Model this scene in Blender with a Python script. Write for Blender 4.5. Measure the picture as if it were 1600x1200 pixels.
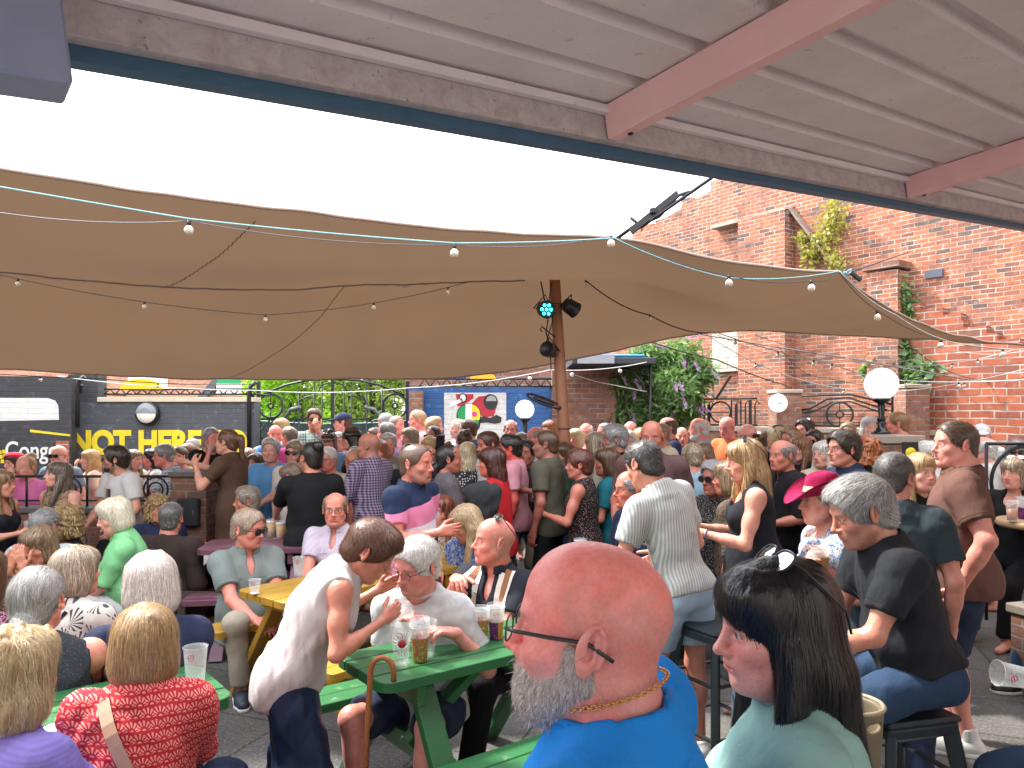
import bpy, math, random, time
import numpy as np
from mathutils import Vector, Matrix
T0 = time.time()
for o in list(bpy.data.objects): bpy.data.objects.remove(o)
scene = bpy.context.scene
# ------------------------------------------------------------------ camera
F = 1180.0; CAMZ = 1.75; HOR = 650.0           # focal length in photo pixels, eye height, horizon row
cam_d = bpy.data.cameras.new('camera'); cam = bpy.data.objects.new('camera', cam_d)
scene.collection.objects.link(cam)
cam.location = (0, 0, CAMZ); cam.rotation_euler = (math.radians(90), 0, 0)
cam_d.sensor_width = 36; cam_d.lens = 36 * F / 1600; cam_d.shift_y = (HOR - 600) / 1600
cam_d.clip_start = 0.05; cam_d.clip_end = 500
scene.camera = cam
# ------------------------------------------------------------------ sky, sun, exposure
SUN_EL, SUN_AZ = math.radians(54), math.radians(300)      # azimuth clockwise from +Y: high, beyond the left wall
world = bpy.data.worlds.new('World'); scene.world = world; world.use_nodes = True
wn = world.node_tree.nodes; wl = world.node_tree.links; wn.clear()
w_out = wn.new('ShaderNodeOutputWorld'); w_bg = wn.new('ShaderNodeBackground')
w_sky = wn.new('ShaderNodeTexSky'); w_sky.sky_type = 'NISHITA'; w_sky.sun_disc = False
w_sky.sun_elevation = SUN_EL; w_sky.sun_rotation = SUN_AZ; w_sky.dust_density = 3.0
w_tc = wn.new('ShaderNodeTexCoord'); w_ns = wn.new('ShaderNodeTexNoise'); w_ns.inputs['Scale'].default_value = 2.6
w_ns.inputs['Detail'].default_value = 7; w_ns.inputs['Roughness'].default_value = .6
w_rp = wn.new('ShaderNodeValToRGB'); w_rp.color_ramp.elements[0].position = .30; w_rp.color_ramp.elements[1].position = .46
w_mx = wn.new('ShaderNodeMix'); w_mx.data_type = 'RGBA'; w_mx.inputs[7].default_value = (9.5, 9.7, 10.2, 1)
wl.new(w_tc.outputs['Generated'], w_ns.inputs['Vector']); wl.new(w_ns.outputs['Fac'], w_rp.inputs[0])
wl.new(w_rp.outputs[0], w_mx.inputs[0]); wl.new(w_sky.outputs[0], w_mx.inputs[6]); wl.new(w_mx.outputs[2], w_bg.inputs[0])
w_bg.inputs[1].default_value = .15; wl.new(w_bg.outputs[0], w_out.inputs[0])
sd = bpy.data.lights.new('sun', 'SUN'); sun = bpy.data.objects.new('sun', sd); scene.collection.objects.link(sun)
sd.energy = 3.4; sd.angle = math.radians(5); sd.color = (1, .95, .87)
_s = Vector((math.sin(SUN_AZ) * math.cos(SUN_EL), math.cos(SUN_AZ) * math.cos(SUN_EL), math.sin(SUN_EL)))
sun.rotation_euler = _s.to_track_quat('Z', 'Y').to_euler()
scene.view_settings.view_transform = 'Standard'; scene.view_settings.look = 'None'
scene.view_settings.exposure = 1.62; scene.view_settings.gamma = 1.0
scene.cycles.use_denoising = True
scene.cycles.max_bounces = 8; scene.cycles.diffuse_bounces = 4; scene.cycles.transparent_max_bounces = 12
scene.cycles.sample_clamp_indirect = 6; scene.cycles.caustics_refractive = False; scene.cycles.caustics_reflective = False

rnd = random.Random(7)
COL = scene.collection
def px(x, y, Y):
    """photo pixel at a real distance Y -> point in the yard"""
    return Vector(((x - 800) / F * Y, Y, CAMZ - (y - HOR) / F * Y))
def lin(c):
    return tuple(((v / 255) / 12.92 if v / 255 <= .04045 else ((v / 255 + .055) / 1.055) ** 2.4) for v in c)

# ------------------------------------------------------------------ tagging
def tag(o, label=None, cat=None, group=None, kind=None):
    if label: o['label'] = label
    if cat: o['category'] = cat
    if group: o['group'] = group
    if kind: o['kind'] = kind
    return o
def empty(name, loc, rz=0):
    e = bpy.data.objects.new(name, None); COL.objects.link(e); e.location = loc; e.rotation_euler = (0, 0, rz)
    e.empty_display_size = .1
    return e
def copy_tree(o, parent=None):
    c = o.copy(); COL.objects.link(c); c.parent = parent
    for ch in [k for k in KIDS.get(o.name, [])]:
        d = copy_tree(ch, c); KIDS.setdefault(c.name, []).append(d)
    return c
KIDS = {}
def link(o, parent=None):
    COL.objects.link(o)
    if parent: o.parent = parent; KIDS.setdefault(parent.name, []).append(o)
    return o

# ------------------------------------------------------------------ materials
MATS = {}
class N:
    """small node-graph helper"""
    def __init__(s, name):
        s.m = bpy.data.materials.new(name); s.m.use_nodes = True; s.t = s.m.node_tree; s.t.nodes.clear()
        s.out = s.t.nodes.new('ShaderNodeOutputMaterial'); s.p = s.t.nodes.new('ShaderNodeBsdfPrincipled')
        s.t.links.new(s.p.outputs[0], s.out.inputs[0])
    def n(s, typ, **kw):
        n = s.t.nodes.new('ShaderNode' + typ)
        for k, v in kw.items():
            if hasattr(n, k): setattr(n, k, v)
            else: n.inputs[k.replace('_', ' ')].default_value = v
        return n
    def l(s, a, b): s.t.links.new(a, b)
    def mix(s, f, a, b, mode='MIX'):
        m = s.n('Mix'); m.data_type = 'RGBA'; m.blend_type = mode
        for i, v in ((0, f), (6, a), (7, b)):
            if hasattr(v, 'links'): s.l(v, m.inputs[i])
            elif i == 0: m.inputs[0].default_value = v
            else: m.inputs[i].default_value = (*v, 1) if len(v) == 3 else v
        return m.outputs[2]
    def ramp(s, f, a, b, ca=(0, 0, 0), cb=(1, 1, 1), const=False):
        r = s.n('ValToRGB'); e = r.color_ramp.elements; e[0].position = a; e[1].position = b
        e[0].color = (*ca, 1); e[1].color = (*cb, 1)
        if const: r.color_ramp.interpolation = 'CONSTANT'
        s.l(f, r.inputs[0]); return r.outputs[0]
    def math(s, op, a, b=0.0, c=None):
        m = s.n('Math'); m.operation = op
        for i, v in enumerate((a, b) if c is None else (a, b, c)):
            if hasattr(v, 'links'): s.l(v, m.inputs[i])
            else: m.inputs[i].default_value = v
        return m.outputs[0]
    def coord(s, kind='Object', scale=(1, 1, 1), rot=(0, 0, 0), loc=(0, 0, 0)):
        t = s.n('TexCoord'); mp = s.n('Mapping'); s.l(t.outputs[kind], mp.inputs[0])
        mp.inputs['Scale'].default_value = scale; mp.inputs['Rotation'].default_value = rot; mp.inputs['Location'].default_value = loc
        return mp.outputs[0]
    def noise(s, vec, scale, detail=3, rough=.55, dist=0):
        n = s.n('TexNoise'); s.l(vec, n.inputs['Vector']); n.inputs['Scale'].default_value = scale
        n.inputs['Detail'].default_value = detail; n.inputs['Roughness'].default_value = rough; n.inputs['Distortion'].default_value = dist
        return n.outputs['Fac']
    def voro(s, vec, scale, feature='F1', out='Distance', rand=1.0):
        n = s.n('TexVoronoi'); n.feature = feature; s.l(vec, n.inputs['Vector']); n.inputs['Scale'].default_value = scale
        n.inputs['Randomness'].default_value = rand
        return n.outputs[out]
    def bump(s, h, strength=.3, dist=.01):
        b = s.n('Bump'); b.inputs['Strength'].default_value = strength; b.inputs['Distance'].default_value = dist
        s.l(h, b.inputs['Height']); s.l(b.outputs[0], s.p.inputs['Normal']); return b
    def set(s, color=None, rough=None, metal=None, **kw):
        if color is not None:
            if hasattr(color, 'links'): s.l(color, s.p.inputs['Base Color'])
            else: s.p.inputs['Base Color'].default_value = (*color, 1)
        if rough is not None:
            if hasattr(rough, 'links'): s.l(rough, s.p.inputs['Roughness'])
            else: s.p.inputs['Roughness'].default_value = rough
        if metal is not None: s.p.inputs['Metallic'].default_value = metal
        for k, v in kw.items(): s.p.inputs[k.replace('_', ' ')].default_value = v
        return s.m
def plain(name, color, rough=.6, metal=0, var=.12, scale=14, bump=.15, **kw):
    key = (name, tuple(color), rough, metal, tuple(kw.items()))
    if key in MATS: return MATS[key]
    g = N(name); v = g.coord(); f = g.noise(v, scale, 5)
    c = g.mix(f, tuple(x * (1 - var) for x in color), tuple(min(1, x * (1 + var)) for x in color))
    g.set(c, rough, metal, **kw)
    if bump: g.bump(g.noise(v, scale * 6, 3), bump, .003)
    MATS[key] = g.m; return g.m

# ------------------------------------------------------------------ polygon mesh builder
class MB:
    def __init__(s): s.v = []; s.f = []; s.uv = []; s.mi = []; s.sm = []
    def quad(s, pts, uv=None, m=0, smooth=False):
        i = len(s.v); s.v += [tuple(p) for p in pts]; s.f.append(tuple(range(i, i + len(pts))))
        s.uv.append(uv if uv else s._uv(pts)); s.mi.append(m); s.sm.append(smooth)
    def _uv(s, pts):
        a, b, c = Vector(pts[0]), Vector(pts[1]), Vector(pts[2]); n = (b - a).cross(c - a)
        if n.length < 1e-12: return [(0, 0)] * len(pts)
        n.normalize()
        if abs(n.z) > .7: return [(p[0], p[1]) for p in pts]
        t = Vector((-n.y, n.x, 0)).normalized()
        return [(p[0] * t.x + p[1] * t.y, p[2]) for p in pts]
    def box(s, c, sz, rz=0, m=0, R=None, bev=0):
        c = Vector(c); hx, hy, hz = sz[0] / 2, sz[1] / 2, sz[2] / 2
        R = R or Matrix.Rotation(rz, 3, 'Z')
        b = min(bev, hx * .9, hy * .9, hz * .9)
        if b <= 0:
            P = lambda x, y, z: c + R @ Vector((x * hx, y * hy, z * hz))
            for q in (((-1,-1,-1),(1,-1,-1),(1,-1,1),(-1,-1,1)), ((1,1,-1),(-1,1,-1),(-1,1,1),(1,1,1)), ((-1,1,-1),(-1,-1,-1),(-1,-1,1),(-1,1,1)),
                      ((1,-1,-1),(1,1,-1),(1,1,1),(1,-1,1)), ((-1,-1,1),(1,-1,1),(1,1,1),(-1,1,1)), ((-1,1,-1),(1,1,-1),(1,-1,-1),(-1,-1,-1))):
                s.quad([P(*k) for k in q], m=m)
            return
        # chamfered box
        def P(x, y, z): return c + R @ Vector((x, y, z))
        for ax in range(3):
            h = (hx, hy, hz); u, w = (ax + 1) % 3, (ax + 2) % 3
            for sg in (-1, 1):
                pts = []
                for a_, b_ in ((-1, -1), (1, -1), (1, 1), (-1, 1)):
                    q = [0, 0, 0]; q[ax] = sg * h[ax]; q[u] = a_ * (h[u] - b); q[w] = b_ * (h[w] - b); pts.append(P(*q))
                if sg < 0: pts.reverse()
                s.quad(pts, m=m)
        for ax in range(3):
            h = (hx, hy, hz); u, w = (ax + 1) % 3, (ax + 2) % 3
            for su in (-1, 1):
                for sw in (-1, 1):
                    q = []
                    for t, (du, dw) in ((-1, (0, b)), (1, (0, b)), (1, (b, 0)), (-1, (b, 0))):
                        k = [0, 0, 0]; k[ax] = t * (h[ax] - b); k[u] = su * (h[u] - du); k[w] = sw * (h[w] - dw); q.append(P(*k))
                    if su * sw > 0: q.reverse()
                    s.quad(q, m=m)
        for sx in (-1, 1):
            for sy in (-1, 1):
                for sz_ in (-1, 1):
                    q = [P(sx*hx, sy*(hy-b), sz_*(hz-b)), P(sx*(hx-b), sy*hy, sz_*(hz-b)), P(sx*(hx-b), sy*(hy-b), sz_*hz)]
                    if sx * sy * sz_ < 0: q.reverse()
                    s.quad(q, m=m)
    def bar(s, a, b, w, h=None, m=0, up=(0, 0, 1), bev=0):
        a, b = Vector(a), Vector(b); d = b - a; L = d.length; d.normalize(); h = h or w
        u = Vector(up)
        if abs(d.dot(u)) > .98: u = Vector((0, 1, 0))
        x = d.cross(u).normalized(); z = x.cross(d)
        R = Matrix((x, d, z)).transposed()
        s.box((a + b) / 2, (w, L, h), m=m, R=R, bev=bev)
    def tube(s, pts, r, n=8, m=0, closed=False, caps=True, rad=None):
        pts = [Vector(p) for p in pts]; k = len(pts); rings = []
        prev = None
        for i, p in enumerate(pts):
            if closed: d = pts[(i + 1) % k] - pts[i - 1]
            else: d = pts[min(i + 1, k - 1)] - pts[max(i - 1, 0)]
            if d.length < 1e-9: d = Vector((0, 0, 1))
            d.normalize()
            if prev is None:
                u = d.orthogonal().normalized()
            else:
                u = prev - d * prev.dot(d)
                u = u.normalized() if u.length > 1e-6 else d.orthogonal().normalized()
            prev = u; w = d.cross(u); rr = rad[i] if rad else r
            rings.append([p + (u * math.cos(2 * math.pi * j / n) + w * math.sin(2 * math.pi * j / n)) * rr for j in range(n)])
        base = len(s.v)
        for rg in rings: s.v += [tuple(q) for q in rg]
        for i in range(k if closed else k - 1):
            i2 = (i + 1) % k
            for j in range(n):
                j2 = (j + 1) % n
                s.f.append((base + i * n + j, base + i * n + j2, base + i2 * n + j2, base + i2 * n + j))
                s.uv.append([(j / n, i), (j2 / n, i), (j2 / n, i + 1), (j / n, i + 1)]); s.mi.append(m); s.sm.append(True)
        if caps and not closed:
            for i, rev in ((0, True), (k - 1, False)):
                q = list(range(base + i * n, base + i * n + n)); q = q[::-1] if rev else q
                s.f.append(tuple(q)); s.uv.append([(0, 0)] * n); s.mi.append(m); s.sm.append(False)
    def lathe(s, prof, c=(0, 0, 0), n=24, m=0, R=None, smooth=True, sy=1.0):
        c = Vector(c); R = R or Matrix.Identity(3); base = len(s.v); k = len(prof)
        for r, z in prof:
            for j in range(n):
                a = 2 * math.pi * j / n
                s.v.append(tuple(c + R @ Vector((r * math.cos(a), r * math.sin(a) * sy, z))))
        for i in range(k - 1):
            for j in range(n):
                j2 = (j + 1) % n
                s.f.append((base + i * n + j, base + i * n + j2, base + (i + 1) * n + j2, base + (i + 1) * n + j))
                s.uv.append([(j / n, i / k), ((j + 1) / n, i / k), ((j + 1) / n, (i + 1) / k), (j / n, (i + 1) / k)]); s.mi.append(m); s.sm.append(smooth)
    def build(s, name, mats, parent=None, link_=True):
        me = bpy.data.meshes.new(name); me.from_pydata(s.v, [], s.f)
        me.polygons.foreach_set('material_index', s.mi); me.polygons.foreach_set('use_smooth', s.sm)
        uvl = me.uv_layers.new(name='UVMap'); flat = [c for f in s.uv for p in f for c in p]
        uvl.data.foreach_set('uv', flat)
        for m in (mats if isinstance(mats, (list, tuple)) else [mats]): me.materials.append(m)
        me.update()
        o = bpy.data.objects.new(name, me)
        return link(o, parent) if link_ else o

# ------------------------------------------------------------------ signed-distance modelling
f32 = np.float32
def V(*a): return np.array(a, dtype=float)
def rotm(yaw=0, pitch=0, roll=0):
    """local axes x right, y forward, z up; yaw turns left, pitch looks down, roll tips the top right (degrees)"""
    a, b, c = (math.radians(t) for t in (yaw, pitch, roll))
    Rz = np.array([[math.cos(a), -math.sin(a), 0], [math.sin(a), math.cos(a), 0], [0, 0, 1]])
    Rx = np.array([[1, 0, 0], [0, math.cos(b), math.sin(b)], [0, -math.sin(b), math.cos(b)]])
    Ry = np.array([[math.cos(c), 0, math.sin(c)], [0, 1, 0], [-math.sin(c), 0, math.cos(c)]])
    return Rz @ Rx @ Ry
class SD:
    def __init__(s): s.P = []
    def cap(s, a, b, ra, rb=None, k=.02, op=0):
        a, b = np.asarray(a, float), np.asarray(b, float); rb = ra if rb is None else rb
        s.P.append((op, k, 0, (a, b - a, ra, rb), np.minimum(a - ra, b - rb), np.maximum(a + ra, b + rb))); return s
    def ell(s, c, r, R=None, k=.02, op=0):
        c = np.asarray(c, float); r = np.asarray(r, float)
        ext = r if R is None else np.sqrt(((R * r) ** 2).sum(1))
        s.P.append((op, k, 1, (c, r, R), c - ext, c + ext)); return s
    def cyl(s, a, b, ra, rb=None, k=.01, op=0, rd=.006):
        a, b = np.asarray(a, float), np.asarray(b, float); rb = ra if rb is None else rb; m = max(ra, rb)
        s.P.append((op, k, 2, (a, b - a, ra, rb, rd), np.minimum(a, b) - m, np.maximum(a, b) + m)); return s
    def box(s, c, h, R=None, k=.01, op=0, rd=.005):
        c = np.asarray(c, float); h = np.asarray(h, float); e = float(np.linalg.norm(h))
        s.P.append((op, k, 3, (c, h, R, rd), c - e, c + e)); return s
    def plane(s, p, n, k=.008, op=2):
        """keeps what lies behind the plane (against n)"""
        n = np.asarray(n, float); n = n / np.linalg.norm(n); s.P.append((op, k, 4, (n, float(n @ np.asarray(p, float))), None, None)); return s
    def tf(s, R, t, sc=1.0):
        out = SD()
        for op, k, kind, a, lo, hi in s.P:
            f = lambda p: R @ (np.asarray(p) * sc) + t
            if kind == 0: out.cap(f(a[0]), f(a[0] + a[1]), a[2] * sc, a[3] * sc, k * sc, op)
            elif kind == 1: out.ell(f(a[0]), a[1] * sc, R if a[2] is None else R @ a[2], k * sc, op)
            elif kind == 2: out.cyl(f(a[0]), f(a[0] + a[1]), a[2] * sc, a[3] * sc, k * sc, op, a[4] * sc)
            elif kind == 3: out.box(f(a[0]), a[1] * sc, R if a[2] is None else R @ a[2], k * sc, op, a[3] * sc)
            elif kind == 4: out.plane(f(a[0] * a[1]), R @ a[0], k * sc, op)
        return out
    def add(s, o): s.P += o.P; return s
    def bounds(s):
        lo = np.min([p[4] for p in s.P if p[0] == 0 and p[4] is not None], axis=0); hi = np.max([p[5] for p in s.P if p[0] == 0 and p[5] is not None], axis=0)
        return lo, hi
def prim(kind, a, X, Y, Z):
    if kind == 0:
        p0, d, ra, rb = a; L2 = max(float(d @ d), 1e-12); x, y, z = X - f32(p0[0]), Y - f32(p0[1]), Z - f32(p0[2])
        t = np.clip((x * f32(d[0]) + y * f32(d[1]) + z * f32(d[2])) / f32(L2), 0, 1)
        return np.sqrt((x - t * f32(d[0])) ** 2 + (y - t * f32(d[1])) ** 2 + (z - t * f32(d[2])) ** 2) - (f32(ra) + t * f32(rb - ra))
    if kind == 1:
        c, r, R = a; x, y, z = X - f32(c[0]), Y - f32(c[1]), Z - f32(c[2])
        if R is not None:
            R = R.astype(f32); x, y, z = R[0, 0] * x + R[1, 0] * y + R[2, 0] * z, R[0, 1] * x + R[1, 1] * y + R[2, 1] * z, R[0, 2] * x + R[1, 2] * y + R[2, 2] * z
        q = (x / f32(r[0])) ** 2 + (y / f32(r[1])) ** 2 + (z / f32(r[2])) ** 2
        g = (x / f32(r[0] ** 2)) ** 2 + (y / f32(r[1] ** 2)) ** 2 + (z / f32(r[2] ** 2)) ** 2
        k0 = np.sqrt(q); return k0 * (k0 - 1) / np.maximum(np.sqrt(g), f32(1e-6))
    if kind == 2:
        p0, d, ra, rb, rd = a; L = max(float(np.linalg.norm(d)), 1e-6); u = (d / L).astype(f32); x, y, z = X - f32(p0[0]), Y - f32(p0[1]), Z - f32(p0[2])
        h = x * u[0] + y * u[1] + z * u[2]; t = np.clip(h / f32(L), 0, 1)
        rr = np.sqrt(np.maximum((x - h * u[0]) ** 2 + (y - h * u[1]) ** 2 + (z - h * u[2]) ** 2, 0)) - (f32(ra - rd) + t * f32(rb - ra))
        hh = np.abs(h - f32(L / 2)) - f32(L / 2 - rd)
        return np.minimum(np.maximum(rr, hh), 0) + np.sqrt(np.maximum(rr, 0) ** 2 + np.maximum(hh, 0) ** 2) - f32(rd)
    if kind == 3:
        c, h, R, rd = a; x, y, z = X - f32(c[0]), Y - f32(c[1]), Z - f32(c[2])
        if R is not None:
            R = R.astype(f32); x, y, z = R[0, 0] * x + R[1, 0] * y + R[2, 0] * z, R[0, 1] * x + R[1, 1] * y + R[2, 1] * z, R[0, 2] * x + R[1, 2] * y + R[2, 2] * z
        x, y, z = np.abs(x) - f32(h[0] - rd), np.abs(y) - f32(h[1] - rd), np.abs(z) - f32(h[2] - rd)
        return np.sqrt(np.maximum(x, 0) ** 2 + np.maximum(y, 0) ** 2 + np.maximum(z, 0) ** 2) + np.minimum(np.maximum(x, np.maximum(y, z)), 0) - f32(rd)
    n, dd = a
    return X * f32(n[0]) + Y * f32(n[1]) + Z * f32(n[2]) - f32(dd)
def combine(f, d, op, k):
    k = f32(max(k, 1e-5))
    if op == 0:
        h = np.maximum(k - np.abs(f - d), 0) / k; return np.minimum(f, d) - h * h * k * f32(.25)
    if op == 1: d = -d
    h = np.maximum(k - np.abs(f - d), 0) / k
    return np.maximum(f, d) + h * h * k * f32(.25)
def field(sd, xs, ys, zs, disp=None):
    X, Y, Z = xs[:, None, None], ys[None, :, None], zs[None, None, :]
    f = np.full((len(xs), len(ys), len(zs)), 1.0, f32); h = max(float(xs[1] - xs[0]), 1e-4)
    for op, k, kind, a, lo, hi in sd.P:
        if lo is None: f = combine(f, prim(kind, a, X, Y, Z) + f * 0, op, k); continue
        m = k + 2.5 * h
        i0, i1 = np.searchsorted(xs, (lo[0] - m, hi[0] + m)); j0, j1 = np.searchsorted(ys, (lo[1] - m, hi[1] + m)); l0, l1 = np.searchsorted(zs, (lo[2] - m, hi[2] + m))
        if i0 >= i1 or j0 >= j1 or l0 >= l1: continue
        sub = f[i0:i1, j0:j1, l0:l1]
        f[i0:i1, j0:j1, l0:l1] = combine(sub, prim(kind, a, X[i0:i1], Y[:, j0:j1], Z[:, :, l0:l1]), op, k)
    if disp is not None: f = f + disp(X, Y, Z).astype(f32)
    return f
def at_pts(sd, p, disp=None):
    X, Y, Z = (p[:, i].astype(f32) for i in range(3)); f = np.full(len(p), 1.0, f32)
    for op, k, kind, a, lo, hi in sd.P: f = combine(f, prim(kind, a, X, Y, Z), op, k)
    return f
def grad(sd, p, e=.003):
    g = np.stack([at_pts(sd, p + np.eye(3)[i] * e) - at_pts(sd, p - np.eye(3)[i] * e) for i in range(3)], 1)
    return g / np.maximum(np.linalg.norm(g, axis=1, keepdims=True), 1e-9)
def nets(f, xs, ys, zs):
    s = f < 0; nx, ny, nz = f.shape
    cs = (nx - 1, ny - 1, nz - 1); M = cs[0] * cs[1] * cs[2]
    cell = np.full(M, -1, np.int64); edges = []; CI = []; CQ = []
    for ax in range(3):
        sl0 = [slice(None)] * 3; sl1 = [slice(None)] * 3; sl0[ax] = slice(0, -1); sl1[ax] = slice(1, None)
        a, b = f[tuple(sl0)], f[tuple(sl1)]; cr = s[tuple(sl0)] != s[tuple(sl1)]
        I = np.argwhere(cr)
        if len(I) == 0: edges.append((I, None)); continue
        va, vb = a[cr], b[cr]; t = va / (va - vb)
        pos = I.astype(f32).copy(); pos[:, ax] += t
        o1, o2 = (ax + 1) % 3, (ax + 2) % 3
        for d1 in (0, -1):
            for d2 in (0, -1):
                C = I.copy(); C[:, o1] += d1; C[:, o2] += d2
                ok = (C >= 0).all(1) & (C < np.array(cs)).all(1)
                C = C[ok]; CI.append((C[:, 0] * cs[1] + C[:, 1]) * cs[2] + C[:, 2]); CQ.append(pos[ok])
        edges.append((I, va < 0))
    if not CI: return np.zeros((0, 3), f32), np.zeros((0, 4), int)
    CI = np.concatenate(CI); CQ = np.concatenate(CQ); uq, inv, cnt = np.unique(CI, return_inverse=True, return_counts=True)
    cell[uq] = np.arange(len(uq)); cell = cell.reshape(cs)
    P = np.stack([np.bincount(inv, CQ[:, i], len(uq)) for i in range(3)], 1) / cnt[:, None]
    out = np.empty_like(P)
    for i, ar in enumerate((xs, ys, zs)):
        out[:, i] = np.interp(P[:, i], np.arange(len(ar)), ar)
    quads = []
    for ax in range(3):
        I, inside = edges[ax]
        if len(I) == 0: continue
        o1, o2 = (ax + 1) % 3, (ax + 2) % 3
        ok = (I[:, o1] > 0) & (I[:, o2] > 0) & (I[:, o1] < cell.shape[o1]) & (I[:, o2] < cell.shape[o2])
        I, ins = I[ok], inside[ok]; q = []
        for d1, d2 in ((-1, -1), (0, -1), (0, 0), (-1, 0)):
            C = I.copy(); C[:, o1] += d1; C[:, o2] += d2; q.append(cell[C[:, 0], C[:, 1], C[:, 2]])
        q = np.stack(q, 1); q[~ins] = q[~ins][:, ::-1]; quads.append(q)
    return out, np.concatenate(quads) if quads else np.zeros((0, 4), int)
def sd_mesh(sd, h, disp=None, lo=None, hi=None, pad=.02):
    if lo is None: lo, hi = sd.bounds()
    ax = [np.arange(lo[i] - pad - h, hi[i] + pad + 2 * h, h).astype(f32) for i in range(3)]
    f = field(sd, *ax, disp)
    return nets(f, *ax)
def fast_mesh(name, v, q, mats, parent=None, col=None, mi=None, smooth=True, uv=None):
    me = bpy.data.meshes.new(name); n = len(q); w = q.shape[1] if n else 4
    me.vertices.add(len(v)); me.vertices.foreach_set('co', np.asarray(v, f32).ravel())
    me.loops.add(n * w); me.loops.foreach_set('vertex_index', q.astype(np.int32).ravel())
    me.polygons.add(n); me.polygons.foreach_set('loop_start', (np.arange(n) * w).astype(np.int32)); me.polygons.foreach_set('loop_total', np.full(n, w, np.int32))
    for m in (mats if isinstance(mats, (list, tuple)) else [mats]): me.materials.append(m)
    if mi is not None: me.polygons.foreach_set('material_index', mi.astype(np.int32))
    me.update(calc_edges=True)
    me.polygons.foreach_set('use_smooth', np.full(n, smooth, bool))
    if col is not None:
        c = me.color_attributes.new('Col', 'FLOAT_COLOR', 'POINT'); cc = np.ones((len(v), 4), f32); cc[:, :3] = col
        c.data.foreach_set('color', cc.ravel())
    me.validate() if len(v) < 0 else None
    o = bpy.data.objects.new(name, me); return link(o, parent)
def wob(seed, amp, freq, an=(1, 1, 1), octs=2):
    """cheap smooth noise usable on grids"""
    r = np.random.RandomState(seed); T = []
    for o in range(octs):
        for _ in range(3):
            d = r.normal(size=3); d /= np.linalg.norm(d); e = r.normal(size=3); e /= np.linalg.norm(e)
            T.append((d * freq * 2 ** o * np.array(an), e * freq * 1.3 * 2 ** o * np.array(an), r.uniform(0, 6.28, 2), amp / 2 ** o / 2))
    def g(X, Y, Z):
        s = 0
        for d, e, ph, a in T:
            s = s + a * np.sin(X * d[0] + Y * d[1] + Z * d[2] + ph[0] + 1.7 * np.sin(X * e[0] + Y * e[1] + Z * e[2] + ph[1]))
        return s
    return g
# ================================================================== people
def unit(v): v = np.asarray(v, float); return v / max(np.linalg.norm(v), 1e-9)
def ik(a, t, l1, l2, hint):
    d = t - a; L = np.linalg.norm(d); u = d / max(L, 1e-6); L2 = min(L, (l1 + l2) * .998); L2 = max(L2, abs(l1 - l2) * 1.05 + .02)
    t = a + u * L2; c = (l1 * l1 + L2 * L2 - l2 * l2) / (2 * l1 * L2); c = max(-1, min(1, c))
    h = np.asarray(hint, float); h = h - u * (h @ u); h = unit(h)
    return a + u * l1 * c + h * l1 * math.sqrt(max(0, 1 - c * c)), t
ARMS = {'down': (.07, .03, -.52), 'hold': (-.03, .30, -.22), 'holdlow': (.0, .28, -.32), 'lap': (-.08, .33, -.40), 'table': (-.10, .42, -.30),
        'cross': (-.26, .20, -.20), 'face': (-.12, .20, .04), 'up': (-.05, .32, .16), 'hip': (.14, -.02, -.36), 'fwd': (-.02, .46, -.12), 'drink': (-.10, .24, .02), 'pocket': (.07, .10, -.46)}
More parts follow.
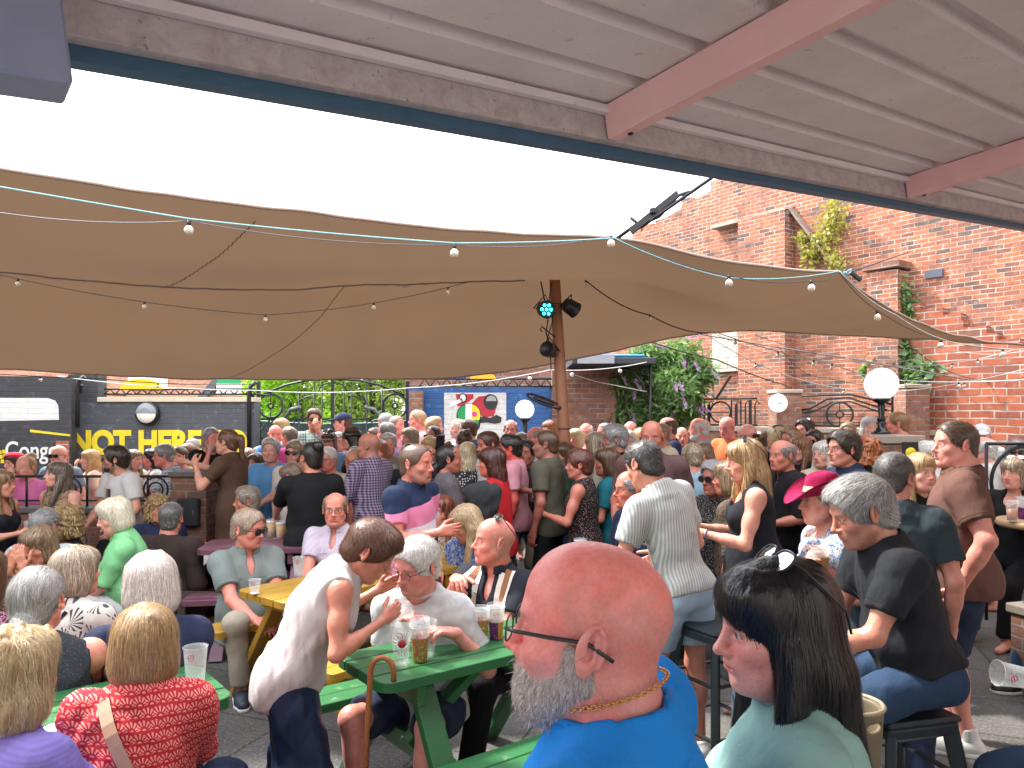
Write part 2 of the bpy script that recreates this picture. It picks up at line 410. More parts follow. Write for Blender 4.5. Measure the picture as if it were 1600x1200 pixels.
def skeleton(sp):
    s = sp.get('sc', 1.0); w = sp.get('w', 1.0); lean = sp.get('lean', 4.0); side = sp.get('side', 0.0); tw = sp.get('twist', 0.0)
    J = {'s': s, 'w': w}
    R1 = rotm(0, lean * .7, side * .6); R2 = rotm(tw, lean, side); Rn = rotm(tw, lean * .8 + sp.get('hpitch', 0) * .3, side)
    J['R1'], J['R2'] = R1, R2
    P = V(0, 0, 0); C = P + R1 @ V(0, 0, .30) * s; C2 = C + R2 @ V(0, 0, .03) * s
    NB = C + R2 @ V(0, -.015, .245) * s; sh = {}
    hx = NB + Rn @ V(0, .035, sp.get('nl', .138)) * s
    off = hx - P
    H = V(*sp['_H'])                             # head centre in the root frame (root below the pelvis)
    if sp.get('pose', 'stand') == 'stand' and not sp.get('fixed'):
        s2 = max(.93, min(1.09, H[2] / (.92 + off[2] / s))) if 'sc' not in sp else s
        if abs(s2 - s) > 1e-4:
            sp = dict(sp); sp['sc'] = s2; return skeleton(sp)
        pz = min(.915 * s, H[2] - off[2])
        if pz < .64: sp = dict(sp); sp['pose'] = 'sit'; return skeleton(sp)
    else: pz = H[2] - off[2]
    P = V(0, 0, pz); J['P'] = P; C = C + P; NB = NB + P; J['C'] = C; J['NB'] = NB; J['H'] = off + P
    J['Rh'] = rotm(sp.get('hyaw', 0), sp.get('hpitch', 0), sp.get('hroll', 0))
    J['hs'] = sp.get('hs', 1.0) * (.5 + .5 * s)
    for k, q in (('R', 1), ('L', -1)):
        lift = .03 if sp.get('arm' + k) in ('up', 'face', 'drink') else 0
        S = C + R2 @ V(q * .165 * w, 0, .175 + lift) * s; J['S' + k] = S
        t = sp.get('arm' + k, 'down')
        if isinstance(t, str): o = ARMS[t]; T = S + (rotm(tw) @ V(q * o[0], o[1], o[2])) * s
        elif t[0] == 'w': wp = px(*t[1:4]); T = sp['_inv'](wp)
        else: T = S + V(q * t[0], t[1], t[2]) * s
        hint = sp.get('elb' + k, (.55, -.45, -1)); hint = (q * hint[0], hint[1], hint[2])
        E, T = ik(S, T, .29 * s, .255 * s, hint); J['E' + k] = E; J['W' + k] = T
        hp = J['P'] + R1 @ V(q * .088 * (.6 + .4 * w), 0, 0) * s; J['Hp' + k] = hp
        L1, L2 = .43 * s, .42 * s
        if sp.get('pose', 'stand') == 'stand':
            st = sp.get('step', .02) * q; A = V(q * sp.get('stance', .11), -P[1] + st - lean * .001, .08 * s)
            kn, A = ik(hp, A, L1, L2, (q * .1, 1, 0))
        else:
            kx = sp.get('knees', .13); f = sp.get('foot', .42); A = V(q * kx, f + sp.get('fstep', 0) * q, .08 * s)
            if hp[2] > .80: A = V(q * kx, min(f, .36), hp[2] - .50)
            kn, A = ik(hp, A, L1, L2, (q * .25, .8, 1.2))
        J['K' + k] = kn; J['A' + k] = A
    return J
def head_sd(fem, sp):
    h = SD(); k = .02
    jw = sp.get('jaw', 1.0); fa = sp.get('facefat', 0.0)
    h.ell((0, -.014, .032), (.0755, .097, .086), k=k)
    h.ell((0, .020, .045), (.064, .068, .068), k=.03)
    h.ell((0, .030, -.035), (.059 + fa, .058, .075), k=.035)
    h.ell((0, .045, -.072), (.043 * jw + fa, .045, .042), k=.03)
    h.ell((0, .072, -.102), (.022 if not fem else .018, .018, .015), k=.022)
    for q in (-1, 1):
        h.cap((q * (.052 * jw + fa * .7), .0, -.055), (q * .030 * jw, .055, -.095), .018, .016, k=.03)
        h.ell((q * .042, .058, -.028), (.022 + fa, .020, .018), k=.025)
    if not fem: h.cap((-.034, .078, .024), (.034, .078, .024), .011, k=.018)
    else: h.cap((-.034, .077, .026), (.034, .077, .026), .008, k=.02)
    for q in (-1, 1): h.ell((q * .031, .100, .001), (.019, .019, .0125), k=.014, op=1)
    for q in (-1, 1):
        h.ell((q * .031, .0735, .001), (.0150, .0145, .0140), k=.004)
        h.cap((q * .018, .085, .008), (q * .045, .078, .006), .0036, k=.006)
        h.cap((q * .020, .084, -.008), (q * .043, .079, -.008), .0030, k=.006)
    nl = sp.get('nose', 1.0)
    h.cap((0, .086, .014), (0, .086 + .023 * nl, -.028), .0065, .0095, k=.014)
    h.ell((0, .090 + .020 * nl, -.032), (.0115, .011, .0095), k=.008)
    for q in (-1, 1):
        h.ell((q * .0125, .096, -.036), (.0085, .011, .0075), k=.007)
        h.ell((q * .0065, .104, -.0435), (.0035, .006, .004), k=.003, op=1)
    h.ell((0, .078, -.062), (.030, .020, .022), k=.02)
    h.cap((-.017, .0915, -.0585), (.017, .0915, -.0585), .0048, k=.006)
    h.cap((-.015, .0905, -.0695), (.015, .0905, -.0695), .0058, k=.006)
    h.ell((0, .104, -.0640), (.024, .016, .0016), k=.0035, op=1)
    h.ell((0, .098, -.082), (.02, .012, .006), k=.010, op=1)
    for q in (-1, 1):
        Re = rotm(-q * 30, 0, 0) @ rotm(0, -14, 0); ec = V(q * .0815, -.014, -.002); E_ = lambda x, y, z: ec + Re @ V(q * x, y, z)
        h.ell(ec, (.0085, .0185, .031), Re, k=.006)
        h.ell(E_(.0065, .002, .001), (.0065, .0135, .0215), Re, k=.003, op=1)
        rim = [E_(.006, .014 * math.cos(t) - .003 + .004 * math.sin(t), .004 + .0285 * math.sin(t)) for t in np.radians((-20, 20, 60, 95, 130, 165, 200, 235))]
        for a_, b_ in zip(rim[:-1], rim[1:]): h.cap(a_, b_, .0034, k=.0035)
        h.cap(E_(.004, -.004, .016), E_(.005, -.007, -.012), .0034, k=.004); h.cap(E_(.004, -.006, -.014), E_(.004, .006, -.018), .0032, k=.004)
        h.cap(E_(.003, .012, .002), E_(.003, .011, -.008), .004, k=.004); h.ell(E_(.004, .002, -.026), (.0055, .009, .010), Re, k=.005)
    return h
def hair_sd(style, fem):
    h = SD(); t = {'buzz': .005, 'crew': .008, 'short': .013, 'side': .017, 'thick': .021, 'balding': .011, 'pixie': .018}.get(style, .020)
    face = lambda top=.078, y=.112, w=.092: h.ell((0, y, top - .092), (w, .080, .094), k=.010, op=1)
    if style in ('buzz', 'crew', 'short', 'side', 'thick', 'balding', 'pixie'):
        h.ell((0, -.016, .032), (.0755 + t, .097 + t, .086 + t), k=.02)
        h.ell((0, .020, .045), (.064 + t * .8, .068 + t * .8, .068 + t * .9), k=.03)
        if style in ('side', 'thick', 'pixie'): h.ell((.018, .045, .090), (.060, .042, .026 if style == 'side' else .036), k=.025)
        if style == 'short': h.ell((0, .035, .088), (.058, .042, .028), k=.02)
        h.ell((0, -.055, -.045), (.060 + t * .5, .050 + t * .5, .055), k=.03)
        h.ell((0, .112, -.014), (.092, .080, .094), k=.026 if style in ('crew', 'buzz', 'balding') else .014, op=1)
        h.plane((0, .020, -.030), (0, .50, -.86) if style != 'pixie' else (0, .60, -.80), k=.010)
        for q in (-1, 1): h.ell((q * .092, -.010, -.004), (.020, .024, .036), k=.006, op=1)
        if style == 'balding': h.ell((0, .030, .105), (.074, .125, .072), k=.012, op=1)
    elif style in ('bob', 'bobfringe', 'wavybob', 'curly', 'shag'):
        lo = -.122 if style != 'shag' else -.14
        h.ell((0, -.018, .036), (.094, .112, .098), k=.02)
        h.ell((0, -.030, -.050), (.100, .090, .095), k=.04)
        h.ell((0, .050, .070), (.070, .048, .042), k=.03)
        if style in ('shag', 'curly'): h.ell((0, -.045, -.075), (.105, .080, .075), k=.04)
        h.ell((0, .122, -.055 if style != 'bobfringe' else -.070), (.060, .088, .108), k=.012, op=1)
        h.plane((0, 0, lo), (0, -.18, -1), k=.018)
    elif style in ('long', 'longfringe', 'longback'):
        L = -.36 if style != 'longback' else -.28
        h.ell((0, -.016, .036), (.092, .108, .094), k=.02)
        h.ell((0, -.035, -.050), (.097, .078, .100), k=.04)
        h.ell((0, .050, .068), (.066, .046, .038), k=.03)
        h.cap((.035, -.065, -.10), (.045, -.095, L), .056, .040, k=.05); h.cap((-.035, -.065, -.10), (-.045, -.095, L), .056, .040, k=.05)
        if style != 'longback':
            for q in (-1, 1): h.cap((q * .080, .000, -.04), (q * .090, .045, -.25), .026, .024, k=.03)
        h.ell((0, .124, -.055 if style == 'long' or style == 'longback' else -.074), (.062, .086, .108), k=.012, op=1)
        h.ell((0, .110, -.20), (.060, .10, .12), k=.02, op=1)
    elif style in ('pony', 'bun', 'updo', 'lowpony'):
        h.ell((0, -.016, .033), (.0855, .107, .095), k=.02); h.ell((0, -.060, -.040), (.062, .050, .055), k=.03)
        face(.078); h.plane((0, .020, -.040), (0, .62, -.78), k=.010)
        for q in (-1, 1): h.ell((q * .092, -.010, -.004), (.020, .024, .034), k=.006, op=1)
        if style == 'pony': h.ell((0, -.135, .045), (.028, .034, .028), k=.015); h.cap((0, -.150, .03), (0, -.165, -.16), .034, .018, k=.02)
        if style == 'lowpony': h.ell((0, -.110, -.060), (.040, .036, .034), k=.02); h.cap((0, -.125, -.07), (0, -.115, -.20), .038, .020, k=.02)
        if style == 'bun': h.ell((0, -.105, .095), (.046, .046, .042), k=.01)
        if style == 'updo': h.ell((0, -.07, .115), (.060, .050, .040), k=.03)
    return h
def hand_sd(w, d, n, q, s, curl=(25, 30, 20), thumb=0.5):
    d = unit(d); n = unit(np.asarray(n) - d * (np.asarray(n) @ d)); t = np.cross(d, n) * q; o = SD()
    X = lambda a, b, c: w + (d * a + t * b + n * c) * s
    o.cap(X(-.02, 0, 0), X(.02, 0, 0), .025 * s, .024 * s, k=.01)
    for i, (b, L0, bd) in enumerate(((.027, .074, .088), (.009, .082, .092), (-.009, .076, .088), (-.026, .060, .080))):
        o.cap(X(.015, b * .7, 0), X(bd, b, 0), .0145 * s, .0105 * s, k=.012 * s)
        p = X(bd, b, 0); a = 0; r = .0094 * s
        for j, (fr, cc) in enumerate(zip((.45, .31, .24), curl)):
            a += math.radians(cc * (1 + .12 * i)); dr = d * math.cos(a) + n * math.sin(a) + t * (1.5 - i) * .03
            p2 = p + unit(dr) * L0 * fr * s; o.cap(p, p2, r, r * .92, k=.003 * s); p = p2; r *= .92
    o.ell(X(.035, .018, .008), (.020 * s, .018 * s, .016 * s), k=.012 * s)
    p = X(.028, .024, .004); d1 = unit(d * .62 + t * .70 + n * .35 * thumb * 2); d2 = unit(d * .85 + t * .25 + n * .5 * thumb * 2)
    p2 = p + d1 * .042 * s; o.cap(p, p2, .0135 * s, .0115 * s, k=.008 * s); p3 = p2 + d2 * .032 * s; o.cap(p2, p3, .0112 * s, .0104 * s, k=.003)
    o.cap(p3, p3 + unit(d2 + n * .2) * .024 * s, .0104 * s, .0088 * s, k=.003)
    return o
def torso_sd(J, sp, off, cloth=False):
    s, w = J['s'], J['w']; fat = sp.get('fat', .015); fem = sp.get('fem', False); o = SD(); R1, R2, P, C = J['R1'], J['R2'], J['P'], J['C']
    f = lambda R, b, x, y, z: b + R @ V(x, y, z) * s
    r3 = lambda a, b, c: ((a + off) * s, (b + off) * s, (c + off) * s)
    hipw = .155 + (.018 if fem else 0)
    o.ell(f(R1, P, 0, -.012, .015), r3(hipw * w, .112 + fat * .5, .115), R1, k=.05 * s)
    o.ell(f(R1, P, 0, .005 + fat * .55, .155), r3((.132 + (.012 if cloth else 0)) * w + fat * .7, .098 + fat, .15), R1, k=.06 * s)
    o.ell(f(R2, C, 0, .004, .03), r3(.150 * w + fat * .2, .108 + fat * .35, .165), R2, k=.06 * s)
    o.ell(f(R2, C, 0, -.012, .125), r3(.150 * w, .088, .085), R2, k=.05 * s)
    if cloth: o.ell(f(R1, P, 0, .002, -.05), r3(hipw * w + fat * .3, .118 + fat * .8, .17), R1, k=.06 * s)
    for q, k in ((1, 'R'), (-1, 'L')):
        o.cap(f(R2, C, q * .03, -.018, .222), J['S' + k] + V(0, 0, -.004), (.034 + off * .7) * s, (.042 + off * .6) * s, k=.05 * s)
        if fem: o.ell(f(R2, C, q * .070 * w, .085 + fat * .3, .045), r3(.058, .050, .056), R2, k=.035 * s)
        o.ell(f(R1, P, q * .070, -.045, -.02), r3(.078, .066 if not cloth else .056, .080), R1, k=.04 * s)
    return o
def add_mesh(root, name, sd, h, mat, disp=None, col=None):
    v, q = sd_mesh(sd, h, disp)
    if len(q) == 0: return None
    c = col(v) if callable(col) else (np.tile(col, (len(v), 1)) if col is not None else None)
    return fast_mesh(name, v, q, mat, root, c)
def g3(p, c, r): return np.exp(-(((p - np.array(c)) / np.array(r)) ** 2).sum(1))[:, None]
def skin_cols(v, J, sp, Rh, Hc, hs):
    p = ((v - Hc) @ Rh) / hs; tone = np.array(sp.get('skin', (.52, .24, .18))); n = len(v); fem = sp.get('fem', False)
    c = np.tile(tone, (n, 1)); r = np.random.RandomState(len(v))
    c *= 1 + .05 * r.normal(size=(n, 1)) * 0
    red = np.array([1.04, .72, .68]); a = 0
    for q in (-1, 1):
        m = .55 * g3(p, (q * .045, .065, -.030), (.026, .05, .022)); c = c * (1 - m) + c * red * m
        m = .5 * g3(p, (q * .086, -.01, 0), (.014, .03, .04)); c = c * (1 - m) + c * red * m
    m = .6 * g3(p, (0, .115, -.034), (.016, .02, .012)); c = c * (1 - m) + c * red * m
    hc = np.array(sp.get('brow', sp.get('hair', (.12, .08, .05))))
    if 'beardc' in sp or sp.get('stubble'):
        bc = np.array(sp.get('beardc', (.20, .15, .12)))
        S_ = lambda x, a, b: np.clip((x - a) / (b - a), 0, 1); nz = np.sin(p[:, 0] * 190 + np.sin(p[:, 2] * 140) * 2) * .003
        reg = S_(-p[:, 2] + nz - .5 * (.05 - p[:, 1]) * (p[:, 1] < .05), .012, .045) * S_(p[:, 2], -.150, -.115) * S_(p[:, 1] + nz, -.012, .012)
        m = reg[:, None] * .50 * (1 - np.minimum(1, 1.6 * g3(p, (0, .1, -.062), (.026, .03, .011)))) * (1 - g3(p, (0, .1, -.03), (.03, .04, .02)))
        c = c * (1 - m) + bc * m
    if sp.get('scalp') is not None:
        sc = np.array(sp['scalp']); S_ = lambda x, a, b: np.clip((x - a) / (b - a), 0, 1); nz = np.sin(p[:, 1] * 130 + np.sin(p[:, 2] * 90) * 2) * .006
        reg = S_(p[:, 2] - p[:, 1] * .6 + nz, -.075, -.045) * S_(.040 - p[:, 1] + nz, 0, .03) * S_(.085 - p[:, 2] + nz * 2, .0, .045)
        m = reg[:, None] * (.34 + .16 * (r.uniform(size=(n, 1)) > .5)); c = c * (1 - m) + sc * m
    lip = np.array([.42, .12, .10]) if not fem else np.array([.50, .10, .10])
    m = np.minimum(1, 1.3 * g3(p, (0, .095, -.064), (.021, .02, .0085))) * .75; c = c * (1 - m) + lip * m
    for q in (-1, 1):
        m = np.minimum(1, 1.5 * g3(p, (q * .032, .088, .021), (.017, .02, .0042))) * .75; c = c * (1 - m) + hc * m
        d = np.linalg.norm((p - V(q * .031, .0735, .001)), axis=1); f = p - V(q * .031, .0735, .001)
        ey = (d < .0158) & (p[:, 1] > .080) & (np.abs(f[:, 2]) < .0048) & (np.abs(f[:, 0]) < .0120)
        c[ey] = (.62, .58, .56); ir = ey & (np.hypot(f[:, 0], f[:, 2]) < .0062); c[ir] = (.05, .06, .07)
        m = .5 * g3(p, (q * .031, .085, .0065), (.015, .012, .0022)); c = c * (1 - m) + np.array([.08, .04, .03]) * m
    return np.clip(c, 0, 1)
def strands(sdl, verts, n, L, wd, hc, hc2, seed, flow='down', steps=8, lift=.003, wave=0.0, jit=.15):
    """ribbon strands that follow a hair volume"""
    r = np.random.RandomState(seed); idx = r.randint(0, len(verts), n); p = verts[idx].astype(float) + r.normal(size=(n, 3)) * .0015
    g = grad(sdl, p); p -= g * at_pts(sdl, p)[:, None]; pts = [p - g * .002]; nor = [g]
    Ls = L * r.uniform(.55, 1.15, n)[:, None]; tgt = lift * r.uniform(-.2, 1.0, n)[:, None]; fly = r.uniform(size=n) < .05; tgt[fly] += r.uniform(.002, .012, (fly.sum(), 1))
    j = r.normal(size=(n, 3)) * jit; ph = r.uniform(0, 6.28, n)[:, None]; am = wave * r.uniform(.4, 1, n)[:, None]
    dirs = []
    for k in range(steps):
        if flow == 'down': d = np.stack([p[:, 0] * 6, (p[:, 1] + .02) * 5, np.full(n, -1.0)], 1); d[:, :2] *= np.clip(p[:, 2:3] * 12, .05, 1)
        elif flow == 'fringe':
            d = np.stack([p[:, 0] * 6, np.where(p[:, 1] > .0, 1.0, (p[:, 1] + .02) * 5), np.full(n, -1.0)], 1); d[:, :2] *= np.clip(p[:, 2:3] * 12, .05, 1)
        elif flow == 'back': d = np.stack([p[:, 0] * 1.5, np.full(n, -1.0), -.25 - np.clip(-p[:, 1], 0, .2) * 8], 1)
        elif flow == 'fwd': d = np.stack([.35 + p[:, 0] * 2, np.clip(p[:, 2:3] * 14, -1, 1)[:, 0], -.55 + 0 * p[:, 0]], 1)
        elif flow == 'tail':
            t = V(0, -.125, -.06) if True else 0; d = t - p; far = p[:, 1] < -.105; d = d / np.linalg.norm(d, axis=1, keepdims=True); d[far] = (0, 0, -1)
        elif flow == 'chin': d = np.stack([p[:, 0] * 2, .25 + 0 * p[:, 0], -1 + 0 * p[:, 0]], 1)
        d = unit_rows(d) + j; d = d - g * (d * g).sum(1, keepdims=True); d = unit_rows(d)
        step = Ls / steps; p = p + d * step; g = grad(sdl, p); want = tgt * (k + 1) / steps + .0008
        p = p - g * np.clip(at_pts(sdl, p)[:, None] - want, -.02, .004)
        if wave: p = p + np.cross(d, g) * np.sin(ph + k * 1.9) * am
        pts.append(p); nor.append(g); dirs.append(d)
    dirs.append(dirs[-1]); K = steps + 1; Vv = np.zeros((n, K, 2, 3))
    for k in range(K):
        sd = np.cross(nor[k], dirs[min(k, steps - 1)]); wdt = wd * (1 - (k / steps) ** 2 * .8); Vv[:, k, 0] = pts[k] - sd * wdt; Vv[:, k, 1] = pts[k] + sd * wdt
    base = np.arange(n)[:, None] * K * 2 + np.arange(steps)[None] * 2
    q = np.stack([base, base + 1, base + 3, base + 2], -1).reshape(-1, 4)
    m = r.uniform(0, 1, n)[:, None] ** 1.1; br = r.uniform(.84, 1.16, n)[:, None]
    c = (np.array(hc) * (1 - m) + np.array(hc2) * m) * br
    return Vv.reshape(-1, 3), q, np.repeat(c, K * 2, axis=0)
def unit_rows(d): return d / np.maximum(np.linalg.norm(d, axis=1, keepdims=True), 1e-9)

def skin_mat(sss=False):
    key = ('skin', sss)
    if key in MATS: return MATS[key]
    g = N('skin'); a = g.n('VertexColor'); a.layer_name = 'Col'; v = g.coord()
    f = g.noise(v, 22, 5, .6); c = g.mix(g.ramp(f, .32, .68), (1.04, 1.03, 1.03), (.98, .72, .68)); c = g.mix(1.0, a.outputs[0], c, 'MULTIPLY')
    f2 = g.noise(v, 160, 3, .6); c = g.mix(g.ramp(f2, .45, .75), c, g.mix(1.0, c, (.92, .82, .78), 'MULTIPLY'))
    g.set(c, g.ramp(f2, .3, .7, (.38,) * 3, (.58,) * 3))
    if sss:
        g.p.inputs['Coat Weight'].default_value = .12; g.p.inputs['Coat Roughness'].default_value = .32; g.p.inputs['Subsurface Weight'].default_value = .18; g.p.inputs['Subsurface Radius'].default_value = (1, .35, .2); g.p.inputs['Subsurface Scale'].default_value = .006
    g.bump(g.math('ADD', g.noise(v, 240, 4), g.math('MULTIPLY', g.noise(v, 60, 3), 1.2)), .45, .0018)
    MATS[key] = g.m; return g.m
def hair_mat():
    if 'hair' in MATS: return MATS['hair']
    g = N('hair_fibre'); a = g.n('VertexColor'); a.layer_name = 'Col'; v = g.coord(scale=(1, 1, .12))
    f = g.noise(v, 260, 2, .6, .3); c = g.mix(g.ramp(f, .35, .7), (.66, .64, .62), (1.35, 1.33, 1.3)); c = g.mix(1.0, a.outputs[0], c, 'MULTIPLY')
    g.set(c, .34, IOR=1.5); g.bump(f, .4, .003); MATS['hair'] = g.m; return g.m
def fab(name, color, pat=None, c2=(.7, .7, .7), c3=(.1, .1, .1), sc=1.0, rough=.85, rot=0.0):
    key = (name, tuple(color), pat, tuple(c2), tuple(c3), sc)
    if key in MATS: return MATS[key]
    g = N(name); v = g.coord(); col = color
    wv = g.noise(v, 7, 4, .6)
    base = g.mix(wv, tuple(x * .86 for x in color), tuple(min(1, x * 1.12) for x in color))
    if pat in ('vstripe', 'hstripe', 'gingham', 'plaid', 'pin'):
        sep = g.n('SeparateXYZ'); g.l(g.coord(rot=(0, 0, rot)), sep.inputs[0])
        sx = g.math('FRACT', g.math('MULTIPLY', sep.outputs[0], 28 * sc)) if pat != 'pin' else g.math('FRACT', g.math('MULTIPLY', g.math('ARCTAN2', sep.outputs[0], g.math('ADD', sep.outputs[1], .02)), 3.4 * sc)); sz = g.math('FRACT', g.math('MULTIPLY', sep.outputs[2], 28 * sc))
        mx = g.math('GREATER_THAN', sx, .5); mz = g.math('GREATER_THAN', sz, .5)
        if pat == 'vstripe': base = g.mix(mx, base, c2)
        if pat == 'pin': base = g.mix(g.math('GREATER_THAN', sx, .85), base, c2)
        if pat == 'hstripe': base = g.mix(mz, base, c2)
        if pat in ('gingham', 'plaid'):
            base = g.mix(g.math('MULTIPLY', g.math('ADD', mx, mz), .5), base, c2)
            if pat == 'plaid': base = g.mix(g.math('GREATER_THAN', g.math('FRACT', g.math('MULTIPLY', sep.outputs[0], 9 * sc)), .92), base, c3)
    elif pat in ('floral', 'leopard', 'dots', 'palm', 'lace', 'fans', 'camo', 'tiny'):
        S = 22 * sc
        if pat == 'floral':
            w = g.noise(v, S * 1.5, 3); m = g.ramp(g.noise(v, S * 1.3, 5, .7, 1.5), .50, .54); base = g.mix(m, base, c2)
            m = g.ramp(g.noise(g.coord(loc=(3, 1, 2)), S * 1.1, 5, .75, 1.8), .57, .60); base = g.mix(m, base, c3)
        elif pat == 'tiny':
            m = g.ramp(g.voro(v, S * 3), .22, .28); base = g.mix(m, c2, base); m = g.ramp(g.voro(g.coord(loc=(3, 1, 2)), S * 2), .2, .25); base = g.mix(m, c3, base)
        elif pat == 'leopard':
            d = g.voro(v, S * 1.6); m = g.math('MULTIPLY', g.math('GREATER_THAN', d, .28), g.math('LESS_THAN', d, .46)); m = g.math('MULTIPLY', m, g.ramp(g.noise(v, S * 2), .42, .46))
            base = g.mix(m, base, c2)
        elif pat == 'dots': base = g.mix(g.math('LESS_THAN', g.voro(v, S * 1.6, rand=.35), .30), base, c2)
        elif pat == 'lace': m = g.ramp(g.voro(v, S * 2, 'DISTANCE_TO_EDGE'), .05, .09); base = g.mix(m, c2, base)
        elif pat == 'camo': base = g.mix(g.ramp(g.noise(v, S * .5, 3), .5, .52), base, c2)
        elif pat == 'palm':
            # fronds: angular spokes round scattered centres
            vo = g.n('TexVoronoi'); g.l(v, vo.inputs['Vector']); vo.inputs['Scale'].default_value = 8 * sc
            sb = g.n('VectorMath'); sb.operation = 'SUBTRACT'; scv = g.n('VectorMath'); scv.operation = 'SCALE'; g.l(v, scv.inputs[0]); scv.inputs[3].default_value = 1
            g.l(v, sb.inputs[0]); g.l(vo.outputs['Position'], sb.inputs[1]); sp_ = g.n('SeparateXYZ'); g.l(sb.outputs[0], sp_.inputs[0])
            an = g.math('ARCTAN2', sp_.outputs[0], sp_.outputs[2]); sk = g.math('GREATER_THAN', g.math('SINE', g.math('MULTIPLY', an, 13.0)), .25)
            dd = vo.outputs['Distance']; sk = g.math('MULTIPLY', sk, g.math('LESS_THAN', dd, .60)); sk = g.math('MULTIPLY', sk, g.math('GREATER_THAN', dd, .05))
            sk = g.math('MULTIPLY', sk, g.math('GREATER_THAN', g.math('SINE', an), -.55)); base = g.mix(sk, base, c2)
        elif pat == 'fans':
            # rows of scalloped fans
            sep = g.n('SeparateXYZ'); g.l(v, sep.inputs[0]); S2 = 34 * sc
            zz = g.math('MULTIPLY', sep.outputs[2], S2); row = g.math('FLOOR', zz); off = g.math('MULTIPLY', g.math('MODULO', g.math('ABSOLUTE', row), 2.0), .5)
            xx = g.math('ADD', g.math('MULTIPLY', g.math('ADD', sep.outputs[0], g.math('MULTIPLY', sep.outputs[1], .7)), S2 * .8), off)
            fx = g.math('SUBTRACT', g.math('FRACT', xx), .5); fz = g.math('FRACT', zz); r_ = g.math('SQRT', g.math('ADD', g.math('MULTIPLY', fx, fx), g.math('MULTIPLY', fz, fz)))
            an = g.math('ARCTAN2', fx, fz); sk = g.math('GREATER_THAN', g.math('SINE', g.math('MULTIPLY', an, 13.0)), .1); sk = g.math('MULTIPLY', sk, g.math('LESS_THAN', r_, .80)); sk = g.math('MULTIPLY', sk, g.math('GREATER_THAN', r_, .34))
            sk = g.math('MAXIMUM', sk, g.math('LESS_THAN', r_, .16)); base = g.mix(sk, base, c2)
    elif pat == 'bands':       # broad pink, white and navy blocks of a rugby style shirt
        sep = g.n('SeparateXYZ'); g.l(v, sep.inputs[0]); r = g.n('ValToRGB'); r.color_ramp.interpolation = 'CONSTANT'
        z = g.math('MULTIPLY_ADD', sep.outputs[2], 1.0, g.math('MULTIPLY', sep.outputs[0], .18)); g.l(z, r.inputs[0]); e = r.color_ramp.elements
        e[0].position = 0; e[0].color = (*color, 1); e[1].position = .975; e[1].color = (*c2, 1)
        for p_, c_ in ((.915, c3), (.975, c2), (1.085, color), (1.20, c3)):
            if p_ <= 1.0 and p_ not in (.975,): x = e.new(p_); x.color = (*c_, 1)
        # ramp clamps at 1, so the upper blocks are mixed in
        base = r.outputs[0]; base = g.mix(g.math('GREATER_THAN', z, 1.085), base, color); base = g.mix(g.math('GREATER_THAN', z, 1.21), base, c3)
    g.set(base, rough, **{'Specular_IOR_Level': .25})
    b = g.noise(v, 340, 2); b2 = g.noise(g.coord(scale=(1, 1, .45)), 26, 4, .6, .8)
    g.bump(g.math('ADD', g.math('MULTIPLY', b, .25), b2), .55, .008)
    MATS[key] = g.m; return g.m
def rim_tube(m, c, R, hs, Hc, rx, rz, r, mi=0, yc=0.0, n=20, sq=2.6, bend=1.2):
    pts = []
    for i in range(n):
        a = 2 * math.pi * i / n; x = rx * math.copysign(abs(math.cos(a)) ** (2 / sq), math.cos(a)); z = rz * math.copysign(abs(math.sin(a)) ** (2 / sq), math.sin(a))
        l = V(c[0] + x, c[1] - bend * (c[0] + x) ** 2, c[2] + z); pts.append(Hc + R @ l * hs)
    m.tube(pts, r * hs, 6, mi, closed=True); return pts
def glasses(root, Hc, Rh, hs, kind='clear', mat=None, onhead=False, frame=(.02, .02, .02), sp_w=1.0):
    """kind: clear, sun; onhead: pushed up on the hair"""
    R, T = Rh, Hc
    if onhead: R = Rh @ rotm(0, -50, 0); T = Hc + Rh @ V(0, -.078, .040) * hs
    m = MB(); L = MB(); rx, rz = (.0245, .017) if kind == 'clear' else (.029, .021)
    fm = plain('glasses_frame', frame, .3, 0, 0, bump=0)
    for q in (-1, 1):
        pts = rim_tube(m, (q * .033, .108, 0), R, hs, T, rx, rz, .0014 if kind == 'clear' else .0026)
        ctr = sum((np.array(p) for p in pts)) / len(pts) + R @ V(0, .002, 0) * hs
        for i in range(len(pts)): L.quad([ctr, pts[i], pts[(i + 1) % len(pts)]], smooth=True)
        e = lambda x, y, z: T + R @ V(x, y, z) * hs
        w = .0016 if kind == 'clear' else .0024
        w *= sp_w; m.tube([e(q * .058, .104, .006), e(q * .074, .090, .008), e(q * .082, .04, .008), e(q * .084, -.01, .008), e(q * .081, -.045, -.012)], w * hs, 6)
    m.tube([T + R @ V(-.009, .108, .004) * hs, T + R @ V(0, .111, .006) * hs, T + R @ V(.009, .108, .004) * hs], .0016 * hs, 6)
    g = m.build('sunglasses' if kind == 'sun' else 'glasses', fm, root)
    lk = 'mirror' if onhead else kind
    if 'lens_' + lk not in MATS:
        n = N('lens'); 
        if lk == 'mirror': n.set((.50, .60, .76), .06, 1.0)
        elif kind == 'sun': n.set((.012, .012, .016), .04, 0, IOR=1.6)
        else: n.set((1, 1, 1), .02, 0, IOR=1.05, Transmission_Weight=1.0, Alpha=.25)
        MATS['lens_' + lk] = n.m
    L.build('lens', MATS['lens_' + lk], g)
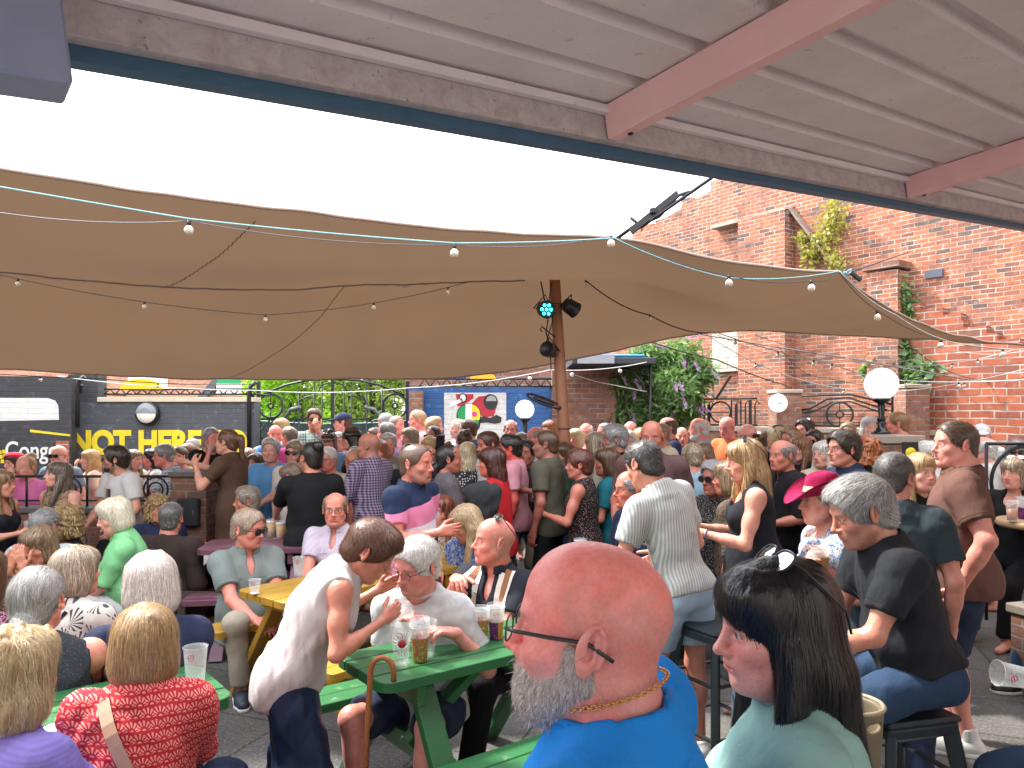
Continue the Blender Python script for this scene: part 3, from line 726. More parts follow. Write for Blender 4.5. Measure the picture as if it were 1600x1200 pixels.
def person(label, x, y, Y, yaw=180, **sp):
    t0 = time.time(); H = px(x, y, Y); ya = math.radians(yaw)
    Rz = Matrix.Rotation(ya, 3, 'Z')
    # find the root below the pelvis so that the head lands on its pixel
    sp['_H'] = (0, 0, H.z); sp['_inv'] = lambda p: V(0, 0, 0)
    J = skeleton(sp); ho = Vector((J['H'][0], J['H'][1], 0)); base = Vector((H.x, H.y, 0)) - Rz @ ho
    Ri = Rz.inverted(); sp['_inv'] = lambda p: np.array(Ri @ (Vector(p) - base)); J = skeleton(sp)
    root = empty('person', base, ya); tag(root, label, 'person', sp.get('group'))
    s, w = J['s'], J['w']; fem = sp.get('fem', False); fat = sp.get('fat', .015)
    lod = sp.get('lod', 0 if Y < 3.7 else 1 if Y < 5.6 else 2 if Y < 7.6 else 3)
    hb, hh, hd = ((.0095, .0030, .0032), (.012, .0050, .0050), (.0155, .0075, .0075), (.018, .0095, .0100))[lod]
    if Y < 1.6: hh = .0023
    Rh, Hc, hs = J['Rh'], J['H'], J['hs']; R1, R2, P, C = J['R1'], J['R2'], J['P'], J['C']
    # ---- body
    B = torso_sd(J, sp, -.004); nr = (.052 if fem else .060) * (.6 + .4 * w) * sp.get('neck', 1.0)
    legs = SD()
    for k, q in (('R', 1), ('L', -1)):
        S, E, W_ = J['S' + k], J['E' + k], J['W' + k]; ar = sp.get('arm_r', 1.0) * (.92 if fem else 1) * (.75 + .25 * w) * s
        B.ell(S + V(0, 0, -.016), (.052 * ar, .052 * ar, .058 * ar), k=.04)
        B.cap(S, S + (E - S) * .55, .050 * ar, .047 * ar, k=.04); B.cap(S + (E - S) * .5, E, .046 * ar, .038 * ar, k=.03)
        B.cap(E, E + (W_ - E) * .45, .039 * ar, .036 * ar, k=.02); B.cap(E + (W_ - E) * .3, W_, .037 * ar, .024 * ar, k=.02)
        hp, K_, A = J['Hp' + k], J['K' + k], J['A' + k]; lr = s * (.80 + .2 * w)
        legs.cap(hp, K_, .082 * lr, .052 * lr, k=.03); legs.cap(K_, A, .052 * lr, .034 * lr, k=.03)
        legs.ell(K_ + (A - K_) * .32 + V(0, -.018, 0), (.046 * lr, .05 * lr, .10 * lr), k=.04)
        if lod > 1 or 'shoe' not in sp: legs.cap(A + V(0, -.03, -.045 * s), A + V(q * .02, .13 * s, -.055 * s), .032 * s, .026 * s, k=.03)
        else: legs.cap(A + V(0, -.03, -.045 * s), A + V(q * .02, .10 * s, -.05 * s), .024 * s, .02 * s, k=.02)
    B.add(legs)
    B.cap(J['NB'] + R2 @ V(0, -.005, -.05) * s, Hc + Rh @ V(0, -.022, -.045) * hs, nr * 1.12, nr * .96, k=.035)
    B.cap(Hc + Rh @ V(0, .02, -.088) * hs, J['NB'] + R2 @ V(0, .025, .0) * s, .030 * hs, .035 * s, k=.04)
    hsd = head_sd(fem, sp).tf(Rh, Hc, hs); hsd.P = [hsd.P[0][:1] + (.035,) + hsd.P[0][2:]] + hsd.P[1:]; B.add(hsd)
    hands = []
    for k, q in (('R', 1), ('L', -1)):
        S, E, W_ = J['S' + k], J['E' + k], J['W' + k]; d = unit(W_ - E); mode = sp.get('hand' + k, 'relax'); arm = sp.get('arm' + k, 'down')
        if mode == 'grip': d = unit(d + V(0, .6, 0) * (1 if abs(d[2]) > .5 else .2)); d = unit(V(d[0], d[1], d[2] * .45)); n = V(-q, .15, 0); curl = (38, 42, 30); th = .7
        elif mode == 'flat': n = V(0, .1, -1) if arm != 'face' else V(0, -1, 0); curl = (8, 10, 8); th = .2
        elif mode == 'rest': d = unit(V(d[0], d[1], d[2] * .3)); n = V(-q * .2, 0, -1); curl = (22, 28, 20); th = .3
        elif mode == 'fist': n = V(-q, 0, -.3); curl = (70, 80, 50); th = .8
        else: n = V(-q, -.2, -.1) if arm != 'face' else V(0, -1, 0); curl = (24, 30, 20); th = .4
        if 'n' + k in sp: n = V(*sp['n' + k])
        n = unit(n - d * (n @ d)); hz = s * (.93 if fem else 1.02); B.add(hand_sd(W_ + d * .015, d, n, q, hz, curl, th))
        J['D' + k], J['N' + k] = d, n; hands.append((W_ + d * .10 * hz + n * .02, .125 * hz))
    # blocks: coarse body, fine head and hands, cut along shared borders
    lo, hi = B.bounds(); v, qd = sd_mesh(B, hb, None, lo, hi); col = lambda v: skin_cols(v, J, sp, Rh, Hc, hs)
    zc = Rh @ V(0, .35, 1); zc = unit(zc); cutp = Hc + Rh @ V(0, -.02, -.115) * hs
    def inhead(p): return ((p - cutp) @ zc > 0) & (np.linalg.norm(p - Hc, axis=1) < .24)
    def inhand(p, i): return np.linalg.norm(p - hands[i][0], axis=1) < hands[i][1]
    keep = ~(inhead(v) | inhand(v, 0) | inhand(v, 1)); Vs = [v]; Qs = [qd[keep[qd].any(1)]]; nv = len(v)
    hv, hq = sd_mesh(B, hh, None, Hc - .155 * hs, Hc + .155 * hs, 0); kq = inhead(hv)[hq].any(1); Vs.append(hv); Qs.append(hq[kq] + nv); nv += len(hv)
    for i in (0, 1):
        c, r = hands[i]; a, b = sd_mesh(B, hd, None, c - r, c + r, .0); kk = inhand(a, i)[b].any(1)
        if len(b): Vs.append(a); Qs.append(b[kk] + nv); nv += len(a)
    v = np.concatenate(Vs); qd = np.concatenate(Qs); used = np.unique(qd); mp = np.zeros(len(v), int); mp[used] = np.arange(len(used))
    fast_mesh('body', v[used], mp[qd], skin_mat(lod == 0), root, col(v[used]))
    # ---- top
    top = sp.get('top'); seed = int(abs(x * 7 + y)) % 9999
    fw_ = wob(seed, sp.get('foldamp', .0058 if lod < 2 else .005), 15 if lod else 18, (1, 1, .75), 3)
    fold = (lambda X, Y_, Z: fw_(X, Y_, Z) - .005) if lod < 3 and not sp.get('nofold') else None
    if top:
        sl, neck, mat = sp.get('sleeve', 'short'), sp.get('neckl', 'crew'), top; off = sp.get('fit', .016); hem = sp.get('hem', -.10 if sp.get('pose', 'stand') == 'stand' else -.045)
        T = torso_sd(J, sp, off, True)
        if sp.get('dress'):
            if sp.get('pose', 'stand') == 'stand': T.cap(P + V(0, 0, .05), P + V(0, 0, sp['dress']), .17 * w * s, .21 * s, k=.05); hem = sp['dress']
            else:
                for k in 'RL': T.cap(J['Hp' + k], J['K' + k], .115 * s, .10 * s, k=.06)
        if hem is not None: T.plane(P + R1 @ V(0, 0, hem) * s, R1 @ V(0, 0, -1), k=.01)
        cutn = SD()
        for k, q in (('R', 1), ('L', -1)):
            S, E, W_ = J['S' + k], J['E' + k], J['W' + k]; ar = sp.get('arm_r', 1.0) * (.92 if fem else 1) * (.75 + .25 * w) * s; lo_ = sp.get('loose', .013)
            a0 = S - unit(E - S) * .02
            if sl == 'none': cutn.ell(S + R2 @ V(q * .050, 0, -.035) * s, (.058 * s, .13 * s, .135 * s), R2, k=.01, op=1)
            else:
                T.ell(S + V(0, 0, -.016), (.052 * ar + .011, .052 * ar + .011, .058 * ar + .011), k=.04); T.cap(S, S + (E - S) * (.40 if sl != 'cap' else .12), .050 * ar + .011, .048 * ar + .012, k=.04)
                fr = {'short': .66, 'cap': .38, 'elbow': 1.0, 'long': 1.0, 'three': 1.0}[sl]
                T.cyl(S + (E - S) * .12, S + (E - S) * fr, (.048 + lo_) * ar, (.045 + lo_ + (.008 if sl == 'short' else 0)) * ar, k=.03, rd=.004)
                T.ell(S + V(0, 0, -.016), ((.052 + lo_ * .5) * ar,) * 3, k=.04)
                if sl in ('long', 'three'):
                    f2 = .95 if sl == 'long' else .45
                    T.cap(S + (E - S) * .8, E, (.046 + lo_) * ar, (.044 + lo_) * ar, k=.02); T.cyl(E, E + (W_ - E) * f2, (.043 + lo_ * .8) * ar, (.033 + lo_ * .6) * ar, k=.03, rd=.003)
        T.add(cutn)
        nb = J['NB']; nx_ = lambda a, b, c: nb + R2 @ V(a, b, c) * s
        T.cyl(nx_(0, -.005, -.06), nx_(0, .004, .012), nr * 1.12 + .022, nr * 1.13 + .007, k=.03, rd=.004)
        T.cyl(nx_(0, .0, -.10) if neck != 'x' else nx_(0, 0, 0), Hc + Rh @ V(0, -.01, 0) * hs, nr + .006, nr + .05, k=.006, op=1) if neck in ('x',) else T.cyl(nx_(0, .004, -.035), nx_(0, .03, .2), nr * 1.13, nr * 1.5, k=.008, op=1)
        if neck == 'scoop': T.ell(nx_(0, .085, -.045), (.085 * s, .060 * s, .085 * s), k=.008, op=1)
        if neck == 'v': T.ell(nx_(0, .095, -.055), (.040 * s, .060 * s, .105 * s), k=.01, op=1)
        if neck == 'tank': T.ell(nx_(0, .09, -.06), (.092 * s, .075 * s, .115 * s), k=.01, op=1); T.ell(nx_(0, -.085, -.03), (.085 * s, .06 * s, .07 * s + sp.get('backlow', 0)), k=.01, op=1)
        if neck == 'open': T.ell(nx_(0, .100, -.07), (.024 * s, .06 * s, .10 * s), k=.006, op=1)
        v, q_ = sd_mesh(T, {0: .0062, 1: .0095, 2: .013, 3: .017}[lod], fold)
        tn = sp.get('topname', 'shirt'); to = fast_mesh(tn, v, q_, mat, root)
        if sp.get('collar') is not None and lod < 3:
            c = SD(); ax = unit(Hc - nb + R2 @ V(0, -.02, 0)); r0 = nr * 1.16
            c.cyl(nx_(0, .004, -.018), nx_(0, .002, -.018) + ax * .050 * s, r0 + .020, r0 + .006, rd=.003); c.cyl(nx_(0, .004, -.05), nx_(0, .002, 0) + ax * .09, r0 + .008, r0 - .001, op=1, k=.002)
            c.ell(nx_(0, .095, .0), (.022 * s, .05, .10), k=.006, op=1)
            for q in (-1, 1): c.box(nx_(q * .040, .062, -.028), (.020 * s, .004, .026 * s), R2 @ rotm(-q * 28, -25, q * 22), k=.008)
            add_mesh(to, 'collar', c, max(.0042, hb * .5), sp['collar'])
        if lod < 2 and sl in ('short', 'cap', 'elbow') and not sp.get('nohem'):
            for k, q in (('R', 1), ('L', -1)):
                S, E = J['S' + k], J['E' + k]; ax_ = unit(E - S); c0 = S + (E - S) * ({'short': .66, 'cap': .38, 'elbow': 1.0}[sl] - .075); u0 = unit(np.cross(ax_, V(0, 1, .3))); u1 = np.cross(ax_, u0); rg = []
                for i in range(28):
                    a = 2 * math.pi * i / 28; dr = u0 * math.cos(a) + u1 * math.sin(a); o = c0 + dr * .13
                    for _ in range(14): o = o - dr * min(float((at_pts(T, o[None]) + (fold(*o) if fold else 0))[0]), .03)
                    if np.linalg.norm(o - c0) > .025: rg.append(o + dr * .0003)
                if len(rg) > 24: m_ = MB(); m_.tube(rg, .0012 if lod == 0 else .0016, 5, closed=True); m_.build('sleeve_hem', mat, to)
        if lod < 2 and neck == 'crew' and sl != 'none' and sp.get('collar') is None and not sp.get('rib'): sp['rib'] = mat
        if sp.get('rib') is not None:
            c = SD(); m_ = MB(); ring = []
            for i in range(30):
                a = 2 * math.pi * i / 30; l = nx_(math.sin(a) * nr * 1.17, math.cos(a) * nr * 1.17 + .004, .006 - .004 * math.cos(a)); ring.append(l)
            m_.tube(ring, .0075, 8, closed=True); m_.build('neckband', sp['rib'], to)
        for (dx, dz, dw, dh, dm) in sp.get('prints', ()):
            m_ = MB(); G_ = []
            for a_ in range(7):
                row = []
                for b_ in range(5):
                    o = C + R2 @ V(dx + (b_ / 4 - .5) * dw, .45, dz + (a_ / 6 - .5) * dh) * s
                    for _ in range(24):
                        dd = float((at_pts(T, o[None]) + (fold(*o) if fold else 0))[0]); o = o - R2 @ V(0, 1, 0) * min(dd * .9, .05)
                    row.append(o + R2 @ V(0, .004, 0))
                G_.append(row)
            for a_ in range(6):
                for b_ in range(4): m_.quad([G_[a_][b_], G_[a_][b_ + 1], G_[a_ + 1][b_ + 1], G_[a_ + 1][b_]], smooth=True)
            m_.build('print', dm, to)
        if sp.get('panels'):
            for q in (-1, 1):
                for dx, wd, mi in sp['panels']:
                    m_ = MB(); pts = []
                    for i in range(14):
                        z = .215 - i * .030; pts.append((q * dx, z))
                    prev = None
                    for lx, lz in pts:
                        row = []
                        for e in (-1, 1):
                            tl = min(1.2, max(0, lz - .06) * 8); dv = R2 @ unit(V(0, 1, tl)); o = C + R2 @ V(lx + e * wd / 2, 0, lz) * s + dv * .4
                            for _ in range(24): dd = float(at_pts(T, o[None])[0]); o = o - dv * min(dd * .9, .05)
                            row.append(o + dv * (.004 + .001 * mi))
                        if prev is not None: m_.quad([prev[0], prev[1], row[1], row[0]], m=mi, smooth=True)
                        prev = row
                    m_.build('stripe_panel', sp['panelm'], to)
    # ---- bottom
    bt = sp.get('bottom')
    if bt:
        Bt = SD(); kind = sp.get('leg', 'trousers'); sit = sp.get('pose', 'stand') != 'stand'
        Bt.ell(P + R1 @ V(0, -.010, .0) * s, ((.155 * w + (.018 if fem else 0) + .004) * s, (.110 + fat * .5) * s, .125 * s), R1, k=.05)
        for k, q in (('R', 1), ('L', -1)): Bt.ell(P + R1 @ V(q * .068, -.048, -.03) * s, (.080 * s, (.066 if not sit else .075) * s, .082 * s), R1, k=.04)
        Bt.plane(P + R1 @ V(0, 0, .085) * s, R1 @ V(0, 0, 1), k=.01)
        for k, q in (('R', 1), ('L', -1)):
            hp, K_, A = J['Hp' + k], J['K' + k], J['A' + k]; lr = s * (.8 + .2 * w)
            if kind == 'trousers': Bt.cap(hp, K_, .090 * lr, .066 * lr, k=.04); Bt.cyl(K_ - (A - K_) * .02, K_ + (A - K_) * .93, .066 * lr, .058 * lr, k=.05)
            elif kind == 'wide': Bt.cap(hp + (K_ - hp) * .3, K_, .100 * lr, .108 * lr, k=.06); Bt.cap(hp, K_, .088 * lr, .09 * lr, k=.06); Bt.cyl(K_ - (A - K_) * .02, K_ + (A - K_) * .97, .112 * lr, .135 * lr, k=.05)
            elif kind == 'shorts': Bt.cap(hp, hp + (K_ - hp) * .4, .094 * lr, .088 * lr, k=.04); Bt.cyl(hp + (K_ - hp) * .3, hp + (K_ - hp) * sp.get('shortl', .82), .092 * lr, .082 * lr, k=.04)
            elif kind == 'skirt': Bt.cap(hp, K_, .11 * lr, .12 * lr, k=.12)
        add_mesh(root, sp.get('botname', kind if kind != 'wide' else 'trousers'), Bt, {0: .0085, 1: .011, 2: .016, 3: .021}[lod], bt, fold)
    if 'shoe' in sp and lod < 3:
        for k, q in (('R', 1), ('L', -1)):
            A = J['A' + k]; sh = SD(); fz = A[2] - .08 * s
            toe = V(q * .03, .15 * s, 0); b0 = V(A[0], A[1], fz)
            sh.cap(b0 + V(0, -.04 * s, .040 * s), b0 + toe * .6 + V(0, 0, .036 * s), .040 * s, .044 * s, k=.02); sh.cap(b0 + toe * .6 + V(0, 0, .036 * s), b0 + toe + V(0, 0, .028 * s), .044 * s, .034 * s, k=.03)
            sh.cyl(b0 + V(0, -.02, .04), b0 + V(0, -.012, .095 * s), .044 * s, .040 * s, k=.02); sh.plane(b0 + V(0, 0, .0), (0, 0, -1), k=.006)
            so = add_mesh(root, 'shoe', sh, .0055 if lod < 2 else .009, sp['shoe'])
            if lod < 2 and so:
                sl_ = SD(); sl_.cap(b0 + V(0, -.04 * s, .010), b0 + toe * .6 + V(0, 0, .010), .044 * s, .048 * s, k=.02); sl_.cap(b0 + toe * .6 + V(0, 0, .010), b0 + toe + V(0, 0, .010), .048 * s, .037 * s, k=.02)
                sl_.plane(b0 + V(0, 0, .022), (0, 0, 1), k=.003); sl_.plane(b0 + V(0, 0, .0), (0, 0, -1), k=.003); add_mesh(so, 'sole', sl_, .006, sp.get('solem', plain('rubber_sole', (.7, .7, .68), .7)))
                if sp.get('sock') is not None: so2 = SD().cyl(b0 + V(0, -.008, .07), b0 + V(0, 0, .145 * s), .042 * s, .044 * s, rd=.008); add_mesh(root, 'sock', so2, .007, sp['sock'])
    # ---- hair
    st = sp.get('style'); hc = np.array(sp.get('hair', (.10, .065, .04))); hc2 = np.array(sp.get('hair2', tuple(np.clip(hc * 1.7 + .02, 0, 1))))
    if st:
        hl = hair_sd(st, fem); sc_ = sp.get('hairsize', 1.0)
        if st in ('long', 'longfringe', 'longback') and abs(sp.get('hpitch', 0)) > 8:       # hanging hair follows gravity
            Rg = rotm(0, -sp.get('hpitch', 0) * .8, 0)
            hl.P = [(op, k, kind, ((np.asarray(a[0]), Rg @ a[1], a[2], a[3])), np.minimum(a[0], a[0] + Rg @ a[1]) - max(a[2], a[3]), np.maximum(a[0], a[0] + Rg @ a[1]) + max(a[2], a[3])) if (kind == 0 and abs(a[1][2]) > .12) else (op, k, kind, a, lo, hi) for op, k, kind, a, lo, hi in hl.P]
        am = {'buzz': .0008, 'crew': .002, 'balding': .002, 'curly': .012, 'wavybob': .007, 'shag': .009}.get(st, .0035)
        fr = {'curly': 75, 'wavybob': 45, 'shag': 50, 'short': 38, 'side': 38, 'crew': 50}.get(st, 60); an = (1, 1, .28) if st not in ('curly',) else (1, 1, 1)
        dn = wob(seed + 5, am, fr, an, 2); hv, hq = sd_mesh(hl, {0: .0042, 1: .0060, 2: .0085, 3: .0105}[lod], dn)
        cols = np.tile(hc * .9, (len(hv), 1))
        nst = sp.get('nst', {0: 3400, 1: 1300, 2: 300, 3: 0}[lod]) * (2 if Y < 4.2 else 1); parts = [(hv, hq, cols)]
        if nst and st != 'buzz':
            L = {'crew': .018, 'short': .035, 'side': .055, 'thick': .05, 'balding': .02, 'pixie': .06, 'bob': .13, 'bobfringe': .13, 'wavybob': .10, 'curly': .07, 'shag': .10, 'long': .20, 'longfringe': .20, 'longback': .2}.get(st, .12)
            fl = sp.get('flow', {'crew': 'fwd', 'short': 'fwd', 'side': 'fwd', 'thick': 'fwd', 'pixie': 'fwd', 'balding': 'back', 'lowpony': 'tail', 'pony': 'back', 'bun': 'back', 'updo': 'back', 'bobfringe': 'fringe', 'longfringe': 'fringe'}.get(st, 'down'))
            up = hv[r_up(hv, seed, st)] if len(hv) else hv
            parts.append(strands(hl, up, nst, L, {0: .0008, 1: .0016, 2: .0032, 3: .004}[lod] * (.75 if Y < 2.4 else 1), hc, hc2, seed, fl, 8 if lod < 2 else 5, {'curly': .012, 'shag': .008, 'wavybob': .009, 'crew': .004, 'short': .008, 'side': .009, 'thick': .009, 'pixie': .007}.get(st, .006), {'curly': .004, 'shag': .0022, 'wavybob': .003}.get(st, 0.0005), .25 if st in ('crew', 'short', 'shag', 'pixie') else .10))
        off = 0; VV = []; QQ = []; CC = []
        for a, b, c in parts: VV.append(a); QQ.append(b + off); CC.append(c); off += len(a)
        VV = np.concatenate(VV); VV = Hc + (VV * hs * sc_) @ Rh.T
        fast_mesh('hair', VV, np.concatenate(QQ), hair_mat(), root, np.concatenate(CC))
    if 'beardc' in sp:
        bl = SD(); L_ = sp.get('beardl', .006)
        bl.ell((0, .044, -.070), (.047 + L_, .046 + L_, .048 + L_), k=.02); bl.ell((0, .070, -.100), (.024 + L_, .020 + L_, .018 + L_), k=.02)
        for q in (-1, 1): bl.cap((q * .056, .0, -.050), (q * .034, .052, -.092), .016 + L_, k=.03); bl.cap((q * .070, .008, -.012), (q * .060, .006, -.05), .008 + L_ * .5, k=.02)
        bl.ell((0, .097, -.050), (.024, .006 + L_ * .4, .006 + L_ * .3), k=.008); bl.ell((0, .110, -.0635), (.019, .020, .0075), k=.006, op=1)
        bl.ell((0, .105, -.012), (.062, .055, .036), k=.012, op=1); bl.ell((0, .0, -.15), (.045, .055, .04), k=.02, op=1)
        bc = np.array(sp['beardc']); v, q_ = sd_mesh(bl, max(.0036, hh), wob(seed, .0012, 110)); P3 = [(v, q_, np.tile(bc * .9, (len(v), 1)))]
        if lod < 2: P3.append(strands(bl, v, 9000 if Y < 2 else 700, .010 if Y < 2 else .016, .0005 if Y < 2 else .0014, bc, np.clip(bc * 1.45, 0, .9), seed, 'chin', 4, .0035, 0, .34))
        off = 0; VV = []; QQ = []; CC = []
        for a, b, c in P3: VV.append(a); QQ.append(b + off); CC.append(c); off += len(a)
        VV = Hc + (np.concatenate(VV) * hs) @ Rh.T; fast_mesh('beard', VV, np.concatenate(QQ), hair_mat(), root, np.concatenate(CC))
    if sp.get('glass'): glasses(root, Hc, Rh, hs, sp['glass'], sp_w=sp.get('glassw', 1.0))
    if sp.get('shades_up'): glasses(root, Hc, Rh, hs * 1.06, 'sun', onhead=True)
    if sp.get('hat'): hat(root, Hc, Rh, hs, sp['hat'], sp['hatm'])
    J['root'] = root; J['base'] = base; J['Rz'] = Rz; J['spec'] = sp
    toW = lambda p: base + Rz @ Vector(p); J['toW'] = toW
    if sp.get('strap_bag') is not None:
        q = sp.get('strap_side', 1); m_ = MB(); pts = []; A0 = C + R2 @ V(q * .07, -.02, .21) * s; A1 = P + R1 @ V(-q * .19, -.01, .04) * s
        full = []
        for sgn in (1, -1):
            ring = []
            for i in range(17):
                t = i / 16; p = A0 * (1 - t) + A1 * t; d = R2 @ V(0, -sgn, 0); o = p - d * .32
                for _ in range(26): dd = float(at_pts(T, o[None])[0]); o = o + d * min(dd * .85, .05)
                ring.append(o - d * .014)
            ax = unit(A1 - A0); wv = unit(np.cross(ax, R2 @ V(0, 1, 0))) * sp.get('strap_w', .014)
            if sgn > 0: full = list(ring); wv0 = wv
            else: full += ring[::-1]
        for i in range(len(full)): a_, b_ = full[i], full[(i + 1) % len(full)]; m_.quad([a_ - wv0, a_ + wv0, b_ + wv0, b_ - wv0], smooth=True)
        m_.build('bag_strap', sp['strap_bag'], root)
    for k, q in (('R', 1), ('L', -1)):
        it = sp.get('item' + k)
        if it:
            c = J['W' + k] + J['D' + k] * .075 * s + J['N' + k] * .050 * s; pos = toW(c)
            cup(it[0], (pos.x, pos.y, pos.z - .06), it[1], **(it[2] if len(it) > 2 else {}))
        wt = sp.get('watch' + k)
        if wt is not None and lod < 3:
            W_, E = J['W' + k], J['E' + k]; d = unit(W_ - E); c = W_ - d * .02; u = unit(np.cross(d, V(0, 0, 1) if abs(d[2]) < .9 else V(1, 0, 0))); v_ = np.cross(d, u); m_ = MB()
            m_.tube([c + (u * math.cos(a) + v_ * math.sin(a)) * .0285 * s for a in np.linspace(0, 6.283, 19)[:-1]], .0045, 6, closed=True); m_.build('wrist_band', wt, root)
    return J
def r_up(hv, seed, st):
    if st in ('long', 'longfringe', 'longback', 'lowpony', 'pony'): return np.arange(len(hv))
    if st in ('bob', 'bobfringe', 'wavybob', 'shag'): i = np.where(hv[:, 2] > -.06)[0]; return i if len(i) else np.arange(len(hv))
    return np.arange(len(hv))
def hat(root, Hc, Rh, hs, kind, mat):
    if kind == 'cap':
        s = SD(); s.ell((0, -.012, .040), (.088, .108, .092)); s.plane((0, 0, .035), (0, -.15, -1), k=.004); s.ell((0, .135, .035), (.070, .075, .012), rotm(0, 12, 0), k=.012)
        v, q = sd_mesh(s, .007); fast_mesh('cap', Hc + (v * hs) @ Rh.T, q, mat, root); return
    if kind == 'beret':
        s = SD(); s.ell((0, -.016, .075), (.098, .115, .055), rotm(0, -8, 0)); v, q = sd_mesh(s, .009); fast_mesh('cap', Hc + (v * hs) @ Rh.T, q, mat, root); return
    W = .175 if kind == 'cowboy' else .150; curl = 1.0 if kind == 'cowboy' else .25; n = 40; prof = []
    # crown from the middle of the top outwards, then the brim
    rows = []
    for t in np.linspace(0, 1, 7): rows.append(('top', t))
    for t in np.linspace(.2, 1, 4): rows.append(('side', t))
    for t in np.linspace(.12, 1, 7): rows.append(('brim', t))
    Vv = []
    for kind_, t in rows:
        for j in range(n):
            a = 2 * math.pi * j / n; ca, sa = math.cos(a), math.sin(a)
            if kind_ == 'top':
                r = .064 * t; x, y = r * ca * .92, r * sa * 1.2; z = .150 - .022 * t ** 3 - .028 * math.exp(-(x / .018) ** 2) * (1 - .3 * t) - .010 * math.exp(-((abs(x) - .055) / .014) ** 2) * max(0, sa)
            elif kind_ == 'side':
                r = .064 + .022 * t; x, y = r * ca * .95, r * sa * 1.18; z = .128 - .088 * t
            else:
                r = .086 + (W - .086) * t; x, y = r * ca * (.98 - .10 * t * curl), r * sa * (1.18 - .06 * t); up = abs(ca) ** 2; z = .040 + curl * (.075 * t ** 1.7 * up - .028 * t * (1 - up)) - .010 * t * (1 - curl)
            Vv.append((x, y - .012, z))
    Vv = np.array(Vv); k = len(rows); q = [(i * n + j, i * n + (j + 1) % n, (i + 1) * n + (j + 1) % n, (i + 1) * n + j) for i in range(k - 1) for j in range(n)]
    q = np.array(q); v2 = Vv.copy(); v2[:, 2] -= .003; q2 = q[:, ::-1] + len(Vv)
    rim = np.array([((k - 1) * n + j, (k - 1) * n + (j + 1) % n, (k - 1) * n + (j + 1) % n + len(Vv), (k - 1) * n + j + len(Vv)) for j in range(n)])
    al = np.concatenate([Vv, v2]); al = Hc + (al * hs) @ (Rh @ rotm(0, 6, 0)).T
    ho = fast_mesh('hat', al, np.concatenate([q, q2, rim[:, ::-1]]), mat, root)
    m = MB(); m.tube([Hc + Rh @ rotm(0, 6, 0) @ V(.0835 * math.cos(a), -.012 + .103 * math.sin(a), .052) * hs for a in np.linspace(0, 2 * math.pi, 33)[:-1]], .006, 6, closed=True)
    m.build('hat_band', plain('hat_band', (.03, .02, .02) if kind != 'cowboy' or True else (.3, .02, .1), .8), ho)
# ------------------------------------------------------------------ drinks
def print_mat(kind):
    if ('cup', kind) in MATS: return MATS[('cup', kind)]
    g = N('printed_cup_' + kind); t = g.n('TexCoord'); sep = g.n('SeparateXYZ'); g.l(t.outputs['Generated'], sep.inputs[0]); z = sep.outputs[2]; v = g.coord()
    vo = g.n('TexVoronoi'); g.l(v, vo.inputs['Vector']); vo.inputs['Scale'].default_value = 95; vo.inputs['Randomness'].default_value = .5
    d = vo.outputs['Distance']; rr = g.n('SeparateColor'); g.l(vo.outputs['Color'], rr.inputs[0])
    if kind == 'berry':
        pick = g.ramp(rr.outputs[0], .0, .5, (.75, .05, .05), (.32, .45, .06), True); body = g.mix(g.math('LESS_THAN', d, .44), (.30, .16, .06), pick); body = g.mix(g.math('LESS_THAN', d, .12), body, (.8, .7, .4)); lim = .70
    elif kind == 'purple':
        body = g.mix(g.math('LESS_THAN', d, .32), (.07, .02, .10), (.55, .08, .30)); body = g.mix(g.math('GREATER_THAN', g.math('FRACT', g.math('MULTIPLY', sep.outputs[0], 1.0)), .62), body, (.55, .22, .04)); lim = .55
    elif kind == 'pinkdot': body = g.mix(g.math('LESS_THAN', d, .34), (.75, .70, .72), (.70, .05, .28)); lim = .55
    m = g.math('LESS_THAN', z, lim); c = g.mix(m, (.80, .80, .80), body); g.set(c, .28)
    g.l(g.math('MULTIPLY_ADD', m, .6, .36), g.p.inputs['Alpha']); g.p.inputs['Transmission Weight'].default_value = 0
    MATS[('cup', kind)] = g.m; return g.m
def clear_mat():
    if 'clearp' in MATS: return MATS['clearp']
    g = N('clear_plastic'); g.set((.75, .78, .80), .10, 0, IOR=1.45); g.p.inputs['Alpha'].default_value = .17; MATS['clearp'] = g.m; return g.m
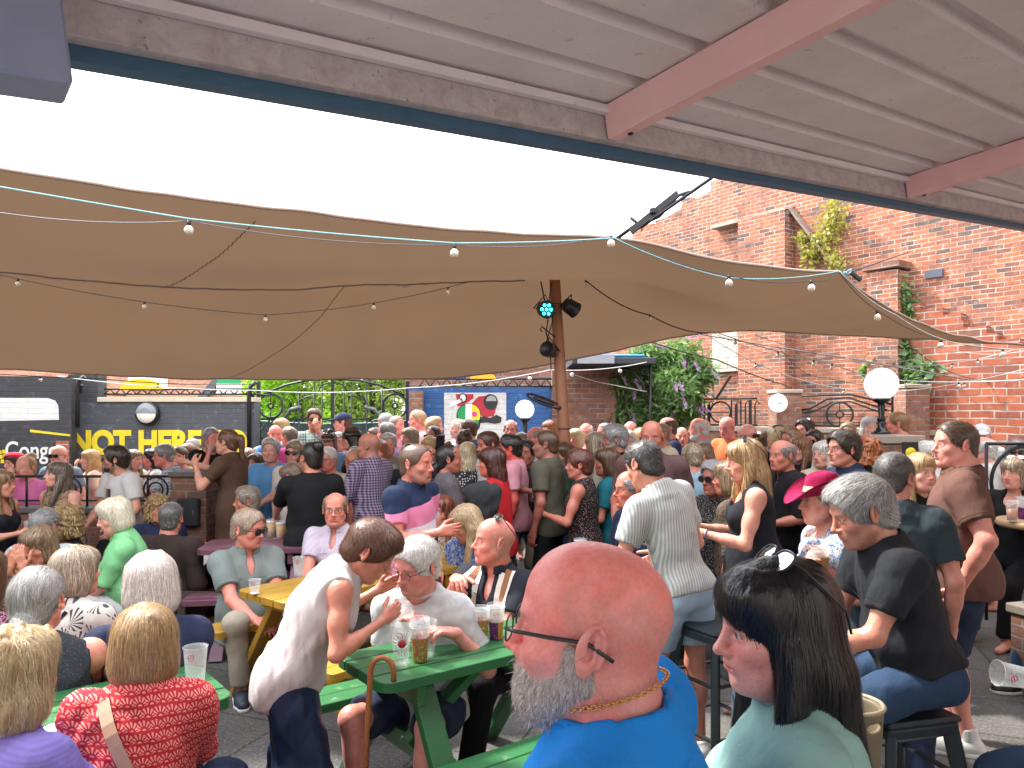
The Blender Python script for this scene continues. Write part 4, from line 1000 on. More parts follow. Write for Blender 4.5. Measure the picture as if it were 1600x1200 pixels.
def cup(kind, loc, label, h=.152, r=.042, fill=None, rot=None, stack=0, cat='cup', group='plastic pint cups'):
    e = empty('plastic_cup' if kind != 'pint' else 'pint_glass', loc); tag(e, label, 'cup' if kind != 'pint' else 'glass', group)
    if rot: e.rotation_euler = rot
    rb = r * .72
    if kind == 'pint': rb = r * .78
    prof = [(0, .004), (rb * .9, .0), (rb, .004)] + [(rb + (r - rb) * t, h * t) for t in (.25, .5, .75, .97)] + [(r + .0018, h * .985), (r + .0018, h), (r - .001, h)] + [(rb + (r - rb) * t - .0016, h * t) for t in (.9, .5, .08)] + [(0, .009)]
    m = MB(); m.lathe(prof, n=28)
    mat = print_mat(kind) if kind in ('berry', 'purple', 'pinkdot') else clear_mat()
    m.build('vessel', mat, e)
    fl = fill if fill is not None else {'clear': None, 'pint': 'beer'}.get(kind)
    if fl:
        lv = .80 if fl == 'beer' else .6 if fl == 'cider' else .12
        cm = {'beer': plain('lager', (.62, .30, .015), .1, 0, 0, bump=0), 'cider': plain('cider', (.50, .16, .03), .1, 0, 0, bump=0), 'foam': plain('beer_foam', (.85, .8, .7), .9)}[fl]
        m = MB(); ri = lambda t: rb + (r - rb) * t - .0022
        m.lathe([(0, .010)] + [(ri(t), h * t) for t in (.08, lv)] + [(0, h * lv)], n=28); m.build('drink', cm, e)
        if fl == 'beer': m = MB(); m.lathe([(0, h * lv)] + [(ri(t), h * t) for t in (lv, lv + .10)] + [(0, h * (lv + .11))], n=28); m.build('foam', plain('beer_foam', (.85, .8, .7), .9), e)
    for i in range(stack):
        m = MB(); m.lathe([(r * 1.0, h * .96), (r + .002, h * (1.0 + .085 * (i + 1))), (r - .0005, h * (1.0 + .085 * (i + 1))), (r - .002, h * .96)], n=28); m.build('nested_rim', clear_mat(), e)
    if kind == 'purple' or stack or kind == 'clear':       # round stamp near the rim
        m = MB(); a0 = math.radians(-90 - math.degrees(0))
        for ring_, rr_ in ((0, .013), (1, .0095)):
            pass
        R_ = r * .97 + .0012; pts = []
        for j in range(16):
            a = 2 * math.pi * j / 16; x = .011 * math.cos(a); z = h * .80 + .011 * math.sin(a); an = -math.pi / 2 + x / R_; rz_ = rb + (r - rb) * (z / h) + .0012; pts.append((rz_ * math.cos(an), rz_ * math.sin(an), z))
        m.tube(pts, .0012, 4, closed=True)
        m.tube([(pts[2][0], pts[2][1], pts[2][2] - .004), (pts[10][0], pts[10][1], pts[10][2] + .004)], .0013, 4); m.build('round_stamp', plain('stamp_ink', (.45, .03, .10), .6, 0, 0, bump=0), e)
    return e
# ================================================================== the yard
def brick_mat(name, c1, c2, mort, var=.5, soot=.3, scale=1.0, bump=.8, paint=None, bw=.225, bh=.075, white=.0):
    g = N(name); uv0 = g.coord('UV'); nn = g.n('TexNoise'); g.l(uv0, nn.inputs['Vector']); nn.inputs['Scale'].default_value = 2.2; nn.inputs['Detail'].default_value = 3
    sc_ = g.n('VectorMath'); sc_.operation = 'MULTIPLY_ADD'; g.l(nn.outputs['Color'], sc_.inputs[0]); sc_.inputs[1].default_value = (.05, .035, 0); g.l(uv0, sc_.inputs[2]); uv = sc_.outputs[0]
    b = g.n('TexBrick'); g.l(uv, b.inputs['Vector']); b.inputs['Scale'].default_value = scale
    b.inputs['Brick Width'].default_value = bw; b.inputs['Row Height'].default_value = bh; b.inputs['Mortar Size'].default_value = .0075; b.inputs['Mortar Smooth'].default_value = .25
    b.inputs['Color1'].default_value = (*c1, 1); b.inputs['Color2'].default_value = (*c2, 1); b.inputs['Mortar'].default_value = (*mort, 1); b.inputs['Bias'].default_value = -.1
    # per-brick shade from a second brick grid sampled through white noise
    b2 = g.n('TexBrick'); g.l(uv, b2.inputs['Vector']); b2.inputs['Scale'].default_value = scale; b2.inputs['Brick Width'].default_value = bw; b2.inputs['Row Height'].default_value = bh
    b2.inputs['Mortar Size'].default_value = .0; b2.inputs['Color1'].default_value = (0, 0, 0, 1); b2.inputs['Color2'].default_value = (1, 1, 1, 1); b2.inputs['Mortar'].default_value = (.5, .5, .5, 1); b2.inputs['Bias'].default_value = 0
    mo = g.mix(g.ramp(g.noise(uv, 3.1, 4, .7), .35, .6), tuple(x * .45 for x in mort), tuple(min(1, x * 1.25) for x in mort)); g.l(mo, b.inputs['Mortar'])
    c = b.outputs['Color']; n1 = g.noise(uv, 1.3, 5, .65); n2 = g.noise(uv, 9, 5, .7)
    isb = g.math('SUBTRACT', 1.0, b.outputs['Fac'])
    dark = g.math('MULTIPLY', g.math('MULTIPLY', g.ramp(b2.outputs['Color'], .78, .86), g.ramp(n1, .42, .6)), soot * 2)
    c = g.mix(g.math('MULTIPLY', dark, isb), c, (.10, .065, .055))
    c = g.mix(g.math('MULTIPLY', g.ramp(n1, .52, .72), soot), c, (.11, .08, .07))
    c = g.mix(g.math('MULTIPLY', g.ramp(n2, .55, .75), .35 + white), c, (.50, .42, .36))
    c = g.mix(g.ramp(n2, .3, .45), g.mix(1.0, c, (.62, .58, .56), 'MULTIPLY'), c)
    if paint: c = g.mix(g.math('MULTIPLY_ADD', b.outputs['Fac'], -.12, .97), c, paint); c = g.mix(g.ramp(n2, .56, .72), c, tuple(min(1, x * 2.2 + .02) for x in paint))
    g.set(c, .88 if not paint else .6); g.bump(g.math('ADD', g.math('MULTIPLY', b.outputs['Fac'], -1.0), g.math('MULTIPLY', n2, .5)), bump, .012)
    return g.m
BR = brick_mat('red_brick', (.40, .13, .06), (.19, .07, .048), (.42, .36, .31), soot=.7, white=.18, scale=1.28)
BR2 = brick_mat('orange_brick', (.38, .10, .045), (.22, .06, .038), (.38, .32, .27), soot=.25, scale=.82)
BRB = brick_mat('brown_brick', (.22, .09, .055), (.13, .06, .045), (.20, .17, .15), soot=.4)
BRP = brick_mat('pillar_brick', (.28, .12, .075), (.18, .08, .055), (.26, .23, .20), soot=.35, white=.15)
BRK = brick_mat('black_painted_brick', (.3, .12, .08), (.25, .1, .07), (.1, .1, .1), paint=(.030, .036, .042), soot=.1)
BRG = brick_mat('grey_painted_brick', (.3, .12, .08), (.25, .1, .07), (.1, .1, .1), paint=(.055, .066, .078), soot=.1)
BRBL = brick_mat('blue_painted_brick', (.3, .3, .3), (.25, .3, .3), (.1, .1, .1), paint=(.012, .085, .26), soot=.05)
BRW = brick_mat('white_painted_brick', (.6, .6, .58), (.5, .5, .5), (.4, .4, .4), paint=(.60, .59, .56), soot=.1)
STONE = plain('stone_coping', (.34, .29, .24), .9, var=.25, scale=9, bump=.5)
IRON = plain('black_iron', (.018, .018, .020), .45, .3, .2, bump=.2)
IRONG = plain('grey_iron', (.10, .11, .12), .5, .3, .2, bump=.2)

# ground: worn grey slabs
g = N('paving'); uv = g.coord('Object', (1, 1, 1), (0, 0, .35)); b = g.n('TexBrick'); g.l(uv, b.inputs['Vector']); b.inputs['Scale'].default_value = 1
b.inputs['Brick Width'].default_value = .9; b.inputs['Row Height'].default_value = .6; b.inputs['Mortar Size'].default_value = .009; b.inputs['Color1'].default_value = (.125, .12, .115, 1); b.inputs['Color2'].default_value = (.085, .083, .08, 1); b.inputs['Mortar'].default_value = (.035, .033, .03, 1)
n1 = g.noise(uv, 1.1, 6, .7); n2 = g.noise(uv, 60, 4, .7); c = g.mix(g.ramp(n1, .35, .65), b.outputs['Color'], g.mix(1.0, b.outputs['Color'], (.55, .55, .56), 'MULTIPLY'))
c = g.mix(g.ramp(n2, .5, .75), c, (.24, .23, .21)); g.set(c, g.ramp(n1, .3, .7, (.55,) * 3, (.9,) * 3)); g.bump(g.math('SUBTRACT', g.math('MULTIPLY', n2, .4), b.outputs['Fac']), .6, .01)
m = MB(); m.quad([(-60, -20, 0), (60, -20, 0), (60, 100, 0), (-60, 100, 0)]); tag(m.build('ground', g.m), kind='structure')

def wall(name, label, p0, p1, z1, th, mat, z0=0, coping=None, cp_h=.06, cat='wall', parent=None, cpo=.03):
    p0, p1 = Vector((*p0, 0)), Vector((*p1, 0)); d = p1 - p0; L = d.length; rz = math.atan2(d.y, d.x); mid = (p0 + p1) / 2; r = empty(name, mid, rz)
    tag(r, label, cat)
    m = MB(); m.box((0, 0, (z0 + z1) / 2), (L, th, z1 - z0)); m.build('brickwork', mat, r)
    if coping: m = MB(); m.box((0, 0, z1 + cp_h / 2), (L + cpo, th + .06, cp_h), bev=.008); m.build('coping', coping, r)
    return r
def XY(p, Y): return ((p - 800) / F * Y, Y)
def on_wall(root, pts, name, mat, thick=.004, off=0):
    """a flat painted shape on the wall's front face (front is -y in the wall's frame); pts in metres (u, z)"""
    m = MB(); f = [(u, off, z) for u, z in pts]; b = [(u, off + thick + .02, z) for u, z in pts]; m.quad(f)
    for i in range(len(pts)): j = (i + 1) % len(pts); m.quad([f[j], f[i], b[i], b[j]])
    return m.build(name, mat, root)
def text_on(root, s, u, z, size, mat, off, name='lettering', sx=1.0, bold=.0, align='LEFT', rot=0.0, ext=.004):
    cu = bpy.data.curves.new(name, 'FONT'); cu.body = s; cu.size = size; cu.extrude = ext; cu.offset = bold; cu.align_x = align; cu.space_character = 1.0
    o = bpy.data.objects.new(name, cu); o.data.materials.append(mat); COL.objects.link(o); o.parent = root; o.location = (u, off, z); o.rotation_euler = (math.pi / 2, rot, 0); o.scale = (sx, 1, 1)
    KIDS.setdefault(root.name, []).append(o)
    return o
# ---- left: near dark wall with a faded painted advert, then the long grey wall with yellow lettering
YEL = plain('yellow_wall_paint', (.75, .58, .02), .6, var=.2, scale=20, bump=.6); WHP = plain('white_wall_paint', (.72, .72, .70), .7, var=.2, scale=16, bump=.6)
a0, a1 = XY(-160, 10.2), XY(116, 10.7)
wA = wall('painted_wall', 'near black painted brick wall with a white rounded panel and faded white lettering', a0, a1, 2.30, .24, BRK)
WL = (Vector(a1) - Vector(a0)).length; ua = lambda p: -WL / 2 + WL * (p + 160) / 276
fy = -.121; zA = lambda y: 1.75 + (650 - y) / F * 10.5
pts = [(ua(-158), zA(622)), (ua(78), zA(622)), (ua(90), zA(626)), (ua(95), zA(634)), (ua(96), zA(656)), (ua(-158), zA(660))]
on_wall(wA, pts[::-1], 'white_panel', brick_mat('white_over_brick', (.7, .7, .68), (.66, .66, .64), (.35, .35, .35), soot=.0, paint=(.68, .67, .64)), off=fy - .003)
text_on(wA, 'Congen', ua(10), zA(716), .34, WHP, fy - .003, 'faded_lettering', .72, .004)
m = MB()
for i in range(9): m.box((ua(-6 + i * 2.1), fy - .004, zA(700 + (i * 7) % 22)), (.04, .004, .05), m=0)
m.build('faded_gold_emblem', YEL, wA)
on_wall(wA, [(ua(50), zA(675)), (ua(50), zA(671)), (ua(114), zA(679)), (ua(114), zA(682))][::-1], 'yellow_streak', YEL, off=fy - .003)
m = MB(); m.box((ua(103), fy - .02, zA(706)), (.16, .06, .30)); m.build('bare_brick_patch', BR2, wA)
g0, g1 = XY(114, 11.0), XY(402, 11.0)
wG = wall('grey_wall', 'long grey painted brick wall with yellow capital lettering', g0, g1, 1.95, .24, BRG)
WG = g1[0] - g0[0]; ug = lambda p: -WG / 2 + WG * (p - 114) / 288; zG = lambda y: 1.75 + (650 - y) / F * 11.0
m = MB(); m.box(((ug(160) + ug(403)) / 2, 0, 1.985), (ug(403) - ug(160), .30, .07), bev=.008); m.build('coping', plain('pale_coping', (.55, .47, .36), .8, var=.2), wG)
m = MB(); m.box(((ug(114) + ug(160)) / 2, 0, 2.15), (ug(160) - ug(114), .24, .40)); m.build('raised_brickwork', BRK, wG)
text_on(wG, 'NOT HERE TO', ug(118), zG(707), .45, YEL, -.124, 'yellow_lettering', .867, .022)
# return wall closing the corner between the two
# bulkhead wall light
bl = empty('bulkhead_light', px(232, 646, 10.86), 0); tag(bl, 'round black bulkhead light with half shaded pale glass on the grey wall', 'wall light')
Rf = Matrix.Rotation(math.radians(90), 3, 'X')
m = MB(); m.lathe([(0, 0), (.165, 0), (.172, .03), (.165, .06), (.14, .075)], n=36, R=Rf); m.build('housing', IRON, bl)
m = MB(); m.lathe([(.138, .070), (.11, .095), (.06, .112), (0, .118)], n=32, R=Rf); m.build('diffuser', plain('opal_glass', (.78, .80, .70), .3, 0, .03, bump=0), bl)
m = MB(); k = 16; a_ = [(.148 * math.cos(math.pi * i / k), .148 * math.sin(math.pi * i / k)) for i in range(k + 1)]
for i in range(k):
    for (t0, y0), (t1, y1) in (((1, -.078), (.55, -.112)), ((.55, -.112), (0, -.121))):
        m.quad([(a_[i][0] * t0, y0, a_[i][1] * t0), (a_[i][0] * t1, y1, a_[i][1] * t1), (a_[i + 1][0] * t1, y1, a_[i + 1][1] * t1), (a_[i + 1][0] * t0, y0, a_[i + 1][1] * t0)], smooth=True)
m.build('eyelid_shade', plain('grey_hood', (.20, .22, .24), .4), bl)
# black downpipes / curved awning arms on the walls
def arm_post(p, Y, top, bot, label):
    e = empty('bracket_post', px(p, bot, Y)); tag(e, label, 'post'); m = MB(); h = (bot - top) / F * Y
    m.tube([(0, 0, 0), (0, 0, h * .75), (.02, 0, h * .92), (.10, -.0, h)], .030, 8); m.build('post', IRON, e)
    m = MB(); m.box((.02, .03, h * .75), (.10, .02, .12), bev=.004); m.build('wall_plate', IRON, e)
arm_post(121, 10.4, 588, 668, 'curved black iron bracket on the near black wall')
arm_post(389, 10.85, 596, 700, 'slim grey pipe at the gate end of the grey wall')
# overhead truss with coloured half discs (left) and above the mural
def truss(p0, p1, Y, ytop, ybot, label, discs, n=14):
    A, B = px(p0, ybot, Y), px(p1, ybot, Y); L = (B - A).x; h = (ybot - ytop) / F * Y; e = empty('truss_canopy', A); tag(e, label, 'truss')
    m = MB(); m.tube([(0, 0, 0), (L, 0, 0)], .014, 6); m.tube([(0, 0, h), (L, 0, h)], .014, 6)
    for i in range(n): x0, x1 = L * i / n, L * (i + 1) / n; m.tube([(x0, 0, 0), ((x0 + x1) / 2, 0, h), (x1, 0, 0)], .010, 5)
    m.tube([(0, 0, 0), (0, .6, 0)], .014, 6); m.tube([(L, 0, 0), (L, .6, 0)], .014, 6); m.build('lattice', IRON, e)
    for (pc, w_, hh_, col_) in discs:
        m = MB(); c = (pc - p0) / F * Y; ww = w_ / F * Y / 2; hz = hh_ / F * Y; P_ = [(c + ww * math.cos(math.pi * i / 20), hz * math.sin(math.pi * i / 20)) for i in range(21)]
        f_ = [(x, -.03, h + z) for x, z in P_]; b_ = [(x, .0, h + z) for x, z in P_]; m.quad(f_[::-1]); m.quad(b_)
        for i in range(21): j = (i + 1) % 21; m.quad([f_[i], f_[j], b_[j], b_[i]])
        m.build('half_disc', plain('disc_' + str(pc), col_, .5, var=.08), e)
truss(163, 400, 10.9, 608, 616, 'thin iron truss with a yellow half disc over the grey wall', [(222, 66, 16, (.75, .52, .01))])
e = empty('sign_panel', px(358, 616, 11.6)); tag(e, 'small green and white sign board above the grey wall', 'sign')
m = MB(); m.box((0, 0, .08), (.38, .03, .17)); m.build('white_field', WHP, e); m = MB(); m.box((0, -.004, .20), (.36, .034, .07)); m.build('green_band', plain('green_band', (.02, .30, .12), .5), e)
# wrought gate with wheels, arches and a dark windbreak, trees behind
gt = empty('iron_gate', px(520, 650, 11.6)); tag(gt, 'wide arched wrought iron gate with two spoked wheels and lattice', 'gate')
K_ = 11.6 / F; gx = lambda p: (p - 520) * K_; gz = lambda y: (650 - y) * K_
m = MB()
for p, y in ((404, 596), (637, 596)): m.bar((gx(p), 0, gz(y)), (gx(p), 0, -1.75), .05)
m.bar((gx(520), 0, gz(592)), (gx(520), 0, -1.75), .045); m.build('gate_post', IRON, gt)
for side in (-1, 1):
    m = MB(); X_ = lambda d: gx(520 + side * d)
    arch = [(X_(2), 0, gz(592)), (X_(40), 0, gz(594)), (X_(75), 0, gz(602)), (X_(112), 0, gz(618))]; m.tube(arch, .018, 6)
    for d, y in ((17, 596), (29, 597), (53, 603), (77, 612)): m.tube([(X_(d), 0, gz(y)), (X_(d), 0, -1.6)], .014, 6)
    m.tube([(X_(2 + 20 * math.sin(t)), 0, gz(612 - 14 * math.cos(t))) for t in np.linspace(0, 1.57, 8)], .012, 5)
    m.tube([(X_(24 + 30 * math.sin(t)), 0, gz(632 - 14 * math.cos(t))) for t in np.linspace(0, 1.57, 8)], .012, 5)
    wc = (X_(97), gz(634)); m.tube([(wc[0] + .185 * math.cos(a), 0, wc[1] + .185 * math.sin(a)) for a in np.linspace(0, 6.283, 25)[:-1]], .018, 6, closed=True)
    m.tube([(wc[0] + .04 * math.cos(a), 0, wc[1] + .04 * math.sin(a)) for a in np.linspace(0, 6.283, 13)[:-1]], .016, 6, closed=True)
    for a in (0, 1.57, 3.14, 4.71): m.tube([(wc[0] + .04 * math.cos(a), 0, wc[1] + .04 * math.sin(a)), (wc[0] + .18 * math.cos(a), 0, wc[1] + .18 * math.sin(a))], .009, 5)
    for dx in (-.2, .0, .2): m.tube([(X_(97) + dx - .2, 0, gz(655)), (X_(97) + dx + .2, 0, gz(700))], .013, 5); m.tube([(X_(97) + dx + .2, 0, gz(655)), (X_(97) + dx - .2, 0, gz(700))], .013, 5)
    m.bar((X_(4), 0, -1.6), (X_(112), 0, -1.6), .04); m.bar((X_(4), 0, gz(655)), (X_(112), 0, gz(655)), .03)
    m.build('gate_leaf', IRON, gt)
    m = MB(); m.tube([(X_(80), -.02, gz(662)), (X_(66), -.02, gz(640)), (X_(50), -.02, gz(636))], .03, 6); m.build('hammer_head', IRONG, gt)
ws = empty('windbreak', (px(520, 650, 11.9).x, 11.95, 0)); tag(ws, 'dark green mesh windbreak fixed behind the iron gate', 'screen')
m = MB(); 
for i in range(24):
    x0, x1 = -1.25 + i * .104, -1.25 + (i + 1) * .104; y = lambda x: .02 * math.sin(x * 14); zt = lambda x: 1.68 + .02 * math.sin(x * 6) - .05 * (1 - (x / 1.25) ** 2)
    m.quad([(x0, y(x0), .05), (x1, y(x1), .05), (x1, y(x1), zt(x1)), (x0, y(x0), zt(x0))], smooth=True)
m.build('mesh_sheet', plain('windbreak_mesh', (.045, .065, .06), .7, var=.3), ws)
m = MB(); m.tube([(-1.25 + i * .25, -.01, 1.68 - .05 * (1 - ((-1.25 + i * .25) / 1.25) ** 2)) for i in range(11)], .010, 5); m.build('edge_rope', plain('rope_teal', (.30, .48, .46), .8), ws)
# ---- foliage
def leaf_mat(name, c1, c2, tr=.35):
    g = N(name); v = g.coord(); f = g.noise(v, 3.0, 3); oi = g.n('NewGeometry')
    rr = g.n('ObjectInfo'); c = g.mix(g.ramp(g.noise(v, 14, 3), .3, .7), c1, c2); g.set(c, .55)
    t = g.n('BsdfTranslucent'); g.l(g.mix(1.0, c, (1.2, 1.3, .6), 'MULTIPLY'), t.inputs[0]); mx = g.n('MixShader'); mx.inputs[0].default_value = tr
    g.l(g.p.outputs[0], mx.inputs[1]); g.l(t.outputs[0], mx.inputs[2]); g.l(mx.outputs[0], g.out.inputs[0]); return g.m
def leaves(n, sampler, size, asp, seed, droop=.3):
    r = np.random.RandomState(seed); c = sampler(r, n); d = r.normal(size=(n, 3)); d[:, 2] -= droop; d = unit_rows(d); u = unit_rows(np.cross(d, r.normal(size=(n, 3)))); nn = np.cross(d, u)
    s = size * r.uniform(.6, 1.3, (n, 1)); w = s * asp
    a = c; b = c + d * s * .5 + u * w * .5 + nn * w * .12; e = c + d * s; f = c + d * s * .5 - u * w * .5 + nn * w * .12
    v = np.stack([a, b, e, f], 1).reshape(-1, 3); q = np.arange(n * 4).reshape(-1, 4); return v, q
def blob_sampler(blobs, rnd_=.25, shell=.55):
    B = np.array(blobs, float)
    def f(r, n):
        w = B[:, 3] * B[:, 4] * B[:, 5]; w = w ** (2 / 3); i = r.choice(len(B), n, p=w / w.sum()); d = unit_rows(r.normal(size=(n, 3))); rad = r.uniform(shell, 1.0, (n, 1)) ** .7
        return B[i, :3] + d * B[i, 3:6] * rad * (1 + rnd_ * r.normal(size=(n, 1)) * .4)
    return f
def tree(label, x, Y, zc, rx, rz, n, size, mat, seed, trunk_h=None, cat='tree', nb=16, name='tree'):
    r = np.random.RandomState(seed); e = empty(name, (x, Y, 0)); tag(e, label, cat, None)
    B = []
    for i in range(nb):
        a, t = r.uniform(0, 6.28), r.uniform(0, 1) ** .5; k = r.uniform(.22, .42); B.append((math.cos(a) * rx * .75 * t, math.sin(a) * rx * .6 * t, zc + r.uniform(-1, 1) * rz * .75, rx * k, rx * k, rz * k * .9))
    v, q = leaves(n, blob_sampler(B), size, .45, seed); fast_mesh('crown', v, q, mat, e, smooth=False)
    m = MB(); m.tube([(0, 0, 0), (.03, .02, zc * .4), (-.02, 0, zc * .8), (.05, .05, zc + rz * .4)], .1, 8, rad=[.11, .09, .07, .03])
    for b in B[:9]: m.tube([(0, 0, zc * .45 + .1 * b[2]), ((b[0]) * .5, b[1] * .5, (zc * .6 + b[2]) * .5), (b[0], b[1], b[2])], .03, 5, rad=[.05, .03, .01])
    m.build('trunk', plain('bark', (.10, .075, .05), .9, var=.4, bump=.6), e)
LF1 = leaf_mat('bright_leaves', (.24, .44, .03), (.42, .64, .07), .5); LF2 = leaf_mat('willow_leaves', (.22, .33, .06), (.42, .52, .16), .5); LF3 = leaf_mat('shrub_leaves', (.045, .12, .03), (.12, .22, .06), .35)
tree('bright green bushy tree behind the left half of the gate', px(465, 600, 16).x, 16.2, 2.3, 1.3, 1.9, 16000, .11, LF1, 3)
tree('pale olive drooping tree behind the right half of the gate', px(575, 600, 16).x, 16.6, 2.5, 1.5, 2.2, 20000, .13, LF2, 4)
tree('mid green low tree behind the gate between two taller trees', px(515, 600, 18).x, 18.6, 1.9, 1.6, 1.8, 9000, .14, LF3, 5)
# buddleia
e = empty('buddleia_bush', (px(1020, 600, 11.2).x, 11.3, 0)); tag(e, 'tall buddleia bush with purple flower spikes in front of the brick pillar', 'bush')
r_ = np.random.RandomState(8); Bb = []
for (pp, yy, rr_) in ((985, 640, 30), (1000, 605, 34), (1030, 575, 36), (1065, 560, 34), (1095, 585, 26), (1050, 610, 38), (1075, 650, 26), (970, 590, 24), (1020, 660, 34), (1010, 552, 22), (960, 660, 22), (1080, 615, 26), (1040, 690, 30), (990, 690, 30)):
    c = px(pp, yy, 11.2) - e.location; k = rr_ / F * 11.2; Bb.append((c.x, r_.uniform(-.25, .25), c.z, k, k * .9, k))
v, q = leaves(11000, blob_sampler(Bb, .4, .2), .15, .26, 9, .5); fast_mesh('foliage', v, q, leaf_mat('buddleia_leaves', (.075, .16, .045), (.20, .32, .12), .35), e, smooth=False)
m = MB()
for i, b in enumerate(Bb): m.tube([(0.1 * math.sin(i), 0, 0), (b[0] * .4, b[1], b[2] * .5), (b[0], b[1], b[2])], .02, 5, rad=[.03, .02, .008])
m.build('stem', plain('bark', (.10, .075, .05), .9, var=.4, bump=.6), e)
vs, qs = [], []; nofs = 0
for i in range(34):
    b = Bb[r_.randint(len(Bb))]; d = unit(r_.normal(size=3) + V(.3, -1.2, .1)); c = np.array(b[:3]) + d * np.array(b[3:]) * 1.05; dr = unit(d + V(0, 0, -.9)); n = 150
    t = r_.uniform(0, 1, n); P_ = c + dr * (t * .20)[:, None] + r_.normal(size=(n, 3)) * (.020 * (1 - t * .8))[:, None]; o1 = r_.normal(size=(n, 3)) * .006; o2 = r_.normal(size=(n, 3)) * .006
    vs.append(np.stack([P_ - o1, P_ - o2, P_ + o1, P_ + o2], 1).reshape(-1, 3)); qs.append(np.arange(n * 4).reshape(-1, 4) + nofs); nofs += n * 4
fast_mesh('flower_spikes', np.concatenate(vs), np.concatenate(qs), plain('buddleia_purple', (.42, .28, .46), .8), e, smooth=False)
# ---- mural wall
p0, p1 = XY(640, 11.4), XY(862, 11.4); mw = wall('mural_wall', 'brick wall painted blue and white with a colourful abstract mural', p0, p1, 2.17, .22, BRBL)
ML = p1[0] - p0[0]; um = lambda p: -ML / 2 + ML * (p - 640) / 222; zm = lambda y: 1.75 + (650 - y) / F * 11.4; fo = -.113
on_wall(mw, [(um(695), zm(700)), (um(791), zm(700)), (um(791), zm(614)), (um(695), zm(614))][::-1], 'white_field', BRW, off=fo)
PR, PG, PY, PK, PP = (plain('mural_' + k, c, .6, var=.2, scale=18, bump=.6) for k, c in (('red', (.42, .02, .035)), ('green', (.01, .28, .07)), ('yellow', (.80, .55, .02)), ('black', (.02, .02, .022)), ('pink', (.6, .05, .25))))
def shp(name, P_, mat, lay): 
    a_ = sum(P_[i][0] * P_[(i + 1) % len(P_)][1] - P_[(i + 1) % len(P_)][0] * P_[i][1] for i in range(len(P_)))
    Q_ = [(um(x), zm(y)) for x, y in P_]; Q_ = Q_ if a_ > 0 else Q_[::-1]
    on_wall(mw, Q_, name, mat, off=fo - .003 * lay)
circ = lambda cx, cy, rx, ry, n=22, a0=0, a1=360: [(cx + rx * math.cos(math.radians(a0 + (a1 - a0) * i / n)), cy + ry * math.sin(math.radians(a0 + (a1 - a0) * i / n))) for i in range(n + (0 if a1 - a0 == 360 else 1))]
shp('red_shape', [(713, 616), (740, 616), (741, 622), (730, 630), (716, 636)], PR, 1); shp('red_body', [(736, 632), (748, 620), (768, 617), (778, 628), (772, 650), (760, 652), (748, 648), (738, 640)], PR, 1)
shp('shield_outline', circ(733, 649, 19, 19) , PK, 2); shp('shield_tail', [(714, 650), (752, 650), (750, 668), (742, 676), (728, 668), (718, 664)], PK, 2)
shp('shield_green', circ(733, 649, 17.5, 17.5, 16, 92, 268), PG, 3); shp('shield_white', [(728, 631), (738, 631), (738, 668), (728, 666)], WHP, 4); shp('shield_yellow', circ(735, 649, 16, 17.5, 16, -88, 88), PY, 3); shp('shield_lower', [(738, 656), (750, 656), (747, 666), (741, 672), (738, 668)], PG, 4)
shp('pink_disc', circ(742, 647, 4, 4, 14), PP, 5)
shp('black_disc', circ(767, 628, 11, 12), PK, 3); shp('grey_half', circ(768, 627, 8, 8.5, 12, 180, 360), plain('mural_grey', (.35, .35, .35), .6), 4)
shp('black_wave', [(748, 654), (756, 650), (766, 653), (776, 648), (784, 652), (783, 660), (774, 662), (760, 660), (750, 661)], PK, 2)
shp('white_tube', [(703, 632), (722, 622), (724, 627), (705, 637)], WHP, 3); shp('tube_ring', circ(724, 622, 6.5, 7.5), PK, 2); shp('tube_ring_inner', circ(724, 622, 4.5, 5.5), WHP, 3)
wall('brick_pillar', 'narrow brown brick pillar between the gate and the mural', XY(641, 11.2), XY(661, 11.2), 2.12, .24, BRP, cat='pillar')
truss(655, 862, 10.95, 592, 604, 'black iron truss with green and orange half discs over the mural', [(674, 22, 8, (.01, .25, .07)), (755, 40, 10, (.8, .40, .02)), (712, 34, 6, (.02, .05, .14))], 12)
# dark building corner with blue tarp canopy
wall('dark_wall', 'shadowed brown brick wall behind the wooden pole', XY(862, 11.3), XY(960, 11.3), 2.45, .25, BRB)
e = empty('flat_canopy', px(955, 566, 10.6)); tag(e, 'flat dark canopy roof with a bright blue tarpaulin on top', 'canopy')
m = MB(); m.box((0, .5, 0), (1.15, 1.6, .09), bev=.01); m.build('roof_deck', plain('dark_deck', (.03, .035, .045), .7), e)
m = MB(); m.box((.12, .3, .075), (.62, 1.1, .035), bev=.01); m.build('tarpaulin', plain('blue_tarp', (.05, .28, .62), .4, var=.3), e)
m = MB(); m.box((-.25, -.32, .02), (.5, .03, .12)); m.build('fascia_board', plain('pale_board', (.26, .28, .31), .6), e)
m = MB(); m.tube([(.55, 0, -1.6), (.55, 0, -.04)], .022, 8); m.tube([(.10, 0, -.08), (.30, 0, -.12), (.45, 0, -.30), (.52, 0, -.6)], .016, 6)
m.tube([(.47 + .055 * math.cos(a), 0, -.12 + .055 * math.sin(a)) for a in np.linspace(0, 6.283, 17)[:-1]], .012, 6, closed=True); m.build('scroll_bracket', IRON, e)
